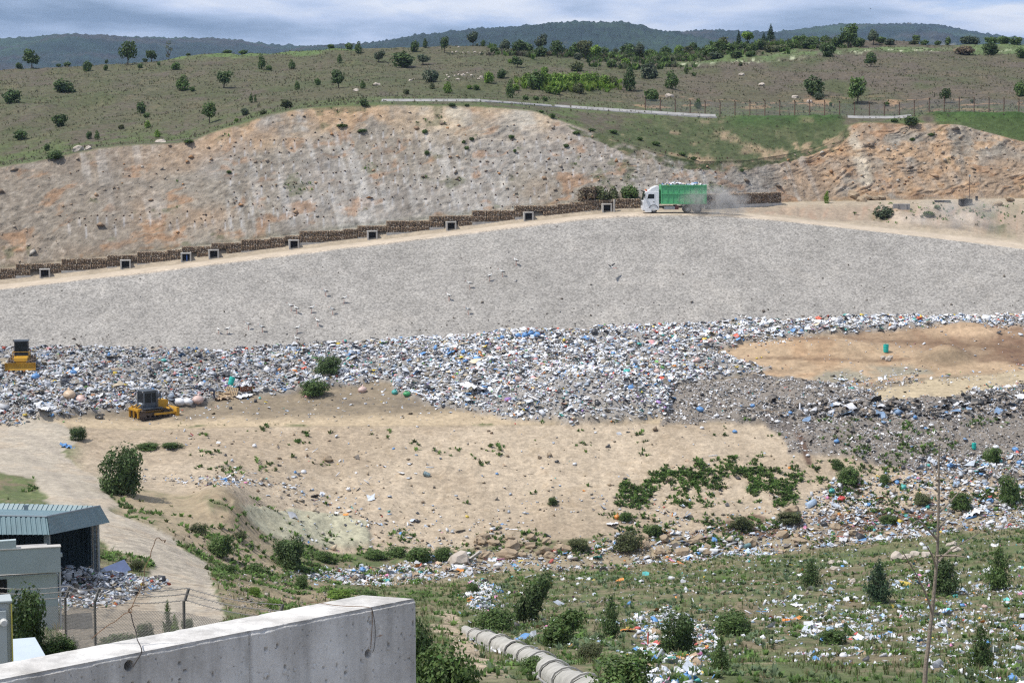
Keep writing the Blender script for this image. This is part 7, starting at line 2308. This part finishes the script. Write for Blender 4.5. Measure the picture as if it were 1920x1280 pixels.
def bulldozer():
    p = hit(281, 781, 8.0, 9.9)
    r = empty('bulldozer', tuple(p - Vector((0, 0, .05))), math.radians(38), 'yellow and grey bulldozer seen from behind at the edge of the rubbish', 'bulldozer')
    # forward is +X; the rear with its ripper faces the camera
    for s in (-1, 1): tracks(r, -1.35, 1.45, s * .95, .52, .42, .50)
    MB().box((0.1, 0, .78), (3.0, 1.3, .6)).build('belly', m_yel, r, bevel=.03)
    MB().prism([(.25, 1.05), (2.0, 1.05), (2.05, 1.75), (1.9, 1.9), (.25, 2.0)], 'y', -.55, .55).build('hood', m_yel, r, bevel=.04)
    for k in range(4): pass
    g = MB()
    for k in range(6): g.box((2.06, 0, 1.12 + k * .11), (.03, .9, .05))
    g.build('radiator_grille', m_black, r)
    MB().tube([(1.2, -.25, 1.95), (1.2, -.25, 2.75), (1.28, -.25, 2.85)], [.07, .065, .06], 10).build('exhaust', m_black, r)
    MB().tube([(.75, .3, 1.95), (.75, .3, 2.4)], [.06, .1], 10).build('air_cleaner', m_black, r)
    for s in (-1, 1):
        MB().box((-.1, s * .95, 1.12), (2.3, .6, .08)).build('fender', m_grey, r)
    MB().box((-.95, 0, 1.25), (.7, 1.5, .65)).build('fuel_tank', m_grey, r, bevel=.05)
    # cab
    c = MB()
    x0, x1, y, z0, z1 = -1.05, .42, .74, 1.2, 3.0
    for xx in (x0, x1):
        for s in (-1, 1): c.box((xx, s * y, (z0 + z1) / 2), (.12, .12, z1 - z0))
    c.box(((x0 + x1) / 2, 0, 1.45), (x1 - x0, 2 * y, .6)).box((x0, 0, z1 - .12), (.1, 2 * y, .16)).box((x1, 0, z1 - .12), (.1, 2 * y, .16))
    for s in (-1, 1): c.box(((x0 + x1) / 2, s * y, z1 - .12), (x1 - x0, .1, .16)).box((-.2, s * y, 2.3), (.08, .09, 1.4))
    cab = c.build('cab', m_grey, r)
    MB().box(((x0 + x1) / 2, 0, z1 + .03), (x1 - x0 + .3, 2 * y + .3, .12)).build('roof', m_grey, cab, bevel=.04)
    for s in (-1, 1):
        MB().box(((x0 + x1) / 2, s * y, 2.32), (x1 - x0 - .14, .02, 1.1)).build('side_window', m_glass, cab)
    MB().box((x0, 0, 2.3), (.02, 2 * y - .14, 1.1)).build('rear_window', m_glass, cab)
    MB().box((x1, 0, 2.3), (.02, 2 * y - .14, 1.1)).build('front_window', m_glass, cab)
    MB().box((x0 - .07, 0, 1.62), (.02, .8, .12)).build('name_strip', m_wpaint, cab)
    for s in (-1, 1):
        MB().box((x0 - .08, s * .62, 2.98), (.1, .18, .12)).build('work_lamp', m_wpaint, cab)
    # roll bar
    MB().tube([(.55, -.85, 1.15), (.55, -.85, 2.95), (.55, .85, 2.95), (.55, .85, 1.15)], .06, 8).build('roll_bar', m_grey, r)
    # ripper at the rear
    q = MB()
    q.box((-1.9, 0, 1.05), (.28, 2.1, .28))
    for yy in (-.95, 0, .95): q.box((-1.95, yy, .62), (.22, .12, .95))
    for yy in (-.45, .45):
        q.box((-1.6, yy, .95), (.7, .12, .16)).tube([(-1.35, yy, 1.5), (-1.9, yy, 1.2)], .07, 8).box((-1.92, yy, 1.28), (.2, .16, .3))
    q.tube([(-1.9, -1.1, 1.05), (-1.9, 1.1, 1.05)], .14, 10)
    q.build('ripper', m_yel, r)
    for yy in (-.95, 0, .95):
        MB().prism([(-2.06, .3), (-1.86, .3), (-1.82, -.02), (-1.88, -.1)], 'y', yy - .05, yy + .05).build('ripper_tooth', m_track, r)
    # blade and arms in front
    b = MB()
    for k in range(6):
        t0, t1 = k / 6, (k + 1) / 6
        f = lambda t: (2.75 - .22 * math.sin(t * math.pi), .06 + 1.0 * t)
        (xa, za), (xb, zb) = f(t0), f(t1)
        b.prism([(xa, za), (xb, zb), (xb + .08, zb), (xa + .08, za)], 'y', -1.5, 1.5)
    for s in (-1, 1): b.box((2.7, s * 1.5, .55), (.35, .04, 1.0))
    bl = b.build('blade', m_yel, r)
    MB().box((2.80, 0, .04), (.05, 3.0, .16)).build('cutting_edge', m_track, bl)
    for s in (-1, 1):
        MB().box((1.3, s * 1.32, .5), (2.9, .12, .22)).build('push_arm', m_yel, r)
        MB().tube([(1.9, s * .6, 1.3), (2.55, s * .75, .6)], .05, 8).build('blade_ram', m_rim, r)
    return r


bulldozer()


def compactor():
    p = hit(42, 690, 8.0, 9.95)
    r = empty('landfill_compactor', tuple(p - Vector((0, 0, .1))), math.radians(-82), 'yellow landfill compactor with a dark cab standing in rubbish at the far left', 'compactor')
    # forward +X (toward the camera)
    for sx in (1, -1):
        for s in (-1, 1):
            w = MB().tube([(sx * 1.45, s * .62, .75), (sx * 1.45, s * 1.5, .75)], .66, 20)
            for k in range(12):
                for row in range(3):
                    t = k * .5236 + row * .17
                    rot = Matrix.Rotation(-t, 3, 'Y')
                    q = rot @ Vector((.70, 0, 0))
                    w.box((sx * 1.45 + q.x, s * (.78 + row * .28), .75 + q.z), (.16, .14, .14), rot)
            w.build('spiked_drum', m_track, r)
    MB().box((0, 0, .95), (3.9, 1.2, .6)).build('frame', m_yel, r, bevel=.04)
    MB().prism([(-2.2, 1.25), (-.25, 1.25), (-.25, 2.1), (-2.0, 1.95)], 'y', -.75, .75).build('engine_cover', m_yel, r, bevel=.05)
    MB().prism([(.9, 1.1), (2.0, 1.1), (1.9, 1.55), (.9, 1.75)], 'y', -.8, .8).build('front_cover', m_yel, r, bevel=.05)
    c = MB()
    for xx in (-.2, 1.1):
        for s in (-1, 1): c.box((xx, s * .72, 2.5), (.12, .12, 1.8))
    c.box((.45, 0, 1.75), (1.4, 1.5, .5)).box((.45, 0, 3.36), (1.4, 1.5, .1))
    cab = c.build('cab', m_black, r)
    MB().box((.45, 0, 3.46), (1.7, 1.75, .14)).build('roof', m_grey, cab, bevel=.04)
    for xx in (-.2, 1.1): MB().box((xx, 0, 2.62), (.02, 1.3, 1.35)).build('window', m_glass, cab)
    for s in (-1, 1): MB().box((.45, s * .72, 2.62), (1.2, .02, 1.35)).build('window', m_glass, cab)
    for s in (-1, 1):
        MB().tube([(-.2, s * .95, 1.3), (-.2, s * .95, 2.25), (1.8, s * .95, 2.25), (1.8, s * .95, 1.3)], .03, 6).build('hand_rail', m_yel, r)
        MB().box((.9, s * 1.05, 1.28), (1.5, .5, .08)).build('fender', m_yel, r)
    MB().tube([(1.8, -.95, 2.25), (1.8, .95, 2.25)], .03, 6).build('hand_rail', m_yel, r)
    b = MB()
    for k in range(5):
        f = lambda t: (2.75 - .15 * math.sin(t * math.pi), .2 + .85 * t)
        (xa, za), (xb, zb) = f(k / 5), f((k + 1) / 5)
        b.prism([(xa, za), (xb, zb), (xb + .08, zb), (xa + .08, za)], 'y', -1.75, 1.75)
    for s in (-1, 1): b.box((2.75, s * 1.75, .62), (.4, .05, .95))
    bl = b.build('blade', m_yel, r)
    for s in (-1, 1): MB().box((2.3, s * .6, .7), (.9, .14, .22)).build('push_arm', m_yel, r)


compactor()


# ------------------------------------------------------------------ person bending over the rubbish
def person():
    p = hit(401, 747, 8.0, 9.95)
    r = empty('person', tuple(p), math.radians(18), 'person in dark grey blue work clothes bending over the rubbish by the pallet', 'person')
    # facing -X (left), bent forward at the hip
    V = dict(pel=(0.05, 0, .86), sp=(-.14, 0, 1.03), ch=(-.36, 0, 1.14), nk=(-.50, 0, 1.13), hd0=(-.58, 0, 1.12),
             hl=(.06, .10, .80), kl=(-.02, .12, .46), al=(.06, .13, .09), tl=(-.13, .14, .03), hr=(.06, -.10, .80), kr=(.02, -.12, .46), ar=(.12, -.13, .09), tr=(-.07, -.14, .03),
             sl=(-.40, .19, 1.12), el=(-.44, .23, .82), wl=(-.50, .20, .56), sr=(-.40, -.19, 1.12), er=(-.47, -.22, .84), wr=(-.60, -.18, .60))
    R_ = dict(pel=.15, sp=.14, ch=.16, nk=.065, hd0=.06, hl=.10, kl=.07, al=.05, tl=.04, hr=.10, kr=.07, ar=.05, tr=.04, sl=.075, el=.05, wl=.035, sr=.075, er=.05, wr=.035)
    E = [('pel', 'sp'), ('sp', 'ch'), ('ch', 'nk'), ('nk', 'hd0'), ('pel', 'hl'), ('hl', 'kl'), ('kl', 'al'), ('al', 'tl'), ('pel', 'hr'), ('hr', 'kr'), ('kr', 'ar'), ('ar', 'tr'), ('ch', 'sl'), ('sl', 'el'), ('el', 'wl'), ('ch', 'sr'), ('sr', 'er'), ('er', 'wr')]
    m_cloth = mat_plain('work_clothes', (.075, .085, .125), .9, .2, 5, bump=.3)
    m_skin = mat_plain('skin', (.42, .25, .17), .6, .1, 5)
    m_hair = mat_plain('hair', (.07, .04, .03), .8, .2, 9)

    def skin(name, verts, edges, rad, mat, sub=1):
        me = bpy.data.meshes.new(name)
        me.from_pydata(verts, edges, [])
        ob = mesh_obj(name, me, r)
        me.materials.append(mat)
        s = ob.modifiers.new('skin', 'SKIN')
        for i, q in enumerate(rad):
            me.skin_vertices[0].data[i].radius = (q, q)
        me.skin_vertices[0].data[0].use_root = True
        s.use_smooth_shade = True
        u = ob.modifiers.new('sub', 'SUBSURF')
        u.levels = u.render_levels = sub
        return ob
    ks = list(V)
    skin('body', [V[k] for k in ks], [(ks.index(a), ks.index(b)) for a, b in E], [R_[k] for k in ks], m_cloth, 2)
    hd = MB().blob((-.68, 0, 1.10), (.115, .085, .10), 3, 2, .02).blob((-.745, 0, 1.02), (.05, .055, .06), 4, 1, .02)
    hd.tube([(-.77, 0, 1.10), (-.80, 0, 1.065), (-.77, 0, 1.05)], [.012, .02, .012], 6)
    head = hd.build('head', m_skin, r, smooth=True)
    MB().blob((-.655, 0, 1.135), (.115, .09, .085), 5, 2, .03).build('hair', m_hair, head, smooth=True)
    for s in (-1, 1):
        MB().blob((-.775, s * .035, 1.115), (.008, .013, .009), 1, 1, 0).build('eye', m_black, head)
        MB().blob((-.66, s * .09, 1.09), (.02, .01, .03), 1, 1, .05).build('ear', m_skin, head)
        w = V['wl' if s > 0 else 'wr']
        vs = [w, (w[0] - .02, w[1], w[2] - .06)]
        es, rd = [(0, 1)], [.028, .03]
        for k in range(4):
            b0 = len(vs)
            yy = w[1] + (k - 1.5) * .02
            vs += [(w[0] - .03, yy, w[2] - .09), (w[0] - .045, yy, w[2] - .125), (w[0] - .04, yy, w[2] - .155 + .008 * abs(k - 1.5))]
            es += [(1, b0), (b0, b0 + 1), (b0 + 1, b0 + 2)]
            rd += [.010, .009, .008]
        b0 = len(vs)
        vs += [(w[0] - .05, w[1] - s * .03, w[2] - .05), (w[0] - .075, w[1] - s * .035, w[2] - .085)]
        es += [(1, b0), (b0, b0 + 1)]
        rd += [.011, .009]
        skin('hand', vs, es, rd, m_skin, 1)


person()


# ------------------------------------------------------------------ storks on the gravel, birds
m_feather = mat_plain('white_feathers', (.72, .71, .68), .8, .08, 8)
m_wing = mat_plain('black_feathers', (.03, .03, .032), .7, .2, 8)
m_beak = mat_plain('red_beak', (.5, .09, .04), .5, .1)


def stork_proto(fly=False):
    r = empty('stork', (0, 0, 0), 0)
    n = [(-.34, 0, .62), (-.18, 0, .66), (0, 0, .70), (.17, 0, .74), (.27, 0, .84), (.31, 0, .95), (.38, 0, 1.02), (.43, 0, 1.02)]
    MB().tube(n, [.02, .10, .15, .12, .055, .035, .05, .025], 10).build('body', m_feather, r, smooth=True)
    MB().tube([(.43, 0, 1.02), (.63, 0, .97)], [.022, .004], 6).build('beak', m_beak, r)
    for s in (-1, 1):
        if fly:
            MB().add([(.15, s * .1, .76), (-.1, s * .1, .75), (-.16, s * .55, .98), (-.1, s * 1.0, 1.12), (.06, s * .98, 1.14), (.16, s * .5, 1.0), (.15, s * .1, .79), (-.1, s * .1, .77), (-.16, s * .55, 1.0), (-.1, s * 1.0, 1.13), (.06, s * .98, 1.15), (.16, s * .5, 1.02)], [[0, 1, 2, 5], [5, 2, 3, 4], [11, 8, 7, 6], [10, 9, 8, 11], [0, 5, 11, 6], [1, 7, 8, 2], [2, 8, 9, 3], [3, 9, 10, 4], [4, 10, 11, 5]]).build('wing', m_wing, r)
        else:
            MB().tube([(.08, s * .12, .72), (-.15, s * .125, .68), (-.42, s * .05, .60)], [.05, .075, .015], 8).build('wing', m_wing, r)
        lg = [(-.02, s * .05, .60), (.02, s * .05, .32), (-.03, s * .05, .0), (.07, s * .06, .0)] if not fly else [(-.15, s * .05, .62), (-.45, s * .05, .60), (-.8, s * .05, .58)]
        MB().tube(lg, .014, 5).build('leg', m_beak, r)
    return r


def copy_full(r):
    c = r.copy(); link(c)
    for ch in r.children:
        k = ch.copy(); link(k, c)
    return c


ST = [(611, 556, 1), (645, 569, 0), (546, 583, 1), (556, 588, 1), (584, 587, 0), (596, 612, 1), (624, 590, 1), (557, 625, 0), (466, 618, 1), (492, 623, 1), (426, 627, 0), (557, 645, 1), (881, 541, 1), (878, 590, 1), (918, 527, 0), (942, 519, 1), (968, 498, 1), (842, 564, 1)]
s0 = stork_proto()
for k, (x, y, d_) in enumerate(ST):
    o = s0 if k == 0 else copy_full(s0)
    o.location = hit(x, y, 9.9, 11.2) - Vector((0, 0, .02))
    o.rotation_euler = (0, 0, (math.pi if d_ else 0) + rng.uniform(-.8, .8))
    o.scale = (1.05,) * 3
    w_ = 'in the left flock low on the gravel slope' if x < 700 else 'in the loose line across the middle of the gravel slope'
    tag(o, 'white and black stork standing ' + w_, 'bird', 'storks ' + w_)
special = [(410, 626, 'leftmost brown looking bird on the gravel above the rubbish')]
for x, y, lab in special:
    o = copy_full(s0); o.location = hit(x, y, 9.9, 11.2); o.rotation_euler = (0, 0, 2.2); o.scale = (.8,) * 3
    tag(o, lab, 'bird')
f0 = stork_proto(True)
f0.location = hit(1145, 512, 9.9, 11.2) + Vector((0, -1.5, .2)); f0.rotation_euler = (0, 0, 2.6)
tag(f0, 'grey winged bird flying alone low over the right part of the gravel', 'bird')
for x, y, lab in ((1388, 603, 'left bird of a pair flapping just above the rubbish edge'), (1397, 604, 'right bird of a pair flapping just above the rubbish edge')):
    o = copy_full(f0); o.location = hit(x, y, 9.9, 11.2) + Vector((0, -.6, .2)); o.rotation_euler = (0, 0, 1.2); o.scale = (.75,) * 3
    tag(o, lab, 'bird')
b = MB().tube([(-.09, 0, 0), (-.03, 0, .01), (.05, 0, .015), (.1, 0, .01)], [.008, .028, .03, .012], 7)
for s in (-1, 1):
    b.add([(.05, s * .02, .02), (-.03, s * .02, .02), (-.06, s * .1, .06), (-.12, s * .2, .05), (.03, s * .1, .07), (.05, s * .02, .03), (-.03, s * .02, .03), (-.06, s * .1, .068), (-.12, s * .2, .055), (.03, s * .1, .078)], [[0, 1, 2, 4], [4, 2, 3], [9, 7, 6, 5], [8, 7, 9], [0, 4, 9, 5], [1, 6, 7, 2], [2, 7, 8, 3], [3, 8, 9, 4]])
b.add([(-.08, .01, 0), (-.16, .05, 0), (-.13, 0, .004), (-.16, -.05, 0), (-.08, -.01, 0)], [[0, 1, 2], [0, 2, 3, 4]])
o = b.build('swallow', m_wing)
o.location = pt(1632, 17, 150); o.rotation_euler = (.3, .2, .9); o.scale = (.6,) * 3
tag(o, 'tiny dark swallow flying high in the sky at right', 'bird')


# ------------------------------------------------------------------ bins, pallet, tyre, drums
m_teal = mat_plain('teal_plastic', (.02, .42, .36), .5, .12, 3)


def barrel(name, px, py, size, label, tilt=0.0, mat=None, lift=0.0):
    p = hit(px, py)
    r = empty(name, tuple(p + Vector((0, 0, lift))), 0, label, 'barrel')
    r.rotation_euler = (0, tilt, rng.uniform(0, 3))
    r.scale = (size,) * 3
    MB().tube([(0, 0, 0), (0, 0, .05), (0, 0, .3), (0, 0, .32), (0, 0, .36), (0, 0, .62), (0, 0, .66), (0, 0, .92)], [.28, .3, .32, .34, .32, .32, .34, .31], 18).build('drum', mat or m_teal, r, smooth=False)
    MB().tube([(0, 0, .92), (0, 0, .95)], [.33, .33], 18).build('lid', mat or m_teal, r)
    MB().tube([(.15, 0, .95), (.15, 0, .99)], .05, 8).build('cap', m_black, r)
    return r


barrel('plastic_barrel', 432, 731, 1.0, 'teal barrel tipped on rubbish behind the leaning pallet', .35, None, .6)
barrel('plastic_barrel', 1661, 660, 1.0, 'teal barrel standing on rubble in the middle of the bare tan soil')
barrel('plastic_barrel', 1826, 842, .72, 'teal barrel on the weathered grey rubbish at the far right')
barrel('metal_drum', 806, 893, .75, 'dented grey blue drum lying on the sand bank', 1.2, mat_plain('drum_blue', (.20, .27, .29), .6, .3, 4, metal=.3), .1)
barrel('plastic_barrel', 1396, 1028, .7, 'teal grey drum lying in the valley rubbish strip', 1.4, mat_plain('drum_teal_grey', (.14, .24, .25), .6, .3, 4), .2)
for k, (x, y) in enumerate(((1656, 672), (1668, 671), (1664, 675))):
    rock(x, y, .9, 'grey rubble lump under the teal barrel on the tan soil', 'rubble under the teal barrel')


def pallet():
    p = hit(433, 742, 8)
    r = empty('wooden_pallet', tuple(p), math.radians(-10), 'wooden pallet leaning upright below the teal barrel', 'pallet')
    r.rotation_euler = (math.radians(68), math.radians(8), math.radians(-12))
    m = mat_plain('raw_wood', (.45, .33, .20), .85, .25, 6, bump=.3)
    for k in range(7):
        MB().box((-.63 + k * .21, .5, .14), (.13, 1.05, .025)).build('slat', m, r)
    for k in range(3):
        MB().box((0, .08 + k * .42, .075), (1.4, .1, .10)).build('runner', m, r)
    for k in range(3):
        MB().box((0, .08 + k * .42, .012), (1.4, .12, .022)).build('base_board', m, r)
    for k, (x, y) in enumerate(((414, 741), (424, 746), (408, 744), (430, 748))):
        q = hit(x, y, 8)
        o = MB().box((0, 0, 0), (2.2, .18, .05)).build('plank', m)
        o.location = q + Vector((0, 0, .3)); o.rotation_euler = (.1, rng.uniform(-.3, .3), rng.uniform(-.6, .6))
        tag(o, 'loose raw plank among cardboard below the leaning pallet', 'plank', 'planks by the pallet')
    q = hit(464, 735, 8)
    d = empty('wooden_crate', tuple(q), .3, 'rusty brown slatted crate right of the leaning pallet', 'crate')
    mb = mat_plain('rust_brown_wood', (.22, .09, .045), .8, .3, 5)
    for k in range(6): MB().box((-.7 + k * .28, -.3, .35), (.2, .04, .7)).build('slat', mb, d)
    for z in (.1, .6): MB().box((0, -.26, z), (1.7, .04, .1)).build('rail', mb, d)
    MB().box((0, .1, .3), (1.6, .6, .05)).build('shelf', mb, d)
    for s in (-.8, .8): MB().box((s, .05, .33), (.05, .66, .66)).build('side', mb, d)


pallet()


def tyre(px, py, R, label, tilt):
    p = hit(px, py)
    r_ = MB()
    vs, fs = [], []
    k, n = 26, 9
    for i in range(k):
        t = 2 * math.pi * i / k
        for j in range(n):
            q = 2 * math.pi * j / n
            rr = R * .74 + math.cos(q) * R * .26
            vs.append((math.cos(t) * rr, math.sin(t) * rr, math.sin(q) * R * .24 * (1 if abs(math.sin(q)) < .9 else .9)))
    for i in range(k):
        for j in range(n):
            fs.append([i * n + j, ((i + 1) % k) * n + j, ((i + 1) % k) * n + (j + 1) % n, i * n + (j + 1) % n])
    r_.add(vs, fs)
    for i in range(26):
        t = 2 * math.pi * i / 26
        r_.box((math.cos(t) * R, math.sin(t) * R, 0), (.04, .05, R * .3), Matrix.Rotation(t, 3, 'Z'))
    o = r_.build('old_tyre', m_tyre)
    o.location = p + Vector((0, 0, R * .4)); o.rotation_euler = tilt
    tag(o, label, 'tyre')


tyre(1132, 1073, .42, 'black car tyre lying upright beside the valley track', (1.0, .1, .3))
tyre(1052, 1071, .30, 'small black tyre left of the larger upright tyre', (.3, .1, 0))
tyre(910, 1093, .30, 'black tyre on the heap of white bags near the slope top', (.8, .2, 0))
tyre(186, 784, .45, 'pale dusty tyre lying left of the bulldozer', (.5, .1, 0))

# board leaning by the shed, slab in the valley, beam
p = hit(205, 1082, 2)
o = MB().box((0, 0, 0), (2.6, 1.1, .05)).build('blue_panel', mat_plain('blue_panel', (.06, .09, .19), .5, .2, 2))
o.location = p + Vector((0, 0, .35)); o.rotation_euler = (.5, -.28, .5)
tag(o, 'dark blue flat panel leaning on rubbish beside the shed column', 'panel')
p = hit(889, 1052)
o = MB().box((0, 0, 0), (.28, .22, 2.2)).build('concrete_beam', m_conc)
o.location = p + Vector((0, 0, .5)); o.rotation_euler = (.9, .5, .4)
tag(o, 'short pale concrete beam lying tilted in the valley rubbish', 'beam')
p = hit(1328, 1036)
r_ = MB().tube([(-.9, 0, 0), (.9, 0, 0)], .26, 14).build('white_pipe', mat_plain('pipe_white', (.6, .6, .6), .5, .15))
r_.location = p + Vector((0, 0, .2)); r_.rotation_euler = (0, .03, -.1)
tag(r_, 'white fat pipe section lying along the edge of the valley track', 'pipe')
p = hit(1508, 845, 6.9)

# mast, tank and sign on the track behind the dam
p = hit(1817, 381, 11.8)
r = empty('mast', tuple(p), 0, 'thin mast with a small white head by the black tank at right', 'mast')
MB().tube([(0, 0, 0), (0, 0, 3.9)], .05, 8).build('pole', m_rustpost, r)
MB().box((0, 0, 4.0), (.25, .2, .28)).build('lamp_head', m_white, r)
p = hit(1810, 385, 11.8)
r = empty('black_tank', tuple(p), .1, 'square black water tank on the track behind the dam at right', 'tank')
MB().box((0, 0, .45), (1.8, 1.1, .95)).build('body', m_black, r, bevel=.06)
for x in (-.5, 0, .5): MB().box((x, -.57, .45), (.08, .04, .9)).build('rib', m_black, r)
MB().box((0, 0, .96), (.5, .5, .08)).build('lid', m_black, r)
p = hit(1831, 376, 11.8)
r = empty('black_box', tuple(p), .1, 'small upright black box right of the black tank', 'box')
MB().box((0, 0, .3), (.32, .3, .6)).build('case', m_black, r, bevel=.02)
MB().box((0, 0, .62), (.38, .36, .05)).build('lid', m_black, r)
p = hit(1767, 379, 11.8)
o = MB().box((0, 0, .1), (2.3, .5, .34)).build('black_sleeper', m_black); o.location = p
tag(o, 'long low black beam on the track left of the black tank', 'beam')
p = hit(1690, 392, 11.8)
o = MB().box((0, 0, .3), (2.4, .5, .9)).box((-.6, -.3, .3), (.2, .12, .9)).box((.6, -.3, .3), (.2, .12, .9)).build('concrete_block', m_conc_d); o.location = p
tag(o, 'grey concrete retaining block beside the dome shaped bush in the cut', 'block')


# ------------------------------------------------------------------ covered concrete channel on the near slope
def covered_channel():
    path = [(872, 1168), (896, 1184), (924, 1196), (960, 1212), (992, 1226), (1024, 1244), (1052, 1268), (1080, 1306), (1108, 1345)]
    P = [hit(x, y + 14, 3.0) for x, y in path[:-2]]
    for q in range(2):
        e = P[-1] + (P[-1] - P[-2]) * 1.15
        e.z = ground_z(e.x, e.y)
        P.append(e)
    P = smooth_pts(P, 5)
    r = empty('covered_channel', tuple(P[10]), 0, 'long covered concrete channel with arched ribs running down the near slope', 'channel')
    o = Vector(r.location)
    m_geo = mat_plain('geotextile', (.40, .385, .35), .95, .3, 1.6, bump=.9)
    vs, fs = [], []
    prof = [(-.62, -.5), (-.62, .35), (-.52, .55), (-.25, .72), (0, .78), (.25, .72), (.52, .55), (.62, .35), (.62, -.5)]
    n = len(prof)
    def frame(i):
        d = (P[min(i + 1, len(P) - 1)] - P[max(i - 1, 0)]).normalized()
        s = Vector((d.y, -d.x, 0)).normalized()
        return d, s
    N = len(P)
    tp = lambda i: .42 + .45 * min(1, i / 9)
    for i in range(N):
        d, s = frame(i)
        for u, v in prof:
            k = tp(i)
            q = P[i] - o + s * u * k + Vector((0, 0, v * k + (rng.uniform(-.03, .03) if v > .3 else 0)))
            vs.append(q)
    for i in range(N - 1):
        for j in range(n - 1): fs.append([i * n + j, i * n + j + 1, (i + 1) * n + j + 1, (i + 1) * n + j])
    b = MB(); b.add(vs, fs)
    b.build('cover', m_geo, r, smooth=True)
    for i in range(4, N - 1, 4):
        d, s = frame(i)
        k = tp(i) * 1.05
        g = MB()
        A = [P[i] - o + s * u * k + Vector((0, 0, v * k + .02)) - d * .14 for u, v in prof]
        B = [P[i] - o + s * u * k + Vector((0, 0, v * k + .02)) + d * .14 for u, v in prof]
        A2 = [a + (a - (P[i] - o)).normalized() * .07 for a in A]
        B2 = [a + (a - (P[i] - o)).normalized() * .07 for a in B]
        g.add(A + B + A2 + B2, [[2 * n + j, 2 * n + j + 1, 3 * n + j + 1, 3 * n + j] for j in range(n - 1)] + [[j, 2 * n + j, 2 * n + j + 1, j + 1][::-1] for j in range(n - 1)] + [[n + j, 3 * n + j, 3 * n + j + 1, n + j + 1] for j in range(n - 1)])
        g.build('rib', m_conc, r)
    w = MB()
    for i in range(4, N - 1):
        d, s = frame(i)
        for sd in (-1, 1):
            a, b_ = P[i] - o + s * sd * .68 * tp(i), P[i + 1] - o + s * sd * .68 * tp(i)
            w.add([a + Vector((0, 0, -.8)), b_ + Vector((0, 0, -.8)), b_ + Vector((0, 0, .12)), a + Vector((0, 0, .12)), a + s * sd * .1 + Vector((0, 0, -.8)), b_ + s * sd * .1 + Vector((0, 0, -.8)), b_ + s * sd * .1 + Vector((0, 0, .12)), a + s * sd * .1 + Vector((0, 0, .12))], [[4, 5, 6, 7], [3, 2, 6, 7], [0, 1, 2, 3]])
    w.build('side_wall', m_conc_d, r)


covered_channel()


# ------------------------------------------------------------------ dust behind the truck
def dust(name, c, size, dens, nscale, label):
    b = MB().blob(c, size, 3, 2, .04)
    m = bpy.data.materials.new(name)
    m.use_nodes = True
    t = m.node_tree
    t.nodes.clear()
    out = nd(t, 'ShaderNodeOutputMaterial')
    pv = nd(t, 'ShaderNodeVolumePrincipled')
    pv.inputs['Color'].default_value = (.97, .94, .9, 1)
    tc = nd(t, 'ShaderNodeTexCoord')
    n = nd(t, 'ShaderNodeTexNoise', Scale=nscale, Detail=4.0, Roughness=.6)
    lk(t, tc.outputs['Object'], n.inputs['Vector'])
    mr = nd(t, 'ShaderNodeMapRange')
    mr.inputs[1].default_value, mr.inputs[2].default_value = .42, .75
    mr.inputs[3].default_value, mr.inputs[4].default_value = 0, dens
    lk(t, n.outputs[0], mr.inputs[0])
    # thins toward the outside of the puff
    mp = nd(t, 'ShaderNodeMapping')
    mp.inputs['Location'].default_value = tuple(-c[i] / size[i] for i in range(3))
    mp.inputs['Scale'].default_value = tuple(1 / s for s in size)
    lk(t, tc.outputs['Object'], mp.inputs['Vector'])
    ln = nd(t, 'ShaderNodeVectorMath', operation='LENGTH')
    lk(t, mp.outputs[0], ln.inputs[0])
    m2 = nd(t, 'ShaderNodeMapRange')
    m2.inputs[1].default_value, m2.inputs[2].default_value = .25, .95
    m2.inputs[3].default_value, m2.inputs[4].default_value = 1, 0
    lk(t, ln.outputs['Value'], m2.inputs[0])
    mm = nd(t, 'ShaderNodeMath', operation='MULTIPLY')
    lk(t, mr.outputs[0], mm.inputs[0]); lk(t, m2.outputs[0], mm.inputs[1])
    lk(t, mm.outputs[0], pv.inputs['Density'])
    lk(t, pv.outputs[0], out.inputs['Volume'])
    o = b.build(name, m)
    tag(o, label, None, None, 'stuff')


c = Vector(TRUCK.location)
dust('dust_cloud', (c.x + 5.6, c.y - 1.2, c.z + 1.4), (6.0, 3.0, 2.7), 2.3, .5, 'dust whirled up behind the truck wheels')
c2 = hit(1800, 420, 11.2)
dust('dust_cloud', (c2.x, c2.y - 1, c2.z + 1.2), (9, 3.5, 3.6), .5, .3, 'thin dust hanging over the cut at right')


# ------------------------------------------------------------------ labels that still repeat in small sets: tell them apart by their order
ORD = ['leftmost', 'second from left', 'third from left', 'fourth from left', 'fifth from left', 'sixth from left', 'seventh from left', 'eighth from left', 'ninth from left']
sets = {}
for o in scene.objects:
    if o.parent is None and o.get('label'):
        sets.setdefault(o['label'], []).append(o)
for lab, obs in sets.items():
    if not (2 <= len(obs) <= 9) or obs[0].get('category') in ('bag', 'plastic', 'box', 'bird'): continue
    if len(lab.split()) > 13: continue
    obs.sort(key=lambda q: float(project(q.location.x, q.location.y, q.location.z)[0]))
    for k, o in enumerate(obs):
        o['label'] = (('left one:' if k == 0 else 'right one:') if len(obs) == 2 else ORD[k] + ':') + ' ' + lab
